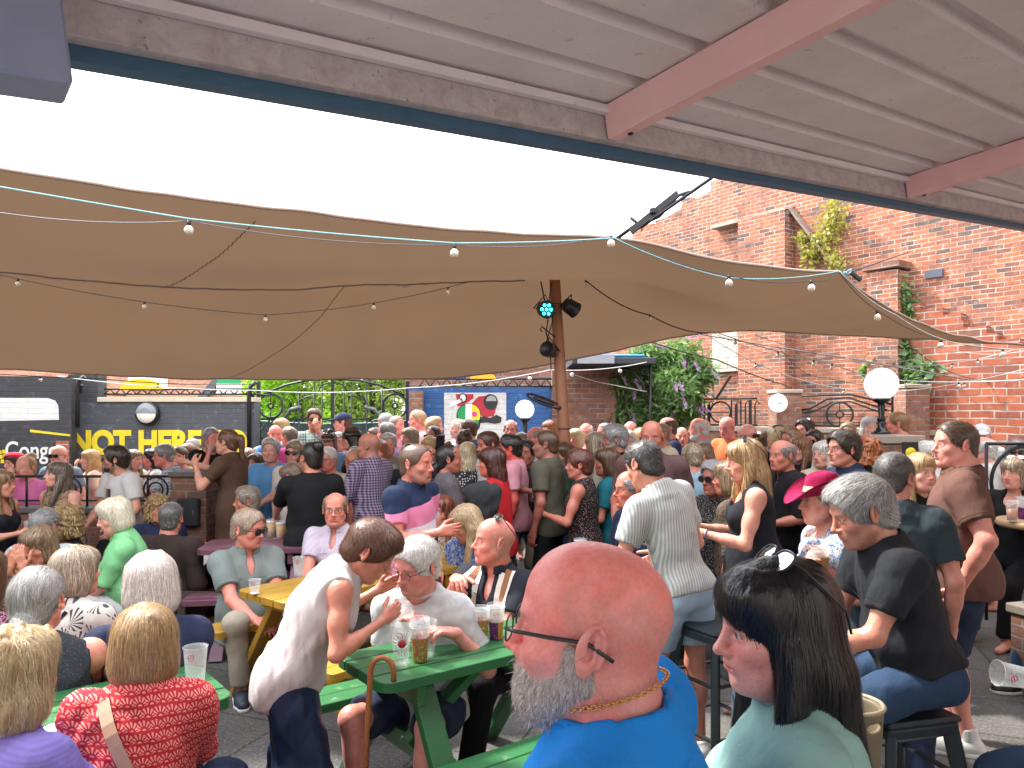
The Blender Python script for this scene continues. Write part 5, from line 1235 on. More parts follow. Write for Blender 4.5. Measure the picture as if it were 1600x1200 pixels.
# ---- big old brick wall on the right
W0, W1 = Vector((1.35, 15.35, 0)), Vector((9.2, 4.9, 0)); wd = (W1 - W0).normalized(); WLn = (W1 - W0).length
big = empty('old_brick_wall', W0, math.atan2(wd.y, wd.x)); tag(big, 'huge weathered red brick gable wall rising behind the railings', 'wall')
def wt(p, y):
    """photo pixel -> (distance along the wall, height)"""
    r = (p - 800) / F; t = (r * W0.y - W0.x) / (wd.x - r * wd.y); Yv = W0.y + wd.y * t; return t, CAMZ + (650 - y) / F * Yv
prof = [(0, 4.6), wt(985, 372), wt(1060, 328), wt(1130, 286), wt(1170, 262), wt(1290, 180), (WLn, 9.5)]
m = MB()
for i in range(len(prof) - 1):
    (x0, z0_), (x1, z1_) = prof[i], prof[i + 1]; n = max(1, int((x1 - x0) / .8))
    for k in range(n):
        a, b_ = x0 + (x1 - x0) * k / n, x0 + (x1 - x0) * (k + 1) / n; za, zb = z0_ + (z1_ - z0_) * k / n, z0_ + (z1_ - z0_) * (k + 1) / n
        m.quad([(a, 0, 0), (b_, 0, 0), (b_, 0, zb), (a, 0, za)], uv=[(a, 0), (b_, 0), (b_, zb), (a, za)]); m.quad([(b_, .5, 0), (a, .5, 0), (a, .5, za), (b_, .5, zb)], uv=[(a, 0), (b_, 0), (b_, zb), (a, za)])
        m.quad([(a, 0, za), (b_, 0, zb), (b_, .5, zb), (a, .5, za)])
rr = random.Random(12)
for i in range(2, len(prof) - 2):
    (x0, z0_), (x1, z1_) = prof[i - 1], prof[i]; n = int((x1 - x0) / .24)
    for k in range(n):
        t = (k + .5) / n
        if rr.random() < .7: hb_ = rr.choice((.05, .09, .15)); m.box((x0 + (x1 - x0) * t, .2, z0_ + (z1_ - z0_) * t + hb_ / 2 - .02), (.22, .38, hb_))
m.build('brickwork', BR, big)
def buttress(pl, pr, yt_l, yt_r, proud, name, mat, slope=None):
    (x0, z0_), (x1, z1_) = wt(pl, yt_l), wt(pr, yt_r); m = MB()
    def col(a, b_, za, zb, pr_):
        m.quad([(a, -pr_, 0), (b_, -pr_, 0), (b_, -pr_, zb), (a, -pr_, za)], uv=[(a, 0), (b_, 0), (b_, zb), (a, za)]); m.quad([(a, 0.1, 0), (a, -pr_, 0), (a, -pr_, za), (a, 0.1, za)], uv=[(0, 0), (pr_, 0), (pr_, za), (0, za)])
        m.quad([(b_, -pr_, 0), (b_, 0.1, 0), (b_, 0.1, zb), (b_, -pr_, zb)], uv=[(0, 0), (pr_, 0), (pr_, zb), (0, zb)]); m.quad([(a, -pr_, za), (b_, -pr_, zb), (b_, .1, zb + .12), (a, .1, za + .12)])
    col(x0, x1, z0_, z1_, proud); m.build(name, mat, big); return x0, x1, z0_, z1_
buttress(1170, 1243, 345, 332, .28, 'buttress', BR)
x0, x1, z0_, z1_ = buttress(1372, 1420, 428, 425, .30, 'brick_pier', BR); m = MB(); m.box(((x0 + x1) / 2, -.1, z1_ + .08), (x1 - x0 + .08, .5, .10), bev=.01); m.build('pier_cap', BRP, big)
A_, B_ = wt(1243, 328), wt(1330, 440); m = MB(); m.bar((A_[0], -.12, A_[1]), (B_[0], -.12, B_[1]), .13, .035, up=(0, 0, 1)); m.build('sloping_coping', plain('dark_stone', (.20, .155, .12), .9, var=.4, scale=12, bump=.8), big)
A_, B_ = wt(1122, 358), wt(1238, 330); m = MB(); m.bar((A_[0], -.10, A_[1]), (B_[0], -.10, B_[1]), .2, .05, up=(0, 0, 1)); m.build('stone_ledge', STONE, big)
# toothed remnant of a cross wall
m = MB(); row = .092; s0 = wt(1372, 480)[0]; s1 = wt(1640, 600)[0]; rr = random.Random(4)
zt0 = wt(1380, 470)[1]; zt1 = wt(1600, 560)[1]; nrow = int(zt0 / row)
for k in range(nrow):
    z = k * row; f = min(1, max(0, (zt0 - z) / max(zt0 - zt1, .1))); xe = s0 + (s1 - s0) * f ** .8 + rr.uniform(-.10, .10) if z > zt1 else s1 + rr.uniform(0, .2)
    m.quad([(s0, -.14, z), (xe, -.14, z), (xe, -.14, z + row), (s0, -.14, z + row)], uv=[(s0, z), (xe, z), (xe, z + row), (s0, z + row)])
    m.quad([(xe, -.14, z), (xe, .02, z), (xe, .02, z + row), (xe, -.14, z + row)], uv=[(0, z), (.16, z), (.16, z + row), (0, z + row)])
    m.quad([(s0, -.14, z + row), (xe, -.14, z + row), (xe, .02, z + row), (s0, .02, z + row)]); m.quad([(s0, .02, z), (s0, -.14, z), (s0, -.14, z + row), (s0, .02, z + row)])
m.build('toothed_brickwork', BR2, big)
a_, b_ = wt(1117, 582), wt(1162, 518); m = MB(); m.box(((a_[0] + b_[0]) / 2, -.03, (a_[1] + b_[1]) / 2), (b_[0] - a_[0], .08, b_[1] - a_[1]))
m.build('blocked_window', brick_mat('pale_blockwork', (.50, .47, .40), (.42, .40, .35), (.30, .28, .25), soot=.1, bw=.34, bh=.17), big)
def vine(label, spots, n, size, mat, seed, name='climbing_plant'):
    e = empty(name, Vector((*(W0 + wd * spots[0][0]).xy, 0)) + Vector((0, 0, spots[0][1])), math.atan2(wd.y, wd.x)); tag(e, label, 'plant'); B = [(t - spots[0][0], -.16, z - spots[0][1], r, .10, r * 1.1) for t, z, r in spots]
    v, q = leaves(n, blob_sampler(B, .5, .1), size, .62, seed, .6); fast_mesh('leaves', v, q, mat, e, smooth=False)
    m = MB(); m.tube([(b[0], -.03, b[2]) for b in B], .012, 5); m.build('stem', plain('bark', (.10, .075, .05), .9, var=.4, bump=.6), e)
P3 = lambda *a: [(*wt(p, y), r) for p, y, r in a]
vine('yellow green weed growing down the upper wall beside the sloping coping', P3((1312, 335, .22), (1305, 360, .28), (1290, 385, .22), (1275, 400, .18), (1315, 410, .2), (1262, 372, .12)), 900, .075, leaf_mat('weed', (.30, .32, .06), (.42, .36, .10)), 21)
vine('green ivy trailing down beside the brick pier', P3((1415, 455, .18), (1420, 480, .2), (1428, 505, .16), (1420, 530, .15), (1425, 560, .2), (1432, 580, .2)), 900, .085, leaf_mat('ivy', (.08, .17, .05), (.20, .30, .12)), 22)
vine('broad leaved green plant on the wall above the globe lamp', P3((1400, 582, .22), (1430, 585, .26), (1385, 570, .16), (1452, 575, .16), (1370, 580, .12)), 700, .15, leaf_mat('broad', (.10, .20, .09), (.26, .36, .2)), 23)
m = MB(); a_ = wt(1460, 428); m.box((a_[0], -.01, a_[1]), (.22, .04, .10)); m.build('air_brick', plain('air_brick', (.08, .09, .12), .8), big)
# far orange brick building seen over the left walls
fb = wall('far_building', 'distant orange brick building seen over the grey wall', (-14.5, 17.5), (-5.2, 17.5), 4.4, .3, brick_mat('far_brick', (.55, .25, .14), (.48, .2, .12), (.5, .4, .32), soot=.05), cat='building')
m = MB(); m.box((1.5, -.17, 2.5), (.9, .04, .30)); m.build('window', WHP, fb)
m = MB(); m.bar((2.6, -.2, 2.0), (3.4, -.2, 2.9), .1, .16); m.build('sloping_gutter', IRONG, fb)
wall('back_brick_wall', 'brown brick wall glimpsed above the mural truss', (-1.9, 13.5), (1.6, 13.5), 2.95, .25, BRP)
# unseen pub wall and yard side walls, added to cut the sky light
wall('added_pub_wall', 'tall unseen pale pub wall added behind the viewer for bounce light', (-10, -3.2), (16.2, -3.2), 7.0, .3, BRW, cat='building')  # blocks sky light from behind; pale paint bounces fill onto the crowd
wall('yard_wall', 'black painted brick wall continuing left beyond the rounded white panel', (-10.6, 9.6), XY(-160, 10.2), 2.7, .24, BRK)
wall('yard_wall', 'brown brick side wall added unseen beyond the left edge against sky light', (-9.6, -3.0), (-9.3, 10.0), 3.4, .3, BRB)
wall('yard_wall', 'red brick side wall added unseen beyond the right edge against sky light', (9.25, 4.7), (15.6, -3.0), 7.0, .3, BR)
# ---- retaining wall, pillars and railings on the right
segs = [(1005, 11.7), (1205, 10.7), (1410, 9.9), (1700, 9.0)]
for i in range(3):
    nm = ('low stone capped retaining wall under the musical note railing', 'low stone capped wall under the wheel railing', 'low stone capped wall under the ringed railing at right')[i]
    wall('retaining_wall', nm, XY(*segs[i]), XY(*segs[i + 1]), (1.53, 1.52, 1.50)[i], .30, BRP, coping=STONE, cp_h=.07)
pil = [(1028, 11.75, 2.0, .26, 'brick pillar beside the buddleia bush'), (1226, 10.45, 2.06, .34, 'brick pillar carrying the round white disc lamp'), (1424, 9.65, 2.10, .30, 'brick pillar behind the big globe lamp')]
for p, Y, z, w_, l in pil: c = XY(p, Y); wall('brick_pillar', l, (c[0] - w_ / 2, Y + .0), (c[0] + w_ / 2, Y), z, w_, BRP, coping=STONE, cp_h=.05, cat='pillar')
def rail_frame(i, q0=.03, q1=.97):
    a, b = Vector((*XY(*segs[i]), 0)), Vector((*XY(*segs[i + 1]), 0)); a, b = a.lerp(b, q0), a.lerp(b, q1); d = (b - a); L = d.length; return a, L, math.atan2(d.y, d.x)
a, L, rz = rail_frame(0, .38, .90); e = empty('iron_railing', (a.x, a.y, 1.60), rz); tag(e, 'black iron railing of bars, a ring and note shapes left of the disc lamp', 'railing'); m = MB(); h = .40
m.tube([(0, 0, .02), (L, 0, .02)], .012, 6); m.tube([(0, 0, h), (L, 0, h)], .012, 6)
for i in range(15):
    x = L * (i + .5) / 15
    if 5 <= i <= 8: continue
    w_ = .022 if i % 3 == 1 else .010; m.bar((x, 0, .02), (x, 0, h * (.95 if i % 2 else .8)), w_ * 2, .014)
    if i % 2 == 0: m.tube([(x, 0, h * .8), (x + L / 30, 0, h * .93), (x + L / 15, 0, h * .8)], .010, 5)
m.tube([(L * .47 + .15 * math.cos(t), 0, h * .52 + .15 * math.sin(t)) for t in np.linspace(0, 6.283, 25)[:-1]], .014, 6, closed=True); m.tube([(L * .33, 0, h * .5), (L * .6, 0, h * .5)], .008, 5)
m.build('bars', IRON, e); m = MB(); m.bar((L * .40, .02, h), (L * .62, .02, h + .34), .03); m.build('leaning_bar', IRON, e)
a, L, rz = rail_frame(1, .12, .93); e = empty('iron_railing', (a.x, a.y, 1.60), rz); tag(e, 'black iron railing with a spoked wheel and swept curves between two pillars', 'railing'); m = MB(); h = .42
m.bar((0, 0, 0), (0, 0, h), .03); m.bar((L, 0, 0), (L, 0, h), .03); m.tube([(0, 0, .02), (L, 0, .02)], .012, 6); m.tube([(0, 0, h), (L * .3, 0, h + .01), (L * .62, 0, h + .02), (L, 0, h * .72)], .014, 6)
for z in (.06, .10, .26, .30): m.tube([(0, 0, z), (L * .12, 0, z), (L * .15, 0, z + .02), (L * .12, 0, z + .04), (0, 0, z + .04)], .008, 5)
m.tube([(L * .14, 0, h * .55), (L * .24, 0, h * .6), (L * .40, 0, h * .9), (L * .6, 0, h * .95), (L * .95, 0, h * .55)], .012, 6); m.tube([(L * .14, 0, h * .45), (L * .26, 0, h * .48), (L * .44, 0, h * .78), (L * .62, 0, h * .82), (L * .93, 0, h * .42)], .010, 6)
cx, cz = L * .52, .17
for rr_, th_ in ((.165, .014), (.045, .010)): m.tube([(cx + rr_ * math.cos(t), -.01, cz + rr_ * math.sin(t)) for t in np.linspace(0, 6.283, 29)[:-1]], th_, 6, closed=True)
for t in np.linspace(0, 6.283, 5)[:-1]: m.tube([(cx + .045 * math.cos(t), -.01, cz + .045 * math.sin(t)), (cx + .16 * math.cos(t), -.01, cz + .16 * math.sin(t))], .007, 5)
for z in (.06, .14, .22): m.tube([(0, .01, z), (L, .01, z)], .005, 5)
m.build('bars', IRON, e)
a, L, rz = rail_frame(2, .10, .95); e = empty('iron_railing', (a.x, a.y, 1.58), rz); tag(e, 'black iron railing of graded rings and a large half wheel at far right', 'railing'); m = MB(); h = .50
m.bar((0, 0, 0), (0, 0, h), .04); m.tube([(0, 0, .0), (L, 0, .0)], .014, 6); m.tube([(0, 0, h), (L, 0, h)], .020, 6)
for z in (.08, .13, .36, .42): m.tube([(0, 0, z), (L * .5, 0, z)], .006, 5)
x = .14
for rr_ in (.07, .09, .11, .13): m.tube([(x + rr_ * math.cos(t), 0, .25 + rr_ * math.sin(t)) for t in np.linspace(0, 6.283, 25)[:-1]], .011, 6, closed=True); x += rr_ * 2 + .01
cx = L * .80
for rr_ in (.52, .44, .08): m.tube([(cx + rr_ * math.cos(t), 0, .02 + rr_ * math.sin(t)) for t in np.linspace(0, 3.1416, 22)], .016, 6)
for t in np.linspace(.3, 2.84, 6): m.tube([(cx + .08 * math.cos(t), 0, .02 + .08 * math.sin(t)), (cx + .44 * math.cos(t), 0, .02 + .44 * math.sin(t))], .010, 5)
m.build('bars', IRON, e)
# disc lamp, globe lamps
OP = plain('opal_globe', (.86, .87, .86), .25, 0, .02, bump=0, Emission_Color=(1, 1, 1, 1), Emission_Strength=.25)  # slight emission added so the lamp glass reads pure white
e = empty('disc_light', px(1215, 630, 10.2), 0); tag(e, 'round white disc lamp mounted flat on the brick pillar', 'wall light'); m = MB(); m.lathe([(0, 0), (.122, 0), (.125, .03), (.115, .055), (.06, .065), (0, .067)], n=32, R=Rf); m.build('disc', OP, e)
m = MB(); m.lathe([(0, .066), (.02, .069), (0, .074)], n=12, R=Rf); m.build('centre_boss', plain('grey_boss', (.5, .5, .5), .5), e)
def globe(p, y, Y, r, ybase, label):
    c = px(p, y, Y); zb = CAMZ - (ybase - HOR) / F * Y; e = empty('globe_lamp', (c.x, Y, zb)); tag(e, label, 'lamp'); h = c.z - zb
    m = MB(); n = 14; m.lathe([(r * math.sin(math.pi * i / n) if 0 < i < n else 0, h - r * math.cos(math.pi * i / n)) for i in range(n + 1)], n=32); m.build('globe', OP, e)
    m = MB(); q = h - r * .93; m.lathe([(0, 0), (.085, 0), (.085, .02), (.060, .03), (.055, .05), (.035, .07), (.045, .10), (.030, .13), (.028, q * .35), (.040, q * .42), (.026, q * .5), (.034, q * .8), (.030, q * .86), (.075, q * .95), (.08, q + .005), (.0, q + .005)], n=24); m.build('post', plain('gloss_black', (.012, .012, .014), .2, .1, .1, bump=0), e)
globe(1377, 600, 7.0, .150, 678, 'white globe lamp on a black post on the stone pedestal')
c = XY(1384, 7.05); pd = wall('lamp_pedestal', 'square brick pedestal with a pale stone cap under the globe lamp', (c[0] - .22, c[1]), (c[0] + .22, c[1]), 1.50, .44, BRP, coping=STONE, cp_h=.075, cat='pedestal')
globe(820, 640, 10.3, .130, 700, 'white globe lamp on a slim post in front of the blue mural wall')
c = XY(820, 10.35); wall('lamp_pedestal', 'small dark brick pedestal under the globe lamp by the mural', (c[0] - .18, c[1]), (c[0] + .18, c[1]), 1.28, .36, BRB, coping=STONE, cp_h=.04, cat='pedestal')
e = empty('small_sign', px(1422, 722, 6.4)); tag(e, 'small black board with a yellow disc beside the stone pedestal', 'sign'); m = MB(); m.box((0, 0, .08), (.13, .02, .18)); m.build('board', IRON, e); m = MB(); m.lathe([(0, .011), (.045, .011), (.045, .014), (0, .014)], c=(0, 0, .08), n=24, R=Rf); m.build('yellow_disc', YEL, e)
m = MB(); m.tube([(0, 0, -1.36), (0, 0, 0)], .012, 6); m.build('stake', IRON, e)
# ---- low wall, pier and railing at left
lw = wall('low_wall', 'low dark brick wall under the railing at left', XY(-120, 7.5), XY(282, 7.5), .80, .22, BRB, coping=plain('dark_coping', (.10, .09, .085), .8, var=.3), cp_h=.05)
c = XY(306, 7.35); wall('brick_pier', 'flat topped dark brick pier the woman in brown leans on', (c[0] - .17, c[1]), (c[0] + .17, c[1]), 1.17, .34, BRB, coping=plain('dark_coping', (.10, .09, .085), .8, var=.3), cp_h=.05, cat='pillar')
e = empty('meter_box', (c[0] + .02, 7.14, .84)); tag(e, 'grey metal box fixed to the front of the dark brick pier', 'box'); m = MB(); m.box((0, 0, 0), (.20, .08, .26), bev=.01); m.build('case', plain('dark_grey_metal', (.03, .035, .04), .4, .2), e); m = MB(); m.box((.06, -.045, 0), (.012, .012, .05)); m.build('latch', IRONG, e)
a, b = XY(-100, 7.5), XY(278, 7.5); L = b[0] - a[0]; e = empty('iron_railing', (a[0], 7.5, .85)); tag(e, 'low black iron railing with ring ends on the left wall', 'railing'); m = MB()
m.tube([(0, 0, .30), (L, 0, .30)], .014, 6); m.tube([(0, 0, .06), (L, 0, .06)], .010, 6)
for i in range(9): x = L * i / 8; m.tube([(x, 0, 0), (x, 0, .30)], .012, 6)
for x in (L - .22, L * .55): 
    for rr_ in (.12, .07): m.tube([(x + rr_ * math.cos(t), 0, .17 + rr_ * math.sin(t)) for t in np.linspace(0, 6.283, 21)[:-1]], .010, 6, closed=True)
m.build('bars', IRON, e)
# right: low iron railing arc, brick bench end, round high table
e = empty('iron_railing', px(1545, 800, 6.3)); tag(e, 'black arched iron railing behind the seated blonde at far right', 'railing'); m = MB(); m.tube([(-.02, 0, .57), (1.3, 0, .57)], .014, 6); m.tube([(-.02, 0, -.9), (-.02, 0, .57)], .014, 6)
m.tube([(.32 + .30 * math.cos(t), 0, .25 + .30 * math.sin(t)) for t in np.linspace(0, 6.283, 29)[:-1]], .016, 6, closed=True); m.tube([(.9, 0, -.9), (.9, 0, .57)], .014, 6); m.build('bars', IRON, e)
c = XY(1680, 4.6); wall('brick_plinth', 'short brown brick plinth with a worn stone top at the right edge', (c[0] - .20, c[1]), (c[0] + .5, c[1] + .2), .50, .42, BRB, coping=plain('worn_slab', (.16, .14, .11), .85, var=.3), cp_h=.06, cat='plinth')
e = empty('round_table', (px(1634, 820, 5.5).x, 5.5, 0)); tag(e, 'high round wooden table at the right edge with cups on it', 'table'); zt = .99
m = MB(); m.lathe([(0, zt - .05), (.30, zt - .05), (.315, zt - .035), (.315, zt - .01), (.305, zt), (0, zt)], n=36); m.build('tabletop', plain('pale_wood', (.42, .28, .16), .6, var=.2), e)
m = MB(); m.lathe([(0, 0), (.22, 0), (.22, .03), (.05, .06), (.04, .9), (.10, zt - .05), (0, zt - .05)], n=20); m.build('pedestal', plain('dark_wood', (.10, .06, .04), .7), e)
cup('clear', (px(1584, 822, 5.4).x, 5.42, zt + .001), 'clear plastic cup of amber beer with a red stamp on the round table', fill='cider')
cup('purple', (px(1602, 822, 5.55).x, 5.58, zt + .001), 'tall printed cup beside the amber beer on the round table', stack=1)

# ================================================================== tent
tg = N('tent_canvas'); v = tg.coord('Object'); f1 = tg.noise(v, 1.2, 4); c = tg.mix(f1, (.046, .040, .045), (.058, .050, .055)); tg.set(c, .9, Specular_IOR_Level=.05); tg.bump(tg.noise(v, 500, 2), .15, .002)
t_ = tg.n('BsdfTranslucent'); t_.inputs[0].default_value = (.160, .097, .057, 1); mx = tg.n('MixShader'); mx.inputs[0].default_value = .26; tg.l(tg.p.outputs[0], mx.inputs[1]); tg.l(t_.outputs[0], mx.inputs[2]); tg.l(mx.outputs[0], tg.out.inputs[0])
rows = [  # leftmost points stretch the canvas out of view, added for its shade
 [(-800, 150, 4.7), (-150, 243, 4.95), (0, 262, 5.0), (200, 292, 5.2), (400, 320, 5.4), (600, 348, 5.6), (800, 368, 5.8), (965, 374, 6.0), (1130, 408, 6.0), (1230, 420, 6.05), (1312, 426, 6.1)],
 [(-800, 300, 5.6), (-150, 360, 5.6), (0, 372, 5.6), (200, 392, 5.75), (400, 404, 5.9), (600, 412, 6.0), (800, 415, 6.1), (965, 418, 6.25), (1130, 440, 6.3), (1240, 447, 6.4), (1345, 452, 6.45)],
 [(-800, 380, 6.0), (-150, 425, 6.0), (0, 432, 6.0), (200, 446, 6.1), (400, 453, 6.2), (600, 448, 6.3), (800, 440, 6.4), (965, 441, 6.6), (1130, 468, 6.7), (1250, 475, 6.8), (1380, 478, 6.85)],
 [(-800, 380, 6.9), (-150, 420, 6.9), (0, 425, 6.9), (200, 430, 7.0), (400, 432, 7.1), (600, 428, 7.1), (850, 414, 7.2), (965, 428, 7.3), (1130, 482, 7.3), (1270, 492, 7.4), (1430, 502, 7.35)],
 [(-800, 430, 7.6), (-150, 480, 7.6), (0, 488, 7.6), (200, 495, 7.7), (400, 500, 7.8), (600, 498, 7.8), (800, 485, 7.8), (965, 472, 7.8), (1130, 497, 7.8), (1290, 508, 7.8), (1480, 522, 7.8)],
 [(-800, 490, 8.2), (-150, 538, 8.2), (0, 543, 8.2), (200, 550, 8.3), (400, 556, 8.4), (600, 556, 8.4), (780, 547, 8.4), (940, 520, 8.3), (1125, 509, 8.2), (1300, 517, 8.2), (1530, 532, 8.2)],
 [(-800, 530, 8.6), (-150, 570, 8.6), (0, 577, 8.6), (200, 588, 8.7), (400, 592, 8.7), (600, 591, 8.7), (750, 587, 8.7), (880, 566, 8.7), (1110, 519, 8.5), (1300, 523, 8.5), (1600, 540, 8.5)]]
G = np.array([[tuple(px(*p)) for p in r] for r in rows])
def cr(P, t):
    n = len(P) - 1; t = min(max(t, 0), n - 1e-6); i = int(t); u = t - i; p0, p1, p2, p3 = P[max(i - 1, 0)], P[i], P[i + 1], P[min(i + 2, n)]
    return .5 * ((2 * p1) + (-p0 + p2) * u + (2 * p0 - 5 * p1 + 4 * p2 - p3) * u * u + (-p0 + 3 * p1 - 3 * p2 + p3) * u ** 3)
NU, NV = 300, 168; TV = np.zeros((NV + 1, NU + 1, 3)); cols_ = np.array([[cr(G[:, j], (len(rows) - 1) * i / NV) for j in range(G.shape[1])] for i in range(NV + 1)])
for i in range(NV + 1):
    for j in range(NU + 1): TV[i, j] = cr(cols_[i], (G.shape[1] - 1) * j / NU)
wr = wob(3, .012, 2.2, (1, 1, 1), 2)(TV[..., 0], TV[..., 1], TV[..., 2]); TV[..., 2] += wr
ed = np.sin(TV[..., 0] * 30) * .002; TV[..., 2] += ed * np.exp(-np.abs(np.arange(NV + 1) - NV * .30)[:, None] / 4)
# seams with small puckers running across the cloth
for ja, jb, i0, i1, pk in ((.20, .13, .32, .98, 1.0), (.40, .33, .05, .30, .8), (.52, .38, .32, .98, .5)):
    for i in range(int(NV * i0), int(NV * i1)):
        t = (i / NV - i0) / (i1 - i0); d = np.arange(NU + 1) - NU * (ja + (jb - ja) * t); TV[i, :, 2] += pk * (.009 * (1 if i % 2 else -1) * np.exp(-(d / 1.6) ** 2) - .006 * np.exp(-(d / 3) ** 2))
TVv = TV.reshape(-1, 3); idx = np.arange((NV + 1) * (NU + 1)).reshape(NV + 1, NU + 1); q = np.stack([idx[:-1, :-1], idx[:-1, 1:], idx[1:, 1:], idx[1:, :-1]], -1).reshape(-1, 4)
tent = empty('stretch_tent', (0, 7, 0)); tag(tent, 'large brown stretch tent canopy over the crowd', 'tent'); TVv = TVv - np.array([0, 7, 0])
fast_mesh('canvas', TVv, q[:, ::-1], tg.m, tent)
edge = [tuple(TV[0, j] - np.array([0, 7, 0])) for j in range(0, NU + 1, 2)] + [tuple(TV[i, NU] - np.array([0, 7, 0])) for i in range(2, NV + 1, 2)] + [tuple(TV[NV, j] - np.array([0, 7, 0])) for j in range(NU - 2, -1, -2)]
m = MB(); m.tube(edge, .012, 6); m.build('hem', plain('tent_hem', (.30, .22, .18), .8), tent)
cj = [tuple(TV[int(NV * .30), j] - np.array([0, 7, .012])) for j in range(0, int(NU * .62), 2)]; m = MB(); m.tube(cj, .006, 5); m.build('crease_band', plain('dark_band', (.08, .055, .05), .8), tent)  # thin dark band along the crease of the canvas
def TVs(i, j):
    i = min(max(i, 0), NV - 1e-4); j = min(max(j, 0), NU - 1e-4); a, b = int(i), int(j); u, v_ = i - a, j - b
    return Vector((TV[a, b] * (1 - u) * (1 - v_) + TV[a + 1, b] * u * (1 - v_) + TV[a, b + 1] * (1 - u) * v_ + TV[a + 1, b + 1] * u * v_) - np.array([0, 7, 0]))
for ui, (ja, jb, i0, i1, pk) in enumerate(((.20, .13, .32, .98, 1.0), (.40, .33, .05, .30, .8), (.52, .38, .32, .98, .45))):
    K = 260; Wn_ = 8; vv_ = []; rr = random.Random(ui); fl_ = [rr.uniform(.5, 1) for _ in range(K + 1)]
    for k in range(K + 1):
        t = k / K; c0 = TVs(NV * (i0 + (i1 - i0) * t), NU * (ja + (jb - ja) * t)); c1 = TVs(NV * (i0 + (i1 - i0) * t), NU * (ja + (jb - ja) * t) + 1.0); sd_ = (c1 - c0).normalized()
        for w_ in range(Wn_ + 1):
            x = (w_ / Wn_ - .5) * 2; q = c0 + sd_ * x * .004; env = (1 - abs(x)) ; q.z += -.004 - .003 * env; vv_.append(tuple(q))
    qd_ = np.array([(k * (Wn_ + 1) + w_, k * (Wn_ + 1) + w_ + 1, (k + 1) * (Wn_ + 1) + w_ + 1, (k + 1) * (Wn_ + 1) + w_) for k in range(K) for w_ in range(Wn_)])
    fast_mesh('gathered_seam', np.array(vv_), qd_, tg.m, tent)
pc = TV[int(NV * .5), int(NU * .60)]
pole = empty('tent_pole', px(897, 900, 7.25)); pole.location.z = 0; tag(pole, 'leaning round wooden pole holding up the tent', 'pole')
pt = px(866, 425, 7.25); m = MB(); o_ = pole.location; m.tube([(0, 0, 0), tuple((pt - o_) * .5), tuple(pt - o_)], .06, 16, rad=[.066, .058, .052]); m.build('shaft', plain('pole_wood', (.30, .13, .07), .6, var=.35, scale=5, bump=.4), pole)
m = MB(); 
for f_ in (.52, .9): m = MB(); c_ = (pt - o_) * f_; m.tube([(c_.x + .064 * math.cos(t), c_.y + .064 * math.sin(t), c_.z) for t in np.linspace(0, 6.283, 17)[:-1]], .004, 5, closed=True); m.build('clamp_band', IRON, pole)
# stage lamps on the pole
def par(p, y, Y, d, label, lit=False, sz=1.0):
    e = empty('stage_light', px(p, y, Y)); tag(e, label, 'stage light'); R = rotm(*d); R = Matrix([list(r_) for r_ in (R @ np.array([[1, 0, 0], [0, 0, 1], [0, -1, 0]])).tolist()]) ; s = sz * .075
    m = MB(); m.lathe([(0, -s * 1.1), (s * .75, -s * 1.1), (s * .95, -s * .5), (s, s * .6), (s * 1.06, s * .62), (s * 1.06, s * .72), (s * .9, s * .72), (s * .88, s * .5), (0, s * .5)], n=24, R=R); m.build('housing', IRON, e)
    m = MB(); m.tube([R @ Vector((s * 1.1, 0, 0)), R @ Vector((s * 1.15, 0, -s)), Vector((0, 0, s * 1.7)), R @ Vector((-s * 1.15, 0, -s)), R @ Vector((-s * 1.1, 0, 0))], .006, 5); m.build('yoke', IRON, e)
    if lit:
        g = N('cyan_led'); g.set((.02, .1, .12), .3); g.p.inputs['Emission Color'].default_value = (.05, .75, .85, 1); g.p.inputs['Emission Strength'].default_value = 1.6
        for i in range(7):
            a = i * math.pi / 3; rr_ = 0 if i == 6 else s * .56; m = MB(); m.lathe([(0, s * .51), (s * .20, s * .51), (s * .20, s * .56), (0, s * .58)], c=R @ Vector((rr_ * math.cos(a), rr_ * math.sin(a), 0)), n=12, R=R); m.build('led', g.m, e)
par(852, 483, 7.05, (195, 12, 0), 'round black stage lamp with seven lit cyan leds on the pole', True, 1.05)
par(893, 481, 7.15, (-60, 25, 0), 'black stage lamp aimed right behind the pole', False, 1.0)
par(858, 547, 7.10, (150, -10, 0), 'black stage lamp hanging below the cyan one', False, .95)
e = empty('hanging_cable', px(858, 440, 7.15)); tag(e, 'black cables and a scroll hook hanging beside the pole', 'cable'); m = MB(); q_ = lambda p, y, Y=7.12: tuple(px(p, y, Y) - e.location)
m.tube([q_(845, 440), q_(848, 455), q_(852, 475), q_(856, 500), q_(853, 520), q_(860, 540)], .007, 5); m.tube([q_(862, 440), q_(858, 470), q_(864, 500), q_(858, 520), q_(852, 540)], .006, 5); m.tube([q_(860, 552), q_(861, 578)], .005, 5)
m.tube([q_(868, 527), q_(856, 518), q_(846, 510), q_(844, 514), q_(847, 518)], .007, 5); m.build('cable', IRON, e)
e = empty('wall_speaker', px(858, 627, 7.2)); tag(e, 'dark oval fan shaped lamp clamped low on the pole', 'fan'); m = MB(); m.tube([(.16 * math.cos(t) - .05, 0.05 * math.sin(t), .035 * math.sin(t) - .12 * math.cos(t) * .5) for t in np.linspace(0, 6.283, 25)[:-1]], .010, 6, closed=True); m.build('rim', IRON, e)
m = MB(); m.lathe([(0, -.02), (.09, -.015), (.12, 0), (.09, .018), (0, .022)], c=(-.05, 0, 0), n=24, R=Matrix.Rotation(.36, 3, 'Y'), sy=.4); m.build('body_shell', plain('dark_plastic', (.03, .025, .035), .4), e); m = MB(); m.tube([(.1, 0, -.05), (.17, .05, -.10), (.18, .05, -.35), (.17, .06, -.55)], .010, 6); m.build('bracket', IRON, e)

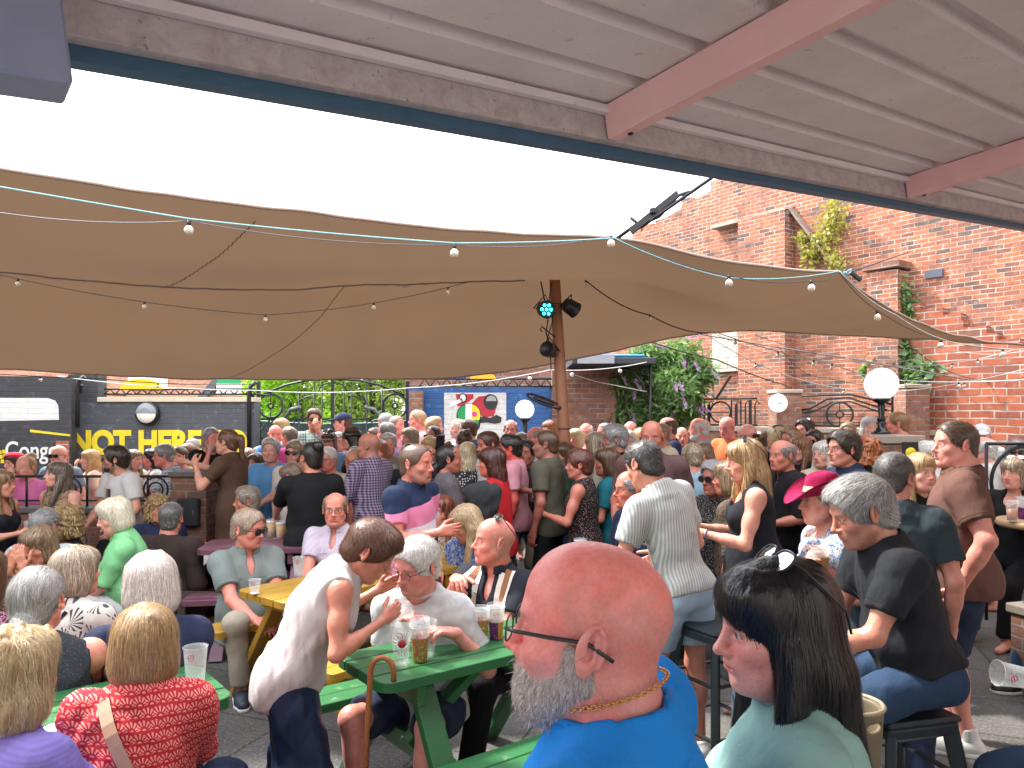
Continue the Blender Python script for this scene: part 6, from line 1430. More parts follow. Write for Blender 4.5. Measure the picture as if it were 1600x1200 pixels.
# ================================================================== cables, ropes, festoon lights
BULB = N('festoon_bulb'); BULB.set((.95, .88, .70), .05, 0, IOR=1.45); BULB.p.inputs['Transmission Weight'].default_value = .6; BULB = BULB.m
WIRE_W = plain('pale_cable', (.62, .64, .62), .5); WIRE_K = plain('dark_cable', (.04, .035, .035), .6); ROPE = plain('teal_rope', (.22, .42, .46), .8, var=.3, scale=90, bump=.8)
def span(P_, sag, n=14):
    out = []
    for a, b in zip(P_[:-1], P_[1:]):
        a, b = Vector(a), Vector(b)
        for i in range(n): t = i / n; q = a.lerp(b, t); q.z -= sag * 4 * t * (1 - t); out.append(q)
    return out + [Vector(P_[-1])]
def festoon(label, P_, sag, mat, bulbs=(), r=.004, size=.030, name='string_lights', cat='string lights'):
    W_ = [px(*p) for p in P_]; e = empty(name, W_[0]); tag(e, label, cat); r *= .75; L_ = [p - e.location for p in span(W_, sag)]; m = MB(); m.tube(L_, r, 6); m.build('cable', mat, e)
    for bp in bulbs:
        w = px(*bp[:3]) - e.location; c = min(L_, key=lambda p: (Vector((p.x, p.z)) - Vector((w.x, w.z))).length); s = size
        m = MB(); m.lathe([(0, .0), (s * .42, 0), (s * .42, -s * 1.0), (0, -s * 1.0)], c=c, n=12); so = m.build('socket', IRON, e)
        m = MB(); m.lathe([(s * .4, -s), (s * .5, -s * 1.15), (s * .85, -s * 1.5), (s * 1.0, -s * 2.0), (s * .85, -s * 2.55), (s * .45, -s * 2.9), (0, -s * 3.0)], c=c, n=16); m.build('bulb', BULB, e)
festoon('twisted teal rope running along the near edge of the tent', [(-620, 180, 4.5), (295, 342, 4.75), (710, 380, 5.0), (960, 372, 5.6)], .01, ROPE, r=.0075, name='rope', cat='rope')
festoon('black festoon cable with two clear bulbs below the teal rope', [(-620, 240, 4.5), (-60, 322, 4.6), (295, 345, 4.75), (710, 382, 5.0), (955, 368, 5.6)], .045, plain('black_white_cable', (.12, .12, .14), .5), [(295, 345, 4.75), (710, 382, 5.0), (950, 372, 5.6)], size=.030)
festoon('black string lights with small warm bulbs inside the tent', [(-520, 400, 5.6), (-40, 420, 5.7), (415, 492, 6.0), (745, 437, 6.3)], .05, WIRE_K, [(25, 432, 5.7), (233, 483, 5.9), (417, 497, 6.0), (577, 484, 6.1), (707, 452, 6.2)], size=.019)
festoon('pale blue rope from the tent peak to its right corner', [(960, 372, 5.6), (1135, 434, 5.7), (1310, 424, 6.0)], .03, ROPE, r=.006, name='rope', cat='rope')
festoon('festoon lights hanging along the right front edge of the tent', [(965, 372, 5.55), (1139, 430, 5.7), (1268, 438, 5.85), (1310, 424, 6.0), (1371, 485, 6.3), (1470, 530, 7.2), (1600, 545, 8.3)], .035, WIRE_K, [(1139, 430, 5.7), (1268, 438, 5.85), (1371, 485, 6.3), (1470, 532, 7.2), (1568, 543, 8.0)], size=.030)
festoon('pale rope tracing the right edge of the tent to its far tip', [(1312, 424, 6.0), (1400, 492, 6.6), (1500, 537, 7.4), (1660, 542, 8.6)], .04, WIRE_W, r=.005, name='rope', cat='rope')
festoon('white cable with small bulbs crossing in front of the brick wall', [(1110, 516, 8.5), (1300, 568, 8.0), (1400, 594, 7.6), (1640, 590, 7.0)], .03, WIRE_W, [(1152, 530, 8.4), (1212, 545, 8.2), (1265, 560, 8.1), (1298, 572, 8.0), (1425, 598, 7.5), (1500, 600, 7.3)], r=.008, size=.022)
festoon('thin pale line sagging across the right brick wall', [(1110, 518, 8.4), (1300, 560, 8.3), (1480, 545, 8.0), (1660, 530, 7.6)], .10, WIRE_W, r=.004, name='cable', cat='cable')
festoon('dark guy rope from the tent down to the right railing', [(1000, 528, 8.6), (1120, 562, 9.4), (1230, 603, 10.4)], .02, WIRE_K, r=.010, name='guy_rope', cat='rope')
festoon('black cable curving from the tent edge across the brick wall', [(1215, 540, 8.4), (1290, 590, 8.6), (1500, 590, 8.4)], .10, WIRE_K, r=.004, name='cable', cat='cable')
festoon('grey guy rope from the tent edge to the far right railing', [(1060, 516, 8.5), (1330, 560, 9.0), (1560, 600, 9.2)], .01, plain('grey_rope', (.22, .20, .20), .7), r=.010, name='guy_rope', cat='rope')
festoon('dark cables on the underside of the tent right of the pole', [(915, 438, 6.7), (1015, 492, 7.3), (1110, 520, 8.3)], .05, WIRE_K, [(913, 440, 6.7), (1015, 490, 7.3)], r=.008, size=.018)
festoon('pale festoon cable with tiny bulbs under the tent back edge', [(90, 588, 8.9), (400, 610, 9.2), (640, 606, 9.2), (860, 578, 9.0), (1010, 566, 9.6)], .04, WIRE_W, [(837, 588, 9.0), (900, 585, 9.1), (975, 578, 9.4)], r=.007, size=.026)
festoon('white guy line running down right from the pole', [(868, 576, 7.3), (930, 596, 8.2), (1010, 612, 9.8)], .0, WIRE_W, r=.006, name='guy_rope', cat='rope')
festoon('thin black tie rope from the tent corner to the upper wall', [(1320, 428, 6.05), (1420, 394, 8.5)], .0, WIRE_K, r=.008, name='guy_rope', cat='rope')
festoon('white festoon strand fanning low across the brick wall to the right', [(1100, 520, 8.5), (1240, 590, 8.6), (1400, 612, 8.4), (1660, 560, 7.8)], .05, WIRE_W, [(1180, 566, 8.5), (1320, 606, 8.5), (1500, 598, 8.2)], r=.006, size=.020)
festoon('pale thin cable from the tent edge up to the far right tip', [(1180, 524, 8.4), (1400, 572, 8.2), (1580, 548, 7.9)], .05, WIRE_W, [(1490, 565, 8.0), (1540, 556, 7.9)], r=.005, size=.020)
festoon('dark thin cable drooping between the ivy and the right railing', [(1420, 540, 8.6), (1520, 592, 8.8), (1660, 575, 8.2)], .06, WIRE_K, (), r=.005, name='cable', cat='cable')
festoon('dark festoon strand low under the tent near the left wall', [(-300, 560, 8.4), (160, 592, 8.6), (400, 600, 8.8)], .03, WIRE_K, [(60, 590, 8.5), (250, 600, 8.7)], r=.006, size=.020)
e = empty('ratchet_strap', px(990, 358, 5.9)); tag(e, 'black ratchet straps tying the tent peak up to the roof edge', 'strap'); m = MB(); q_ = lambda p, y, Y: tuple(px(p, y, Y) - e.location)
m.bar(q_(962, 374, 5.9), q_(1040, 318, 5.7), .045, .012); m.bar(q_(1000, 356, 5.8), q_(1112, 278, 5.3), .03, .012); m.bar(q_(985, 362, 5.8), q_(1060, 302, 5.6), .02, .05); m.tube([q_(985, 340, 5.8), q_(1000, 352, 5.8), q_(1030, 338, 5.75), (q_(1060, 305, 5.6)), q_(1078, 300, 5.5)], .014, 6); m.build('strap', plain('black_webbing', (.03, .03, .035), .8), e)
m = MB(); m.box(q_(1025, 330, 5.7), (.10, .05, .05), bev=.01); m.build('ratchet', IRON, e)
e = empty('rope_clip', px(1335, 425, 6.05)); tag(e, 'black clip and knot at the right corner of the tent', 'clip'); m = MB(); m.bar((-.03, 0, .0), (.05, 0, -.07), .03, .03, bev=.005); m.build('clip', IRON, e); m = MB(); m.tube([(-.06 + .03 * math.sin(i), .02 * math.cos(i * 2), .02 * math.sin(i * 1.7)) for i in range(12)], .007, 5); m.build('knot', ROPE, e)

# ================================================================== tin roof over the camera
E0 = px(105, 95, 1.6); U = Vector((1.212, 1, .1525)).normalized(); Vb = Vector((.714, -1, .108)).normalized(); Wn = U.cross(Vb).normalized() * -1
if Wn.z < 0: Wn = -Wn
Vb = (Vb - U * Vb.dot(U)).normalized()
rf = empty('tin_roof', E0); tag(rf, 'white painted corrugated tin roof with pink rafters above the viewer', 'roof')
RR = Matrix((U, Vb, Wn)).transposed(); rp = lambda u, v_, w: RR @ Vector((u, v_, w))
g = N('white_tin'); v = g.coord(); n_ = g.noise(v, 3, 6, .7); n2 = g.noise(v, 24, 5, .7); c = g.mix(g.ramp(n_, .3, .7), (.72, .64, .66), (.84, .78, .80)); c = g.mix(g.math('MULTIPLY', g.ramp(n2, .60, .72), .5), c, (.28, .20, .18)); g.set(c, .55); g.bump(n2, .2, .004); TIN = g.m
g = N('flaking_white'); v = g.coord(); n_ = g.noise(v, 14, 7, .75, .5); c = g.mix(g.ramp(n_, .40, .68), (.56, .50, .50), (.38, .31, .32)); c = g.mix(g.ramp(g.noise(v, 40, 5, .7), .62, .7), c, (.20, .14, .12)); g.set(c, .7); g.bump(n_, .3, .004); FLK = g.m
PINK = plain('pink_rafter_paint', (.93, .56, .55), .55, var=.10, scale=7, bump=.3); DKB = plain('dark_blue_gutter', (.05, .13, .21), .45, var=.2)
m = MB(); prev = None; v0 = .02
ribs = []; vv = v0
prof_ = []
while vv < 3.6:
    prof_ += [(vv, .155), (vv + .165, .155), (vv + .180, .190), (vv + .215, .190), (vv + .230, .155)]; vv += .245
for (va, wa), (vb, wb) in zip(prof_[:-1], prof_[1:]):
    if vb - va < 1e-6: continue
    m.quad([rp(-2.5, va, wa), rp(-2.5, vb, wb), rp(7.2, vb, wb), rp(7.2, va, wa)])
    m.quad([rp(-2.5, va, wa + .004), rp(7.2, va, wa + .004), rp(7.2, vb, wb + .004), rp(-2.5, vb, wb + .004)])
m.build('tin_sheet', TIN, rf)
def rbox(name, u0, u1, v0_, v1_, w0, w1, mat, bev=.003): m = MB(); m.box(rp((u0 + u1) / 2, (v0_ + v1_) / 2, (w0 + w1) / 2), (abs(u1 - u0), abs(v1_ - v0_), w1 - w0), R=RR, bev=bev); return m.build(name, mat, rf)
rbox('gutter_edge', -2.5, 7.2, -.035, .005, -.0, .045, DKB); rbox('fascia', -2.5, 7.2, .006, .045, .035, .150, FLK); rbox('top_trim', -2.5, 7.2, .047, .075, .118, .146, TIN)
for uu in (-2.05, 1.056 * 1.58 - .02, 2.547 * 1.58 - .02, 6.42):
    rbox('rafter', uu - .03, uu + .03, .05, 3.6, .035, .150, PINK); m = MB(); m.lathe([(0, 0), (.010, 0), (.010, .004), (0, .006)], c=rp(uu + .01, .12, .034), n=10, R=RR @ Matrix.Rotation(math.pi, 3, 'X')); m.build('bolt', IRON, rf)
for vv in (1.35, 2.6): rbox('purlin', -2.5, 7.2, vv, vv + .05, .085, .152, FLK)
ps = empty('roof_bracket', px(105, 155, 1.42)); tag(ps, 'grey blue steel bracket box with a bolt at the upper left corner', 'bracket')
m = MB(); m.box(RR @ Vector((-.55, .02, .34)), (1.1, .10, .68), R=RR, bev=.006); m.build('plate', plain('blue_grey_steel', (.27, .30, .42), .45, .1, .2, scale=6), ps)
m = MB(); cb = RR @ Vector((-.035, -.032, .128)); m.lathe([(0, -.012), (.010, -.010), (.012, -.002), (.020, 0), (.0201, .002)], c=cb, n=6, R=RR @ Matrix.Rotation(-math.pi / 2, 3, 'X')); m.build('bolt', IRONG, ps)

# ================================================================== picnic tables
def wood(name, c, worn):
    g = N(name); v = g.coord('Object', (1, 6, 6)); n_ = g.noise(v, 5, 6, .7, .4); n2 = g.noise(g.coord('Object'), 9, 5, .75); k = g.mix(n_, tuple(x * .75 for x in c), tuple(min(1, x * 1.2) for x in c)); k = g.mix(g.math('MULTIPLY', g.ramp(n2, .60, .70), .75), k, worn)
    g.set(k, .42); g.bump(g.math('ADD', n_, g.math('MULTIPLY', g.ramp(n2, .6, .66), -.6)), .4, .004); return g.m
GRW = wood('green_painted_wood', (.020, .125, .038), (.26, .29, .17)); YLW = wood('yellow_painted_wood', (.36, .20, .02), (.20, .12, .05)); PUW = wood('plum_painted_wood', (.14, .05, .08), (.45, .38, .42))
def picnic(label, org, ang, L, bench, planks, mat, zt=.75, width=.50, zb=.46, round_=.06, bw=.22):
    """org: near-left corner of the top; x runs along the table, y away across it; bench: (start, ) offsets either side"""
    e = empty('picnic_table', (org[0], org[1], 0), ang); tag(e, label, 'table', 'picnic tables'); m = MB(); pw = width / planks
    def plank(m, y0, y1, z, th=.040, rl=(0, 0, 0, 0)):
        P_ = []
        for (cx, cy, a0, rr_) in ((L, y0, -90, rl[1]), (L, y1, 0, rl[2]), (0, y1, 90, rl[3]), (0, y0, 180, rl[0])):
            r_ = max(rr_, .004); ox = cx - r_ if cx else r_; oy = y0 + r_ if cy == y0 else y1 - r_
            for k in range(6): a = math.radians(a0 + 90 * k / 5); P_.append((ox + r_ * math.cos(a), oy + r_ * math.sin(a)))
        b = .003; n = len(P_); cxm, cym = L / 2, (y0 + y1) / 2; ins = [(x + (b if x < cxm else -b), y + (b if y < cym else -b)) for x, y in P_]
        T_ = [(x, y, z) for x, y in ins]; M_ = [(x, y, z - b) for x, y in P_]; Bq = [(x, y, z - th) for x, y in P_]; m.quad(T_); m.quad(Bq[::-1])
        for i in range(n): j = (i + 1) % n; m.quad([M_[i], M_[j], T_[j], T_[i]]); m.quad([Bq[i], Bq[j], M_[j], M_[i]])
    for k in range(planks):
        plank(m, k * pw + .005, (k + 1) * pw - .005, zt + .0012 * (k % 2), rl=(round_ if k == 0 else 0, round_ if k == 0 else 0, round_ if k == planks - 1 else 0, round_ if k == planks - 1 else 0))
    m.build('tabletop', mat, e)
    for y0 in bench:
        m = MB(); plank(m, y0, y0 + bw / 2 - .003, zb, rl=(.03, .03, 0, 0)); plank(m, y0 + bw / 2 + .003, y0 + bw, zb, rl=(0, 0, .03, .03)); m.build('bench_seat', mat, e)
    yc = width / 2; yo0, yo1 = bench[0] + bw / 2, bench[-1] + bw / 2
    for x in (.22, L - .22):
        for sgn, yo in ((-1, yo0), (1, yo1)):
            m = MB(); m.bar((x, yc + sgn * width * .22, zt - .045), (x, yo + sgn * .05, .0), .045, .095, up=(1, 0, 0), bev=.004); m.build('leg', mat, e)
        m = MB(); m.bar((x + .045, yo0 - .04, zb - .085), (x + .045, yo1 + .04, zb - .085), .04, .09, bev=.004); m.build('crossbeam', mat, e)
        m = MB(); m.bar((x - .0455, .02, zt - .085), (x - .0455, width - .02, zt - .085), .04, .08, bev=.004); m.build('top_batten', mat, e)
        m = MB(); m.bar((x, yc - .0, zb - .06), (L / 2, yc, zt - .05), .04, .07, up=(0, 1, 0), bev=.004); m.build('brace', mat, e)
    return e
TA = math.atan2(.6, .8)
picnic('worn green picnic table with printed cups behind the bald man', (-.474, 2.80), TA, 1.28, (-.36, .68), 4, GRW, width=.46)
picnic('green picnic table at lower left behind the woman in red', (-.99 - .78 * 1.5, 2.69 - .62 * 1.5), math.atan2(.62, .78), 1.5, (-.62, .57), 4, GRW, width=.46)
picnic('yellow picnic table beside the man in the grey shirt', (-1.20, 4.02), math.radians(50), 1.5, (-.40, .72), 4, YLW, width=.52)
picnic('plum painted picnic table in the left middle of the yard', (-2.36, 5.62), math.radians(8), .95, (-.36, .70), 4, PUW, width=.52)
e = empty('beer_barrel_table', (px(440, 845, 6.25).x, 6.3, 0)); tag(e, 'dark low table holding two full pints behind the grey shirted man', 'table'); m = MB(); m.box((0, 0, .715), (.62, .5, .04), bev=.006); m.build('tabletop', plain('dark_wood', (.05, .035, .03), .6), e)
for sx in (-1, 1):
    for sy in (-1, 1): m = MB(); m.bar((sx * .26, sy * .2, 0), (sx * .26, sy * .2, .695), .05); m.build('leg', plain('dark_wood', (.05, .035, .03), .6), e)
cup('pint', (px(436, 840, 6.15).x, 6.2, .736), 'full pint of golden lager, right one of two on the dark table', r=.044, h=.155, group='pints of lager'); cup('pint', (px(424, 838, 6.3).x, 6.3, .736), 'full pint of golden lager, left one of two on the dark table', r=.044, h=.155, group='pints of lager')
# things on the green table
T3 = lambda p, y, z=.7525: (lambda Y: (px(p, y, Y).x, Y, z))((CAMZ - .75) * F / (y - HOR))
def at_table(p, y): Y = (CAMZ - .75) * F / (y - HOR); return ((p - 800) / F * Y, Y, .7525)
cup('berry', at_table(656, 1034), 'tall printed cup of red and green berries with nested clear rims on the green table', r=.040, h=.142, stack=3)
gl = cup('clear', at_table(627, 1042), 'clear glass with white rays and a red heart shape on the green table', r=.040, h=.165, cat='glass')
m = MB(); hr = .165
for i in range(20):
    a = 2 * math.pi * i / 20 + .1; c0 = (.006, .100)
    P_ = []
    for rr_ in (.018, .034, .050): x, z = c0[0] + rr_ * math.cos(a) * .85, c0[1] + rr_ * math.sin(a); R_ = .0288 + (.0112) * z / hr + .0016; an = -math.pi / 2 + .25 + x / R_; P_.append((R_ * math.cos(an), R_ * math.sin(an), z))
    if abs(P_[-1][2] - .1) < .06: m.tube(P_, .0012, 4)
m.build('white_rays', WHP, gl)
m = MB(); m.lathe([(0, 0), (.016, 0), (.016, .002), (0, .003)], c=(.0085, -.0375, .100), n=18, R=Matrix.Rotation(math.radians(80), 3, 'X')); m.build('red_spot', PR, gl)
cup('berry', at_table(751, 1003), 'berry printed cup, left one of the pair by the seated man', r=.040, h=.142, stack=1)
cup('purple', at_table(775, 999), 'purple dotted cup, right one of the pair by the seated man', r=.040, h=.145, stack=1)
cup('clear', at_table(668, 1026), 'empty clear cup tucked behind the berry printed stack', r=.038, h=.150)
cup('clear', (px(300, 1046, 2.75).x, 2.78, .7525), 'cloudy clear cup at the end of the lower left table', r=.043, h=.150)
cup('clear', (px(128, 1112, 2.25).x, 2.32, .7525), 'empty clear cup on the lower left table between two women', r=.040, h=.130)
cup('clear', (px(396, 924, 4.2).x, 4.22, .7525), 'short clear cup with foam dregs on the yellow table', r=.034, h=.085, fill='foam')
cup('clear', (px(452, 902, 4.5).x, 4.7, .7525), 'clear stamped cup at the back of the yellow table', r=.038, h=.12)
# napkin
v, q = sd_mesh(SD().ell((0, 0, .015), (.045, .03, .02)).ell((.02, .0, .035), (.02, .014, .03), rotm(0, 0, 30)), .006, wob(6, .008, 60)); o = fast_mesh('napkin', v, q, plain('paper', (.7, .7, .7), .9)); o.location = (px(85, 1100, 2.35).x, 2.35, .752); tag(o, 'crumpled white napkin on the lower left table', 'napkin')
# walking cane
e = empty('walking_cane', (px(562, 1195, 2.80).x, 2.80, .0)); tag(e, 'polished wooden walking cane hooked by the end of the green table', 'cane'); m = MB()
P_ = [(.0, 0, 0), (.012, 0, .3), (.028, 0, .6), (.040, 0, .80)] + [(.040 + .043 * (1 - math.cos(t)), 0, .80 + .055 * math.sin(t)) for t in np.linspace(.3, 3.14, 12)] + [(.126, 0, .765)]
m.tube(P_, .0105, 10); m.build('shaft', plain('varnished_wood', (.30, .10, .03), .22, var=.3), e); m = MB(); m.tube([(0, 0, 0), (0, 0, .03)], .014, 10); m.build('rubber_tip', IRON, e)
# metal bar stools
def stool(label, x, Y, rz=0, h=.75, mat=None):
    e = empty('bar_stool', (x, Y, 0), rz); tag(e, label, 'stool', 'black metal bar stools'); mt = plain('dark_green_black_metal', (.030, .042, .050), .38, .4, .15, bump=.05)
    m = MB(); m.box((0, 0, h - .012), (.31, .31, .024), bev=.010); m.box((0, 0, h - .045), (.30, .30, .05), bev=.012); m.build('seat', mt, e)
    for sx in (-1, 1):
        for sy in (-1, 1): 
            m = MB(); a = Vector((sx * .125, sy * .125, h - .05)); b = Vector((sx * .215, sy * .215, 0)); m.bar(a, b, .055, .035, up=(sy * .7, -sx * .7, 0), bev=.006); m.build('leg', mt, e)
    for z, k in ((.22, .185), (.46, .155)):
        for (x0_, y0_, x1_, y1_) in ((-k, -k, k, -k), (k, -k, k, k), (k, k, -k, k), (-k, k, -k, -k)): m = MB(); m.bar((x0_, y0_, z), (x1_, y1_, z), .022, .010); m.build('footrest', mt, e)
    return e
stool('black metal bar stool under the grey haired man in black', 1.42, 2.80, .25, .68); stool('black metal bar stool under the bald man in blue', .16, 1.04, .1, .69); stool('black metal bar stool under the dark haired woman in pale teal', .56, 1.41, .1, .57)
stool('black metal bar stool between the shorts wearer and the dark haired woman', 1.02, 3.78, .5, .72); stool('black metal bar stool under the woman in the pink hat', 1.62, 3.76, .2, .55)
stool('black metal bar stool carrying the beige tub bag', px(1340, 1140, 1.80).x, 1.84, .3, .815)
# beige tub bag behind the dark haired woman
e = empty('tub_bag', (px(1340, 1140, 1.80).x, 1.84, .98)); tag(e, 'stiff beige tub bag with an oval handle hole behind the dark haired woman', 'bag'); g_ = plain('beige_leather', (.15, .12, .075), .6, var=.15)
s = SD(); s.cyl((0, 0, -.16), (0, 0, .07), .062, .075, rd=.008); s.cyl((0, 0, -.145), (0, 0, .12), .052, .066, op=1); s.ell((.03, -.06, .035), (.022, .05, .010), op=1, k=.004); v, q = sd_mesh(s, .0045); fast_mesh('tub', v, q, g_, e)
m = MB(); m.tube([(.075 * math.cos(t), .075 * math.sin(t), .07) for t in np.linspace(0, 6.283, 25)[:-1]], .006, 6, closed=True); m.build('rim_piping', plain('beige_rim', (.30, .25, .17), .5), e)
print('place', round(time.time() - T0, 1))
# ================================================================== the crowd
BLK = fab('black_cloth', (.006, .006, .008)); CHAR = fab('charcoal_cotton', (.014, .016, .021)); WHT = fab('white_cloth', (.52, .52, .52)); NAVY = fab('navy_cloth', (.015, .022, .055)); JEAN = fab('denim', (.022, .048, .10), sc=2)
KHAKI = fab('khaki_cloth', (.36, .31, .23)); GREY = fab('grey_cloth', (.25, .25, .26)); LBLUE = fab('light_blue_shirt', (.28, .42, .58)); PINKC = fab('pink_cloth', (.62, .28, .34)); DKJ = fab('dark_denim', (.018, .035, .08)); BRN = fab('brown_cloth', (.10, .055, .035)); RED = fab('red_cloth', (.45, .02, .04)); CREAM = fab('cream_cloth', (.60, .54, .44)); BLUE = fab('mid_blue_cloth', (.06, .20, .48)); ORG = fab('orange_cloth', (.75, .20, .04)); OLIVE = fab('olive_cloth', (.085, .080, .060))
WSH = plain('white_trainer', (.65, .65, .63), .6); DSH = plain('dark_shoe', (.02, .02, .022), .5); TSH = plain('tan_shoe', (.16, .08, .045), .6); SOCK = fab('white_sock', (.65, .65, .65))
GREYH, GREYH2 = (.22, .22, .23), (.50, .50, .50); WHH, WHH2 = (.56, .54, .52), (.85, .83, .80); BLN, BLN2 = (.36, .23, .10), (.66, .50, .28); BRH, BRH2 = (.075, .040, .022), (.17, .09, .05); DKH, DKH2 = (.014, .012, .012), (.05, .045, .045); GBL, GBL2 = (.24, .18, .12), (.52, .44, .32)
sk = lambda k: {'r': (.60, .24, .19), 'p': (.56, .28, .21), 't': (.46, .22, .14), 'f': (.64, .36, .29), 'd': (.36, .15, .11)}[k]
PS = []
def pp(*a, **k): J = person(*a, **k); PS.append(J); return J
SIT = dict(pose='sit')
# ---------------- foreground pair
J = pp('bald bearded man in bright blue tee with thin glasses and gold chain', 922, 985, 1.07, 68, pose='sit', lean=3, w=1.48, fat=.05, nl=.112, hyaw=6, hpitch=-3, hs=1.03, neck=.975, facefat=.004, skin=(.87, .31, .29), glassw=1.9, scalp=(.38, .28, .25), beardc=(.40, .36, .35), beardl=.0115, jaw=1.08, brow=(.25, .2, .16),
   top=fab('bright_blue_tee', (.012, .24, .74)), rib=fab('bright_blue_rib', (.012, .23, .70)), bottom=JEAN, glass='clear', armR=(.02, .25, -.40), armL='lap', shoe=DSH)
# chain
m = MB(); nb, R2, s = J['NB'], J['R2'], J['s']; ring = []
nrr = .060 * (.6 + .4 * 1.48) * .975
for i in range(90):
    a = 2 * math.pi * i / 90; ring.append(nb + R2 @ V(math.sin(a) * (nrr * 1.09 + .003), math.cos(a) * (nrr * 1.12 + .003) + .008, .034 - .020 * math.cos(a)) * s)
for i in range(90):
    p, q = ring[i], ring[(i + 1) % 90]; c = (p + q) / 2; d = unit(q - p); up = unit(np.cross(d, unit(c - nb))) if i % 2 else unit(c - nb); R_ = .0030
    m.tube([c + d * .0052 * math.cos(t) + up * R_ * math.sin(t) for t in np.linspace(0, 6.283, 9)[:-1]], .0009, 5, closed=True)
m.build('gold_chain', plain('gold', (.75, .42, .14), .25, 1, .1, bump=0), J['root'])
J = pp('woman with long black fringe hair and sunglasses on her head in pale teal top', 1210, 978, 1.42, 78, pose='sit', fem=True, lean=2, w=1.05, fat=.04, hyaw=17, hpitch=5, hs=1.0, skin=(.76, .40, .34), style='longfringe', hair=(.006, .006, .008), hair2=(.03, .03, .034), nst=4200, hairsize=1.03,
   top=fab('pale_teal_linen', (.24, .42, .39), rough=.9), topname='blouse', sleeve='cap', neckl='crew', bottom=DKJ, armR='lap', armL=(.05, .18, -.45), shades_up=True, lips=1)
m = MB(); nb, R2 = J['NB'], J['R2']; m.tube([nb + R2 @ V(math.sin(t) * .062, .012 + math.cos(t) * .060, -.012 - .045 * max(0, math.cos(t)) ** 2) for t in np.linspace(0, 6.283, 33)[:-1]], .0011, 5, closed=True); m.build('necklace', plain('silver', (.6, .6, .62), .2, 1, 0, bump=0), J['root'])
# ---------------- lower left backs
pp('woman seen from behind with blonde layered hair in lilac top', 26, 1056, 2.02, -28, pose='sit', fem=True, nl=.118, w=1.05, fat=.03, style='shag', hair=(.38, .26, .13), hair2=(.80, .65, .40), nst=3600, top=fab('lilac_ribbed_top', (.22, .17, .48), 'hstripe', (.19, .145, .43), sc=3), topname='blouse', sleeve='short', bottom=NAVY, hyaw=18, armR='table', armL='table')
pp('woman seen from behind with straight golden bob in red fan print blouse and tan strap', 227, 1008, 2.33, 8, pose='sit', fem=True, nl=.112, foldamp=.008, w=.90, fat=.05, lean=14, style='bob', hair=(.28, .17, .08), hair2=(.66, .44, .22), nst=4200, hairsize=.98, top=fab('red_fan_print', (.42, .018, .030), 'fans', (.72, .26, .22), sc=1.0), topname='blouse', sleeve='elbow', loose=.012, bottom=NAVY, hyaw=12, hpitch=8, armR='table', armL='table',
   strap_bag=plain('tan_leather', (.50, .30, .20), .5), strap_side=-1, strap_w=.018)
pp('woman seen from behind with grey hair in a low ponytail and dark strappy top', 60, 938, 2.85, 20, pose='sit', fem=True, w=1.08, fat=.04, style='lowpony', hair=(.20, .20, .20), hair2=(.52, .51, .50), nst=3200, hairsize=1.03, skin=(.62, .30, .22), top=fab('dark_grey_tank', (.03, .035, .045), 'tiny', (.09, .09, .1), (.02, .02, .02), sc=2), topname='vest', sleeve='none', neckl='tank', backlow=.06, bottom=DKJ, hyaw=-12, armR='table', armL='table')
pp('woman seen from behind with grey blonde bob in white palm leaf shirt and black strap', 120, 893, 3.75, -18, pose='sit', fem=True, w=1.1, fat=.04, style='bob', hair=(.20, .15, .10), hair2=(.58, .49, .38), nst=2400, top=fab('palm_leaf_shirt', (.55, .52, .48), 'palm', (.06, .06, .06), sc=1.1), topname='shirt', sleeve='elbow', bottom=GREY, hyaw=-10, armR='table', armL='table', strap_bag=BLK, strap_side=1, strap_w=.011)
pp('woman seen from behind with rounded white hair and a navy top', 235, 914, 3.10, 22, pose='sit', fem=True, w=1.0, fat=.03, style='bob', hair=(.46, .40, .38), hair2=(.82, .76, .73), nst=2800, hairsize=1.05, top=NAVY, topname='blouse', sleeve='short', bottom=NAVY, hyaw=10, hpitch=10, armR='table', armL='table')
pp('seated person in maroon lace top at the extreme left edge', -30, 905, 3.2, 10, pose='sit', fem=True, style='bob', hair=BRH, hair2=BRH2, top=fab('maroon_lace', (.10, .02, .05), 'lace', (.35, .22, .25), sc=1.2), topname='blouse', sleeve='elbow', bottom=BLK)
# ---------------- centre foreground
pp('short haired woman in sheer white sleeveless top bending over the seated old man', 580, 848, 3.02, -78, lean=36, side=0, sc=.82, nohem=1, foldamp=.0095, fem=True, w=.90, fat=.005, hyaw=-8, hpitch=38, hs=1.05, style='pixie', hair=(.085, .035, .022), hair2=(.20, .09, .05), skin=(.56, .25, .17), top=fab('sheer_white_top', (.50, .45, .44)), topname='blouse', sleeve='none', neckl='crew', hem=-.17, fit=.026, bottom=fab('navy_satin', (.012, .022, .055), rough=.4), leg='wide', armR=('w', 594, 972, 2.92), armL=('w', 585, 925, 3.3), handR='relax', shoe=DSH, stance=.13)
pp('white haired old man in glasses and white tee seated at the green table', 651, 884, 3.35, 165, foldamp=.007, pose='sit', fat=.03, w=.98, lean=10, hyaw=-22, hpitch=14, hroll=-4, style='short', hair=(.62, .60, .58), hair2=(.88, .86, .84), skin=(.66, .30, .25), glass='clear', top=fab('white_tee', (.50, .49, .49)), bottom=fab('navy_shorts', (.02, .03, .06)), leg='shorts', armL=('w', 712, 990, 3.2), armR=('w', 628, 972, 3.4), handL='rest', handR='rest', shoe=WSH, sock=SOCK, foot=.40)
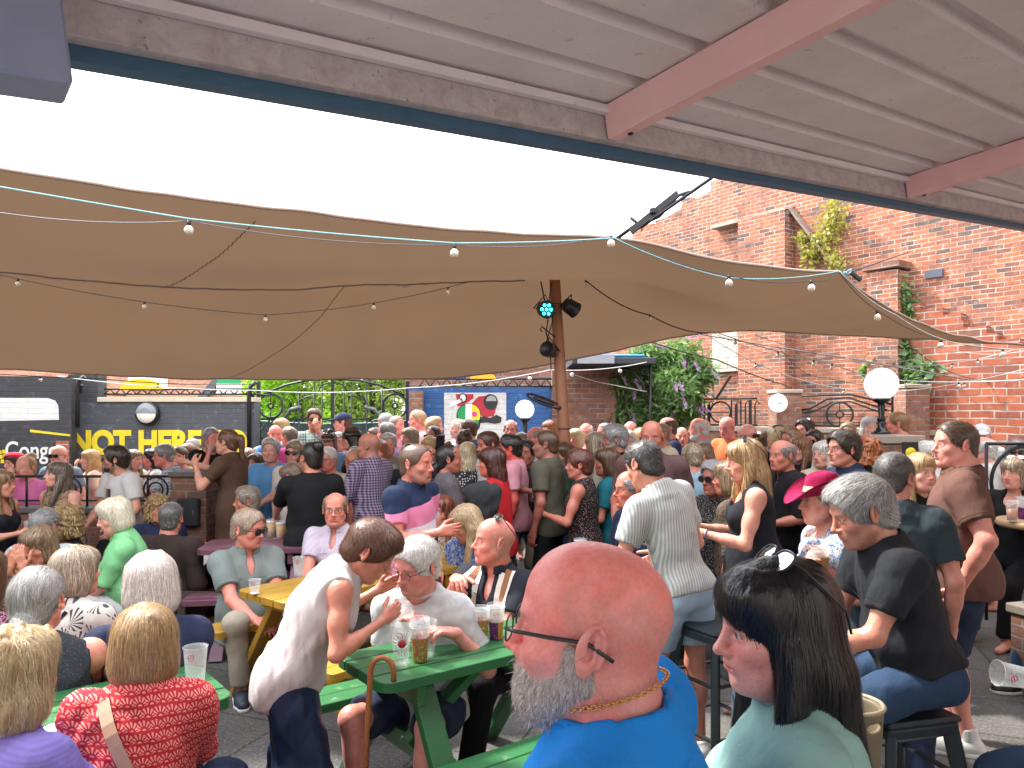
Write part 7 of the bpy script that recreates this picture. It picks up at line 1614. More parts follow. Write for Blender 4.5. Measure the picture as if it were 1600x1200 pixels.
pp('bald man with sunglasses on head in black polo with brown and cream stripes', 772, 846, 3.95, 150, pose='sit', w=1.1, fat=.04, hyaw=-46, hpitch=-4, skin=(.58, .22, .17), scalp=(.35, .25, .22), nofold=True, shades_up=True, top=fab('black_polo', (.012, .014, .022)), collar=fab('black_polo', (.012, .014, .022)), neckl='open',
   panels=[(.066, .026, 0), (.094, .028, 1), (.120, .020, 2)], panelm=[fab('cream_stripe', (.60, .55, .50)), fab('brown_stripe', (.26, .11, .05)), fab('cream_stripe', (.60, .55, .50))], bottom=BLK, armR=('w', 712, 905, 3.6), armL='table', handR='rest', shoe=TSH, foot=.5)
pp('tall man with receding hair in pink white and navy striped polo', 651, 725, 4.75, -118, sc=.93, w=1.12, fat=.04, hs=1.05, hyaw=6, hpitch=2, lean=6, stubble=True, style='buzz', hair=(.12, .07, .05), skin=(.52, .21, .15), scalp=(.25, .14, .1), top=fab('rugby_polo', (.62, .20, .34), 'bands', (.60, .56, .60), (.012, .022, .06)), collar=NAVY, bottom=CREAM, armR='hold', armL='down')
pp('grey shirted man with red tinted sunglasses seated at the yellow table', 388, 826, 4.95, -145, pose='sit', w=1.0, fat=.05, hyaw=36, hpitch=8, style='short', hair=(.30, .22, .16), hair2=(.5, .42, .34), skin=(.60, .26, .20), glass='sun', top=fab('sage_grey_shirt', (.17, .20, .19)), collar=fab('sage_grey_shirt', (.17, .20, .19)), neckl='open', bottom=fab('stone_trousers', (.34, .29, .23)), armR='table', armL='table', handR='rest', shoe=plain('navy_shoe', (.02, .03, .05), .5), foot=.38)
pp('balding man in rimless glasses and pale lilac shirt behind the yellow table', 524, 796, 5.5, 172, pose='sit', w=1.0, fat=.03, hyaw=14, style='balding', hair=(.2, .14, .1), skin=(.60, .27, .20), glass='clear', top=fab('pale_lilac_shirt', (.50, .44, .52), 'pin', (.42, .36, .46), sc=2), collar=fab('pale_lilac_collar', (.50, .45, .52)), neckl='open', bottom=NAVY, armR='table', armL='table')
pp('person with dark bun in black top seen from behind reaching for the pints', 486, 715, 6.0, 20, w=1.1, fat=.03, fem=True, sc=.97, style='bun', hair=DKH, hair2=DKH2, hyaw=25, top=BLK, sleeve='elbow', bottom=BLK, armL=('w', 430, 806, 6.3), armR='hold', skin=sk('t'))
pp('woman with fair hair looking down in blue floral blouse', 728, 818, 5.1, 135, pose='sit', fem=True, hpitch=26, hyaw=-30, style='long', hair=(.42, .30, .17), hair2=(.74, .60, .40), shades_up=False, top=fab('blue_floral', (.03, .08, .28), 'floral', (.30, .32, .35), (.02, .03, .08), sc=1.2), topname='blouse', sleeve='elbow', bottom=BLK, armR='cross', armL='table', skin=sk('p'))
pp('red haired woman in leopard print half hidden behind the pink striped polo', 690, 800, 5.7, 150, pose='sit', fem=True, style='long', hair=(.16, .05, .03), hair2=(.3, .12, .07), top=fab('leopard', (.30, .22, .15), 'leopard', (.03, .02, .02), sc=1.3), sleeve='elbow', bottom=BLK)
# ---------------- right of centre
pp('cropped dark haired man in cream ribbed polo and pale blue shorts', 1006, 722, 3.9, 24, w=.82, fat=.0, side=-15, hem=-.01, lean=12, hyaw=12, hpitch=22, sc=.96, style='crew', hair=(.03, .028, .028), hair2=(.06, .056, .055), skin=(.55, .27, .19), top=fab('ribbed_cream_polo', (.52, .50, .46), 'vstripe', (.30, .33, .35), sc=2.6), collar=fab('cream_collar', (.62, .60, .55)), bottom=fab('pale_blue_shorts', (.38, .50, .64)), leg='shorts', shortl=.72, armR=(.03, .20, -.38), armL=(.05, .26, -.36), shoe=WSH)
pp('red lit man in glasses peering from behind the cream striped polo', 985, 765, 4.9, 100, pose='sit', hyaw=5, skin=(.50, .18, .13), style='balding', hair=GREYH, glass='clear', top=NAVY, bottom=BLK, armR='hold', handR='grip', itemR=('purple', 'tall printed cup held beside the cream striped polo', dict(stack=1)))  # red light on the face is put into the skin colour
pp('blonde woman in black vest with sunglasses on head holding a berry cup', 1163, 718, 4.3, 82, fem=True, w=1.02, fat=.02, hyaw=8, hpitch=10, style='long', hair=(.30, .18, .08), hair2=(.68, .48, .24), shades_up=True, skin=(.60, .32, .23), top=fab('black_vest', (.012, .014, .02)), topname='dress', sleeve='none', neckl='tank', strap=.0, dress=-.62, armR='hold', armL='hold', handR='grip', handL='grip', itemR=('berry', 'berry printed cup held by the blonde in the black vest', dict(h=.14)), watchL=plain('silver', (.6, .6, .62), .2, 1, 0, bump=0), bottom=BLK)
pp('woman in pink cowboy hat and blue floral ruffle top holding a strawberry cup', 1285, 782, 3.75, 86, pose='sit', fem=True, w=.98, fat=.02, hyaw=2, hpitch=2, style='lowpony', hair=(.22, .13, .07), skin=(.66, .36, .28), hat='cowboy', hatm=fab('magenta_felt', (.27, .004, .055)), top=fab('blue_floral_ruffle', (.62, .62, .62), 'floral', (.10, .20, .42), (.05, .06, .09), sc=1.5), topname='blouse', sleeve='elbow', loose=.034, neckl='scoop', bottom=fab('pale_denim', (.22, .32, .45)), armR=('w', 1268, 876, 3.42), armL=('w', 1312, 935, 3.40), handR='grip', handL='grip', itemR=('berry', 'strawberry printed cup held by the woman in the pink hat', dict(h=.14)), itemL=('pinkdot', 'pink dotted clear cup held low beside the pink hatted woman'))
pp('grey haired man in black tee hunched on the bar stool looking down', 1344, 800, 2.80, 84, pose='sit', sc=.91, w=1.08, fat=.035, lean=21, hyaw=4, hpitch=20, hs=1.08, style='side', hair=(.16, .16, .165), hair2=(.62, .62, .62), nst=4200, stubble=True, skin=(.54, .27, .19), brow=(.3, .3, .3), top=CHAR, hem=.04, sleeve='short', bottom=JEAN, armR=(-.02, .34, -.34), armL=(.0, .36, -.34), shoe=plain('brown_boot', (.06, .035, .025), .5), foot=.32)
pp('man with cropped dark hair in dark tee behind the grey haired man', 1397, 748, 3.55, -30, w=1.1, fat=.04, lean=8, hyaw=-20, hpitch=8, sc=.93, style='crew', hair=(.05, .045, .045), hair2=(.14, .13, .13), top=fab('slate_tee', (.03, .045, .055)), bottom=NAVY, skin=sk('p'))
pp('broad man in brown polo navy shorts and white striped trainers', 1492, 690, 4.02, 64, w=1.22, fat=.07, lean=1, sc=1.0, hyaw=22, neck=1.15, style='crew', hair=(.07, .045, .03), hair2=(.16, .1, .07), skin=(.64, .30, .24), top=fab('brown_polo', (.125, .062, .048)), collar=fab('brown_polo', (.125, .062, .048)), bottom=fab('navy_shorts', (.02, .03, .06)), leg='shorts', shortl=.92, armL=(.10, .02, -.48), armR='hold', arm_r=1.12, shoe=WSH, sock=SOCK)
pp('light haired woman facing out between the brown polo and the black tee', 1438, 738, 4.75, 178, fem=True, sc=.92, style='long', hair=(.34, .22, .10), hair2=(.70, .52, .28), skin=sk('f'), top=BLK, sleeve='short', bottom=BLK, armR='hold', handR='grip', hyaw=12, itemR=('clear', 'clear plastic cup of beer held below the smiling blonde woman', dict(fill='beer')))
pp('blonde bobbed woman with sunglasses on head in black top by the round table', 1585, 740, 5.9, 118, pose='sit', fem=True, w=1.05, style='bobfringe', hair=GBL, hair2=GBL2, shades_up=True, skin=sk('f'), top=BLK, sleeve='short', neckl='scoop', bottom=BLK)
pp('seated person in blue jeans with a pale top at the right edge holding a cup', 1722, 800, 4.7, 98, pose='sit', w=1.05, top=WHT, bottom=JEAN, style='short', armR=(-.02, .34, -.32), armL='lap', handR='grip', itemR=('clear', 'empty stamped cup held by the seated person in jeans at right edge'), hair=BRH, foot=.5, shoe=DSH)
J = pp('person mostly outside the right edge reaching in with an empty glass', 1770, 880, 2.55, 100, pose='sit', w=1.0, top=GREY, bottom=JEAN, style='short', hair=BRH, armR=('w', 1650, 1070, 2.5), handR='grip', shoe=DSH)
cup('clear', tuple(px(1630, 1064, 2.42)), 'clear glass held out sideways at the right edge', h=.15, rot=(0, math.radians(-80), 0), r=.040)
# ---------------- standing group in shade
pp('man in olive tee with a faded print standing left of the pole', 853, 694, 6.3, 62, w=1.05, hyaw=12, style='buzz', hair=BRH, stubble=True, skin=sk('d'), scalp=(.12, .08, .06), top=OLIVE, bottom=BLK, armR='hold', armL='down', prints=[(.0, .07, .06, .06, plain('dark_print', (.03, .03, .035), .8)), (.0, -.0, .10, .05, plain('pale_print', (.30, .26, .18), .8))])
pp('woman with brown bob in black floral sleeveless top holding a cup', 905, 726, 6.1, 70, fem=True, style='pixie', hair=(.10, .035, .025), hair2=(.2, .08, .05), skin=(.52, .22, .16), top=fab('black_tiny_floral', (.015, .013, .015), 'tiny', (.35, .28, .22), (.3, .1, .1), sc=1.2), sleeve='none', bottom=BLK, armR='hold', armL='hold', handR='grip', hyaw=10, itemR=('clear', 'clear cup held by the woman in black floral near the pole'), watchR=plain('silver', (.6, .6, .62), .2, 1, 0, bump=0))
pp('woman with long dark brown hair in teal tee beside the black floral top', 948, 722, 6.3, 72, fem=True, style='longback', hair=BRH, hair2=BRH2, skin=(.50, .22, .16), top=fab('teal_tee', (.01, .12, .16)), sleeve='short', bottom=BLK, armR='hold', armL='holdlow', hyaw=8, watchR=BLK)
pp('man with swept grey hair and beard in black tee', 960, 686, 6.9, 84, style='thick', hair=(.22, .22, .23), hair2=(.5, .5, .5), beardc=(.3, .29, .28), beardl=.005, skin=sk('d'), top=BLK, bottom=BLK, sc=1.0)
pp('woman with straight ash blonde hair turned away behind the teal tee', 930, 694, 7.3, 40, fem=True, style='longback', hair=GBL, hair2=(.6, .55, .42), top=CREAM, bottom=BLK)
pp('tall bald man in maroon brown shirt facing the viewer', 1018, 682, 5.6, 168, w=1.12, fat=.04, hyaw=-4, hpitch=6, skin=(.42, .17, .12), scalp=(.2, .1, .08), stubble=True, top=fab('maroon_brown_shirt', (.10, .055, .055)), collar=fab('maroon_brown_shirt', (.10, .055, .055)), neckl='open', bottom=BLK)
pp('broad backed person in pale blue shirt left of the blonde in black', 1082, 716, 6.4, 10, w=1.15, fat=.04, sc=.93, style='short', hair=GBL, hair2=GBL2, top=fab('pale_blue_shirt', (.26, .38, .46)), sleeve='elbow', bottom=DKJ, hpitch=12)
pp('young man with short brown hair in crimson tee looking down', 1098, 712, 7.2, 70, sc=.95, style='crew', hair=(.16, .10, .06), hair2=(.3, .2, .12), skin=sk('p'), top=fab('crimson_tee', (.40, .02, .06)), hpitch=22, bottom=DKJ, neck=.9)
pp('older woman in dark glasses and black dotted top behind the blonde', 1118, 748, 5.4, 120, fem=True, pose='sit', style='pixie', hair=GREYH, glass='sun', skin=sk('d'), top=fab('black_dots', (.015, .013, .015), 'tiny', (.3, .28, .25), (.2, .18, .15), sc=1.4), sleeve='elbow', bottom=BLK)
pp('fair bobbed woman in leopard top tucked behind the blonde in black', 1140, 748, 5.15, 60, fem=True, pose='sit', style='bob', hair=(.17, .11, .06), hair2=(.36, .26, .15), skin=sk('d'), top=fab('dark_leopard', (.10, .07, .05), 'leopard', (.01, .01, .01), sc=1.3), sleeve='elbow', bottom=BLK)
pp('bald man in black jacket over a pale tee', 1222, 712, 5.7, 104, w=1.08, fat=.04, hyaw=10, style='balding', hair=(.22, .2, .19), skin=(.50, .21, .15), top=BLK, sleeve='elbow', neckl='open', bottom=BLK, armR='hold', armL='holdlow')
pp('young man with thick dark hair and glasses right of the black jacket', 1318, 702, 5.2, 98, w=.98, sc=.97, hyaw=2, style='thick', hair=(.03, .022, .018), hair2=(.08, .06, .045), glass='clear', skin=sk('p'), top=NAVY, bottom=BLK)
pp('woman with shoulder length brown hair and glasses hand at chin', 1250, 702, 7.0, 110, fem=True, style='long', hair=(.16, .07, .035), hair2=(.36, .19, .1), glass='clear', skin=sk('f'), top=BLK, armR='face', bottom=BLK)
pp('woman with long silver hair beside the young man in glasses', 1287, 710, 6.6, 150, fem=True, style='long', hair=WHH, hair2=(.84, .82, .78), skin=sk('f'), top=CREAM, sleeve='none', bottom=DKJ, hyaw=-30)
pp('dark bearded man in sunglasses behind the silver haired woman', 1272, 690, 7.8, 130, style='short', hair=DKH, hair2=DKH2, glass='sun', beardc=(.03, .025, .02), skin=sk('p'), top=GREY, bottom=DKJ)
pp('person with curly ginger hair behind the grey haired man', 1352, 706, 5.9, 20, fem=True, sc=.93, style='curly', hair=(.34, .10, .03), hair2=(.6, .25, .1), top=BLK, bottom=BLK)
pp('white haired man behind the smiling blonde and brown polo', 1450, 712, 6.4, 60, sc=.97, style='short', hair=WHH, hair2=WHH2, skin=sk('r'), top=WHT, bottom=DKJ, fat=.04)
pp('woman with headscarf like grey hair sipping behind the globe lamp', 1360, 668, 8.1, 172, fem=True, sc=1.02, style='long', hair=(.40, .38, .37), hair2=(.6, .58, .56), skin=sk('f'), top=WHT, armR='drink', handR='grip', bottom=BLK)
pp('man with short ginger hair in navy tee right of the globe lamp', 1402, 662, 7.9, 40, w=1.1, style='crew', hair=(.25, .13, .06), hair2=(.45, .26, .14), skin=sk('r'), top=fab('slate_blue_tee', (.05, .08, .12)), bottom=DKJ, hyaw=20)
pp('pink faced bald man with a white cloth hat beyond the brown polo', 1533, 681, 7.6, 150, style='balding', hair=WHH, skin=(.68, .34, .28), top=fab('pale_check', (.55, .56, .58), 'gingham', (.3, .36, .42)), hat='cap', hatm=WHT, bottom=DKJ)
pp('bald man in white shirt just below the white cloth hat', 1536, 703, 6.9, 60, sc=.95, style='balding', hair=WHH, skin=(.66, .33, .27), top=WHT, bottom=DKJ, fat=.04)
pp('grey haired woman with sunglasses hidden behind the arched railing', 1588, 706, 7.4, 150, fem=True, sc=.95, style='bob', hair=GREYH, hair2=GREYH2, glass='sun', top=CREAM, bottom=DKJ)
# ---------------- middle, around the pink polo
pp('woman with dark hair holding up a black phone', 702, 718, 6.2, -70, fem=True, style='lowpony', hair=DKH, hair2=DKH2, skin=sk('d'), top=fab('grey_speckle', (.10, .09, .10), 'tiny', (.2, .18, .2), (.05, .05, .05), sc=1.2), sleeve='elbow', bottom=BLK, armR='hold', armL=('w', 688, 702, 6.3), hyaw=-10)
pp('woman with dark red hair in red tee carrying a grey jacket', 768, 722, 5.9, 74, fem=True, style='longback', hair=(.05, .015, .012), hair2=(.14, .04, .03), skin=(.50, .18, .13), top=fab('scarlet_tee', (.42, .015, .02)), sleeve='short', bottom=BLK, armR='cross', armL='cross', hyaw=6)
pp('man with tousled brown hair behind the woman in red', 762, 694, 7.0, 120, style='short', hair=(.07, .03, .02), hair2=BRH2, skin=(.50, .20, .15), top=WHT, bottom=DKJ, hpitch=8)
pp('red lit dark haired man in pink shirt beside the olive tee', 797, 700, 6.7, 84, style='short', hair=DKH, hair2=DKH2, skin=(.62, .10, .08), top=PINKC, collar=PINKC, bottom=DKJ)  # skin reddened to stand in for red light falling on him
pp('woman with platinum hair seen from behind in a black and white dress', 731, 710, 7.2, 10, fem=True, style='longback', hair=(.45, .36, .22), hair2=(.8, .72, .52), top=fab('mono_dots', (.03, .03, .03), 'dots', (.6, .6, .6), sc=1.2), sleeve='none', bottom=BLK, hyaw=-18)
pp('blonde woman with fringe left of the raised phone', 671, 700, 7.6, 170, fem=True, style='longfringe', hair=BLN, hair2=BLN2, skin=sk('f'), top=CREAM, bottom=BLK)
pp('bald man in purple gingham shirt standing side on', 576, 697, 6.9, 55, w=1.08, fat=.04, hyaw=24, skin=(.45, .20, .14), scalp=(.15, .1, .08), top=fab('purple_gingham', (.035, .02, .045), 'gingham', (.30, .24, .36), sc=1.5), sleeve='long', collar=fab('purple_gingham', (.035, .02, .045), 'gingham', (.30, .24, .36), sc=1.5), armR='hold', armL='hold', bottom=DKJ)
pp('woman in glasses and white sleeveless top seated facing us', 552, 721, 7.7, 176, pose='sit', fem=True, style='updo', hair=(.18, .15, .13), glass='clear', skin=sk('t'), top=CREAM, sleeve='none', neckl='v', bottom=BLK, armR='hold', handR='grip', itemR=('clear', 'clear cup held by the seated woman in glasses and white top'))
pp('older man in glasses and beige shirt behind the black bun', 512, 718, 7.6, 160, pose='sit', style='short', hair=WHH, hair2=WHH2, glass='clear', skin=sk('r'), top=fab('beige_shirt', (.45, .38, .32)), bottom=KHAKI)
pp('brown haired child looking down beside the black bun', 456, 745, 6.6, 75, sc=.85, style='short', hair=(.14, .09, .06), hair2=(.25, .17, .11), pose='sit', hpitch=28, skin=sk('p'), top=fab('oatmeal', (.42, .37, .33)), sleeve='long', bottom=CREAM)
pp('man in blue crew neck tee with grey swept hair seated', 423, 704, 7.9, 172, pose='sit', w=1.1, fat=.05, style='thick', hair=(.36, .35, .34), hair2=(.6, .6, .58), skin=sk('f'), top=fab('sky_blue_tee', (.10, .27, .52)), sleeve='elbow', bottom=JEAN, armR='lap', armL='table', hyaw=10)
pp('blonde woman in sunglasses and white cardigan seated', 460, 707, 7.8, 178, pose='sit', fem=True, style='wavybob', hair=GBL, hair2=(.68, .56, .38), glass='sun', skin=sk('f'), top=fab('white_cardigan', (.6, .56, .52)), sleeve='long', bottom=CREAM, armR='lap', armL='lap')
pp('person in black cowboy hat and denim shirt smiling', 513, 689, 8.6, 178, hat='fedora', hatm=fab('black_felt', (.015, .015, .018)), style='longback', hair=BRH, skin=sk('p'), top=fab('denim_shirt', (.16, .28, .42)), sleeve='long', armR='hold', armL='cross', bottom=DKJ, fem=True)
pp('dark haired woman in brown wide brimmed hat facing left', 549, 686, 8.2, 100, fem=True, hat='fedora', hatm=fab('brown_felt', (.09, .05, .03)), style='longback', hair=DKH, hair2=DKH2, skin=sk('p'), top=BLK, bottom=BLK)
# ---------------- left edge and left railing
pp('woman with wavy fair hair and black top holding a cup at the left edge', 2, 756, 6.4, -95, fem=True, w=1.0, style='long', hair=(.20, .12, .06), hair2=(.48, .33, .18), skin=(.56, .30, .21), top=fab('black_vest_top', (.012, .014, .02)), sleeve='none', neckl='tank', bottom=BLK, armR='hold', armL=(.10, .12, -.46), handR='grip', itemR=('clear', 'clear cup of cider held by the woman at the left edge', dict(fill='cider')), watchL=BLK, hyaw=12)
pp('woman with grey brown lob in leopard print top holding a pale cup', 91, 742, 6.75, 165, fem=True, style='long', hair=(.10, .075, .06), hair2=(.28, .23, .19), skin=(.58, .33, .25), top=fab('leopard_vest', (.32, .22, .13), 'leopard', (.02, .015, .015), sc=1.4), sleeve='none', bottom=BLK, armL='hold', armR='down', handL='grip', hyaw=-28, hpitch=-8, itemL=('clear', 'frosted cup held by the woman in leopard print'))
J = pp('bearded man in sunglasses and white printed tee leaning on the left wall', 180, 718, 6.9, 150, w=1.1, lean=10, style='thick', hair=(.025, .018, .015), hair2=(.07, .05, .04), beardc=(.03, .022, .018), beardl=.004, glass='sun', skin=(.52, .29, .20), top=fab('white_tee', (.50, .49, .49)), bottom=BLK, armR=(-.02, .26, -.44), armL=(.12, .22, -.42), hyaw=-42, prints=[(.05, .05, .035, .13, plain('brown_print', (.22, .14, .09), .8)), (.0, .02, .055, .19, plain('dark_print', (.03, .03, .035), .8))])
pp('woman in pink and navy cardigan resting chin on hand by the left railing', 40, 730, 8.0, 172, pose='sit', fem=True, w=1.1, style='updo', hair=BLN, hair2=BLN2, skin=sk('f'), top=fab('pink_cardigan', (.60, .16, .36)), sleeve='short', bottom=NAVY, armR='face', armL='cross')
pp('person in a red beret at far left', 22, 724, 8.8, 160, pose='sit', fem=True, style='bob', hair=BRH, hat='beret', hatm=fab('red_felt', (.50, .02, .05)), skin=sk('f'), top=PINKC, bottom=NAVY)
pp('bald man in sunglasses and grey tee by the left wall', 92, 712, 8.8, 176, skin=(.62, .36, .28), glass='sun', sc=.95, w=1.1, top=fab('blue_grey_tee', (.16, .21, .26)), bottom=DKJ, fat=.04)
pp('woman with long strawberry blonde hair in pale coral top', 141, 718, 9.2, 120, fem=True, style='long', hair=(.42, .24, .10), hair2=(.75, .52, .26), skin=sk('f'), top=fab('pale_coral', (.62, .42, .34)), bottom=WHT, armR='face', hyaw=5)
pp('woman with striped highlighted hair facing right in a floral top', 209, 718, 9.0, -110, fem=True, style='long', hair=(.20, .15, .10), hair2=(.68, .58, .42), skin=sk('f'), top=fab('peach_floral', (.62, .5, .42), 'floral', (.5, .3, .15), (.3, .15, .1), sc=1), bottom=WHT)
pp('grey haired man in dark glasses and blue check shirt leaning left', 256, 712, 8.0, 110, w=1.12, fat=.04, lean=16, style='short', hair=(.20, .20, .20), hair2=(.42, .42, .42), glass='clear', skin=sk('r'), top=fab('blue_check', (.50, .54, .58), 'plaid', (.16, .20, .28), (.06, .08, .12), sc=1.1), sleeve='elbow', bottom=DKJ, armR='table', hyaw=0)
pp('small dark haired person hidden behind the check shirt', 238, 716, 9.0, 120, fem=True, sc=.93, style='longback', hair=DKH, skin=sk('r'), top=WHT, bottom=DKJ)
pp('brown haired person in glasses and yellow top below the lettering', 294, 708, 9.4, 178, fem=True, sc=.97, style='bobfringe', hair=(.16, .08, .04), hair2=(.3, .17, .09), glass='clear', skin=sk('f'), top=fab('yellow_top', (.62, .50, .16)), bottom=DKJ)
pp('grey bearded man in dark tee talking beside the brown dress', 330, 686, 8.1, -150, style='short', hair=GREYH, hair2=GREYH2, beardc=(.3, .28, .27), skin=sk('r'), top=BLK, bottom=BLK, armR='face', hyaw=18)
pp('woman in long brown dress with ponytail leaning on the brick pier', 354, 690, 7.1, 82, fem=True, w=1.08, lean=9, style='pony', hair=(.10, .05, .03), hair2=(.24, .13, .08), skin=(.56, .32, .23), top=fab('brown_dress', (.085, .045, .030)), topname='dress', sleeve='short', dress=-.72, armR=('w', 292, 722, 7.2), armL=('w', 306, 728, 6.95), bottom=BLK)
pp('person in bright orange tee turned away by the gate', 388, 716, 8.7, 30, w=1.1, sc=.96, skin=sk('r'), style='buzz', hair=(.3, .2, .15), top=ORG, bottom=DKJ)
pp('young woman with light brown hair in white lace right of the orange tee', 407, 712, 9.3, 150, fem=True, sc=.95, style='long', hair=GBL, hair2=GBL2, skin=sk('f'), top=CREAM, bottom=WHT)
pp('woman with white bob in light green blouse seated', 178, 806, 5.35, 118, pose='sit', fem=True, w=1.08, fat=.05, lean=10, style='bob', hair=(.60, .54, .40), hair2=(.85, .82, .70), hpitch=16, skin=sk('f'), top=fab('light_green_blouse', (.20, .52, .24)), topname='blouse', sleeve='elbow', neckl='open', collar=fab('light_green_blouse', (.20, .52, .24)), bottom=WHT, armR='lap', armL='lap', hyaw=6, strap_bag=plain('taupe_strap', (.2, .16, .13), .5), strap_side=1, strap_w=.010)
pp('man in dark brown jacket seen from behind at the plum table', 267, 810, 5.9, -8, pose='sit', w=1.12, fat=.04, style='crew', hair=(.10, .10, .10), hair2=(.24, .24, .24), top=fab('dark_brown_jacket', (.035, .022, .020)), sleeve='long', bottom=BLK, hyaw=14)
pp('curly blonde woman across from the dark brown jacket', 248, 795, 6.7, -140, pose='sit', fem=True, style='curly', hair=(.28, .18, .08), hair2=(.6, .44, .22), skin=sk('t'), top=NAVY, bottom=BLK)
pp('grey haired person seen from behind in pale blue floral shirt', 70, 822, 5.7, 5, pose='sit', w=1.08, style='short', hair=(.19, .19, .20), hair2=(.42, .42, .43), top=fab('pale_blue_floral', (.34, .42, .52), 'floral', (.55, .58, .6), (.12, .18, .28), sc=1.2), bottom=DKJ, hyaw=-10)
pp('woman with tight curly blonde hair and bare shoulders', 101, 817, 6.0, 140, pose='sit', fem=True, style='curly', hair=(.26, .17, .07), hair2=(.62, .48, .24), skin=sk('t'), top=BLK, sleeve='none', neckl='tank', bottom=BLK, hyaw=-20, hairsize=1.08)
pp('short haired woman covering her mouth with both hands', 60, 853, 4.9, 168, pose='sit', fem=True, w=1.05, style='bobfringe', hair=(.16, .10, .06), hair2=(.40, .30, .20), skin=sk('t'), top=fab('brown_orange_floral', (.06, .045, .04), 'floral', (.45, .16, .04), (.2, .15, .1), sc=1.2), sleeve='long', bottom=BLK, armR='face', armL='face', handR='flat', handL='flat', hpitch=8, watchL=BLK)
pp('grey haired woman in beige sleeveless top at the plum table', 386, 783, 6.7, 100, pose='sit', fem=True, style='pixie', hair=(.22, .18, .15), hair2=(.45, .4, .36), skin=sk('t'), top=CREAM, sleeve='none', bottom=WHT, armR='table', armL='hold', hyaw=8)
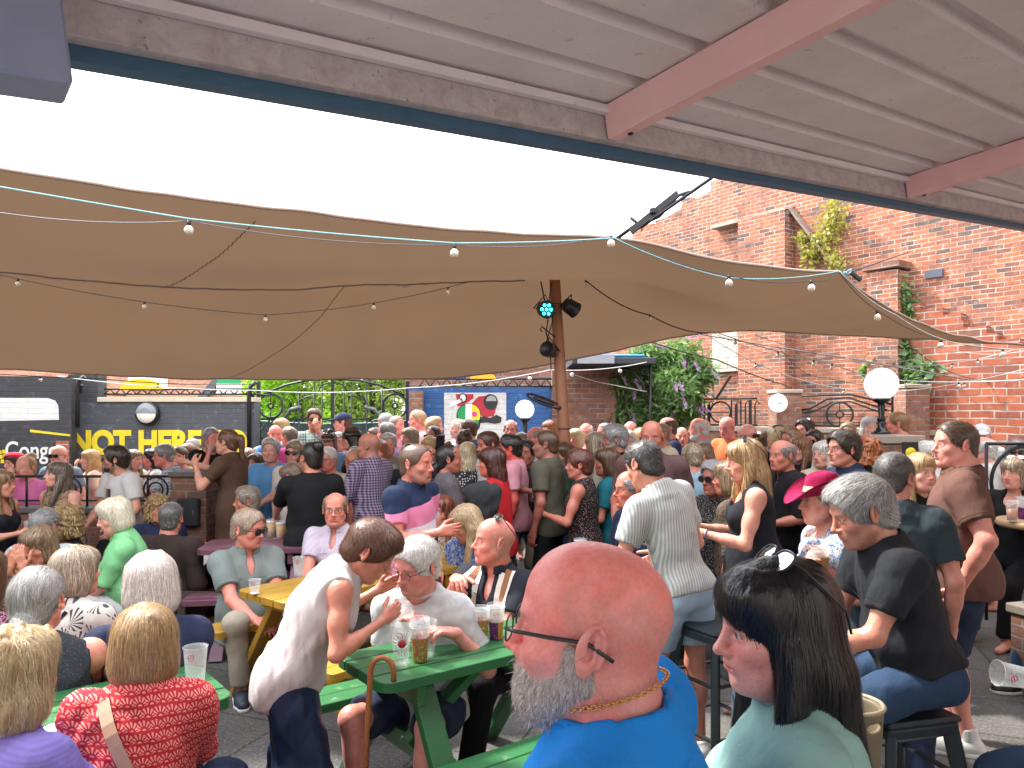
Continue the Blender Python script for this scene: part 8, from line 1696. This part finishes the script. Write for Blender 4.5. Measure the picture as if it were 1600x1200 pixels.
# ---------------- far sunlit rows
far = [
 ('bald man smiling in royal blue tee near the gate', 430, 679, 9.2, -160, dict(top=BLUE, skin=sk('r'))),
 ('white blonde head just behind the royal blue tee', 439, 668, 9.9, 150, dict(fem=True, style='bob', hair=BLN, hair2=BLN2, top=CREAM)),
 ('man with cropped grey brown hair in magenta shirt', 452, 682, 8.9, 60, dict(style='crew', hair=(.2, .15, .11), top=fab('magenta_shirt', (.55, .06, .22)), w=1.1)),
 ('man in sunglasses and green plaid shirt with folded arms', 491, 655, 9.4, -165, dict(style='thick', hair=BRH, glass='sun', skin=sk('t'), armR='cross', armL='face', top=fab('green_plaid', (.42, .50, .46), 'plaid', (.10, .22, .18), (.04, .10, .08), sc=1))),
 ('man in navy baseball cap facing left by the gate', 535, 660, 9.7, 95, dict(hat='cap', hatm=NAVY, style='buzz', hair=BRH, skin=sk('r'), top=WHT)),
 ('man in grey flat cap behind the pale pink tee', 602, 660, 10.0, 60, dict(hat='cap', hatm=GREY, style='crew', hair=GREYH, skin=sk('r'), top=CHAR)),
 ('thin faced man in dusty pink tee', 620, 664, 9.8, -120, dict(style='buzz', hair=GBL, skin=sk('r'), top=fab('dusty_pink_tee', (.50, .25, .30)))),
 ('big man in pale pink tee drinking by the brick pillar', 652, 656, 9.6, 110, dict(style='crew', hair=(.4, .25, .15), skin=sk('r'), w=1.2, fat=.06, armR='hold', handR='grip', top=fab('pale_pink_tee', (.66, .36, .42)))),
 ('grey haired man in mauve top below the flat cap', 604, 676, 8.9, 90, dict(style='short', hair=GREYH, hair2=GREYH2, skin=sk('r'), top=fab('mauve_top', (.40, .26, .40)))),
 ('elderly woman with short silver hair in grey vest', 607, 695, 8.1, -170, dict(fem=True, style='pixie', hair=(.40, .40, .40), hair2=(.7, .7, .7), sleeve='none', top=fab('taupe_vest', (.25, .22, .19)), sc=.95)),
 ('short haired blonde woman facing right beside the blue wall', 679, 667, 9.4, -100, dict(fem=True, style='pixie', hair=BLN, hair2=BLN2, top=WHT)),
 ('dark skinned head with sunglasses below the short haired blonde', 677, 681, 8.7, 150, dict(glass='sun', style='buzz', hair=DKH, skin=sk('d'), top=WHT)),
 ('pale bald man in check shirt in front of the mural', 716, 669, 9.4, 120, dict(skin=sk('f'), style='balding', hair=WHH, top=fab('white_check', (.55, .55, .58), 'gingham', (.25, .28, .36), sc=1))),
 ('dark haired man in navy shirt in front of the mural', 731, 671, 9.0, 60, dict(style='short', hair=BRH, hyaw=30, top=fab('navy_shirt', (.03, .06, .12)), skin=sk('t'))),
 ('messy brown topknot between the mural and the phone', 725, 689, 8.2, 20, dict(fem=True, style='bun', hair=BRH, hair2=(.3, .2, .12), top=BRN, sc=.96)),
 ('balding man in glasses below the globe lamp at the mural', 798, 671, 9.2, 175, dict(style='balding', hair=GREYH, glass='clear', skin=sk('r'), top=CHAR)),
 ('fair haired woman between two men below the mural', 815, 694, 8.1, 10, dict(fem=True, style='bob', hair=GBL, hair2=GBL2, top=CREAM, sc=.96)),
 ('bald man in white shirt just left of the olive tee', 838, 684, 7.9, 110, dict(skin=sk('r'), style='balding', hair=GREYH, top=WHT)),
 ('person in cream sun hooded top right of the pole', 899, 686, 8.8, 150, dict(fem=True, style='bob', hair=CREAM and (.6, .52, .3), hair2=(.8, .7, .5), top=fab('pale_yellow_top', (.66, .58, .34)))),
 ('pink faced man in glasses under the dark canopy', 916, 675, 9.8, 160, dict(style='balding', hair=WHH, glass='clear', skin=sk('r'), top=PINKC)),
 ('man in checked blue shirt under the dark canopy', 985, 672, 9.9, 170, dict(style='balding', hair=GREYH, skin=sk('r'), top=LBLUE)),
 ('woman with white curls left of the maroon shirt', 982, 690, 8.7, 165, dict(fem=True, style='pixie', hair=WHH, hair2=WHH2, skin=sk('f'), top=CREAM, sc=.96)),
 ('blonde head close to the maroon shirted man', 1000, 684, 9.2, 20, dict(fem=True, style='bob', hair=BLN, hair2=BLN2, top=CREAM)),
 ('balding man in navy tee facing left by the bush', 1043, 668, 8.8, 95, dict(skin=sk('r'), style='balding', hair=BRH, top=NAVY)),
 ('man in cream shirt between maroon shirt and navy tee', 1032, 678, 8.0, 110, dict(style='buzz', hair=GBL, skin=sk('t'), top=CREAM)),
 ('white haired man with beard in sky blue shirt', 1092, 670, 8.3, 80, dict(style='balding', hair=WHH, hair2=WHH2, beardc=(.6, .58, .55), skin=sk('r'), w=1.05, fat=.04, top=fab('sky_blue_shirt', (.16, .40, .66)), sleeve='short', armR='hold')),
 ('ruddy bald man in burnt orange tee', 1136, 667, 8.9, 130, dict(skin=(.68, .30, .26), top=fab('burnt_orange_tee', (.62, .16, .06)), hpitch=14, glass='clear')),
 ('bald man in sunglasses and pink shirt behind the blonde', 1168, 680, 7.8, -140, dict(skin=(.68, .33, .28), glass='sun', w=1.15, fat=.05, top=fab('rose_shirt', (.58, .32, .36)))),
 ('pale blonde head left of the black jacket', 1213, 684, 7.9, 30, dict(fem=True, style='bob', hair=(.5, .38, .2), hair2=(.8, .68, .42), top=BLK, shades_up=True)),
 ('person in light blue shirt left of the pale blonde head', 1188, 688, 8.7, 10, dict(style='buzz', hair=BRH, top=LBLUE, w=1.15)),
 ('man with dark hair and sunglasses on head by the railing', 1257, 672, 8.7, 120, dict(style='thick', hair=DKH, hair2=DKH2, shades_up=True, top=CHAR)),
 ('grey capped man waiting at the far left railing', 300, 700, 10.0, 170, dict(hat='cap', hatm=GREY, style='crew', hair=GREYH, top=GREY, sc=.95)),
 ('young man in white vest near the gate post', 585, 684, 9.4, 120, dict(style='short', hair=BRH, skin=sk('t'), top=WHT, sleeve='none')),
 ('woman in pale blue dress near the mural pillar', 640, 684, 8.7, 130, dict(fem=True, style='bob', hair=GBL, hair2=GBL2, top=LBLUE)),
 ('woman with auburn bob by the mural lamp', 858, 672, 9.6, 150, dict(fem=True, style='bob', hair=(.2, .07, .03), top=WHT)),
 ('stooped man in white tee under the canopy', 945, 676, 9.3, 120, dict(style='crew', hair=GREYH, top=WHT, skin=sk('r'))),
 ('bald man in lemon tee near the bush', 1065, 682, 9.2, 175, dict(skin=sk('f'), top=fab('lemon_tee', (.66, .6, .3)))),
 ('older woman with red glasses behind the black jacket', 1236, 688, 7.5, 120, dict(fem=True, style='pixie', hair=(.25, .15, .1), glass='clear', top=RED, sc=.97)),
 ('sandy haired man near the right pedestal', 1325, 676, 8.6, 150, dict(style='short', hair=GBL, hair2=GBL2, top=LBLUE)),
 ('seated woman in white near the far right railing', 1560, 716, 8.2, 170, dict(fem=True, style='bob', hair=WHH, hair2=WHH2, top=WHT, sc=.9)),
 ('man in grey tee between the check shirt and the pier', 279, 714, 8.7, 150, dict(style='crew', hair=BRH, top=GREY, sc=.95)),
 ('woman in white blouse beside the blue tee man', 400, 724, 8.4, 160, dict(fem=True, style='longback', hair=BRH, hair2=BRH2, top=WHT, sc=.92)),
 ('broad man in grey green shirt behind the hats', 530, 690, 9.2, 175, dict(style='crew', hair=GREYH, top=fab('grey_green', (.2, .24, .2)), w=1.1)),
 ('woman with copper hair behind the gingham shirt', 592, 706, 7.8, 170, dict(fem=True, style='bob', hair=(.28, .1, .05), top=fab('sage_top', (.25, .3, .22)), sc=.93)),
 ('tanned woman in white halter beside the seated child', 478, 728, 7.3, 150, dict(fem=True, style='longback', hair=BRH, skin=sk('t'), sleeve='none', top=WHT, sc=.88)),
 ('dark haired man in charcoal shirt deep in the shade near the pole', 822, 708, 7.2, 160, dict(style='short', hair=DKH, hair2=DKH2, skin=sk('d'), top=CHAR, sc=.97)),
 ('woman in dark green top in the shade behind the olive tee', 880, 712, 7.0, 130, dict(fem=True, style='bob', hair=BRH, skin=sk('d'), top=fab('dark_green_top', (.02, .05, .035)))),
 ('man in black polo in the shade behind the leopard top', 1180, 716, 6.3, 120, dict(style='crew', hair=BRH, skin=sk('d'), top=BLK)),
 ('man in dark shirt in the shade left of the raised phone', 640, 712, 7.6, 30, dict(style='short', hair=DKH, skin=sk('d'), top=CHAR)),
]
for lb, x_, y_, Y_, ya_, kw in far:
    kw = dict(kw); kw.setdefault('bottom', DKJ if (x_ * 7) % 3 else KHAKI); kw.setdefault('skin', sk('p')); kw.setdefault('armR', ('down', 'hold', 'cross')[int(x_) % 3]); kw.setdefault('armL', ('down', 'pocket', 'holdlow')[int(x_ + y_) % 3]); pp(lb, x_, y_, Y_, ya_, **kw)
# phone held up, grey jacket carried over the arm
e = empty('phone', px(687, 697, 6.22)); e.rotation_euler = (.25, 0, .5); tag(e, 'black phone held up by the dark haired woman', 'phone'); m = MB(); m.box((0, 0, .02), (.075, .010, .15), bev=.003); m.build('case', plain('phone_black', (.01, .01, .012), .15), e)
s = SD(); s.ell((0, 0, 0), (.15, .055, .07)).ell((.02, -.02, -.10), (.11, .04, .14), rotm(0, 0, 10), k=.05); v, q = sd_mesh(s, .010, wob(4, .010, 30, (1, 1, .5), 3)); o = fast_mesh('jacket', v, q, fab('grey_jacket', (.03, .033, .036))); o.location = px(752, 768, 5.55); tag(o, 'grey jacket carried over the arm of the woman in red', 'jacket')
# benches and chairs under those who sit beyond the tables
def bench(label, x0, y0, x1, y1, h=.44, mat=None):
    a, b = Vector((x0, y0, 0)), Vector((x1, y1, 0)); c = (a + b) / 2; d = b - a; e = empty('bench', c, math.atan2(d.y, d.x)); tag(e, label, 'bench'); L = d.length; mt = mat or plain('dark_wood', (.05, .035, .03), .6)
    m = MB(); m.box((0, 0, h - .02), (L, .30, .04), bev=.005); m.build('seat', mt, e)
    for q in (-1, 1): m = MB(); m.box((q * (L / 2 - .15), 0, (h - .04) / 2), (.06, .26, h - .04), bev=.004); m.build('leg', mt, e)
bench('dark wooden bench under the women near the left front', -2.6, 2.65, -1.38, 3.18); bench('dark wooden bench under the palm shirt woman', -3.0, 3.55, -1.7, 4.0); bench('dark wooden bench along the left wall by the green blouse', -4.1, 5.6, -2.2, 5.5)
print('people', len(PS), 'crowd', round(time.time() - T0, 1), 'verts', sum(len(m.vertices) for m in bpy.data.meshes))
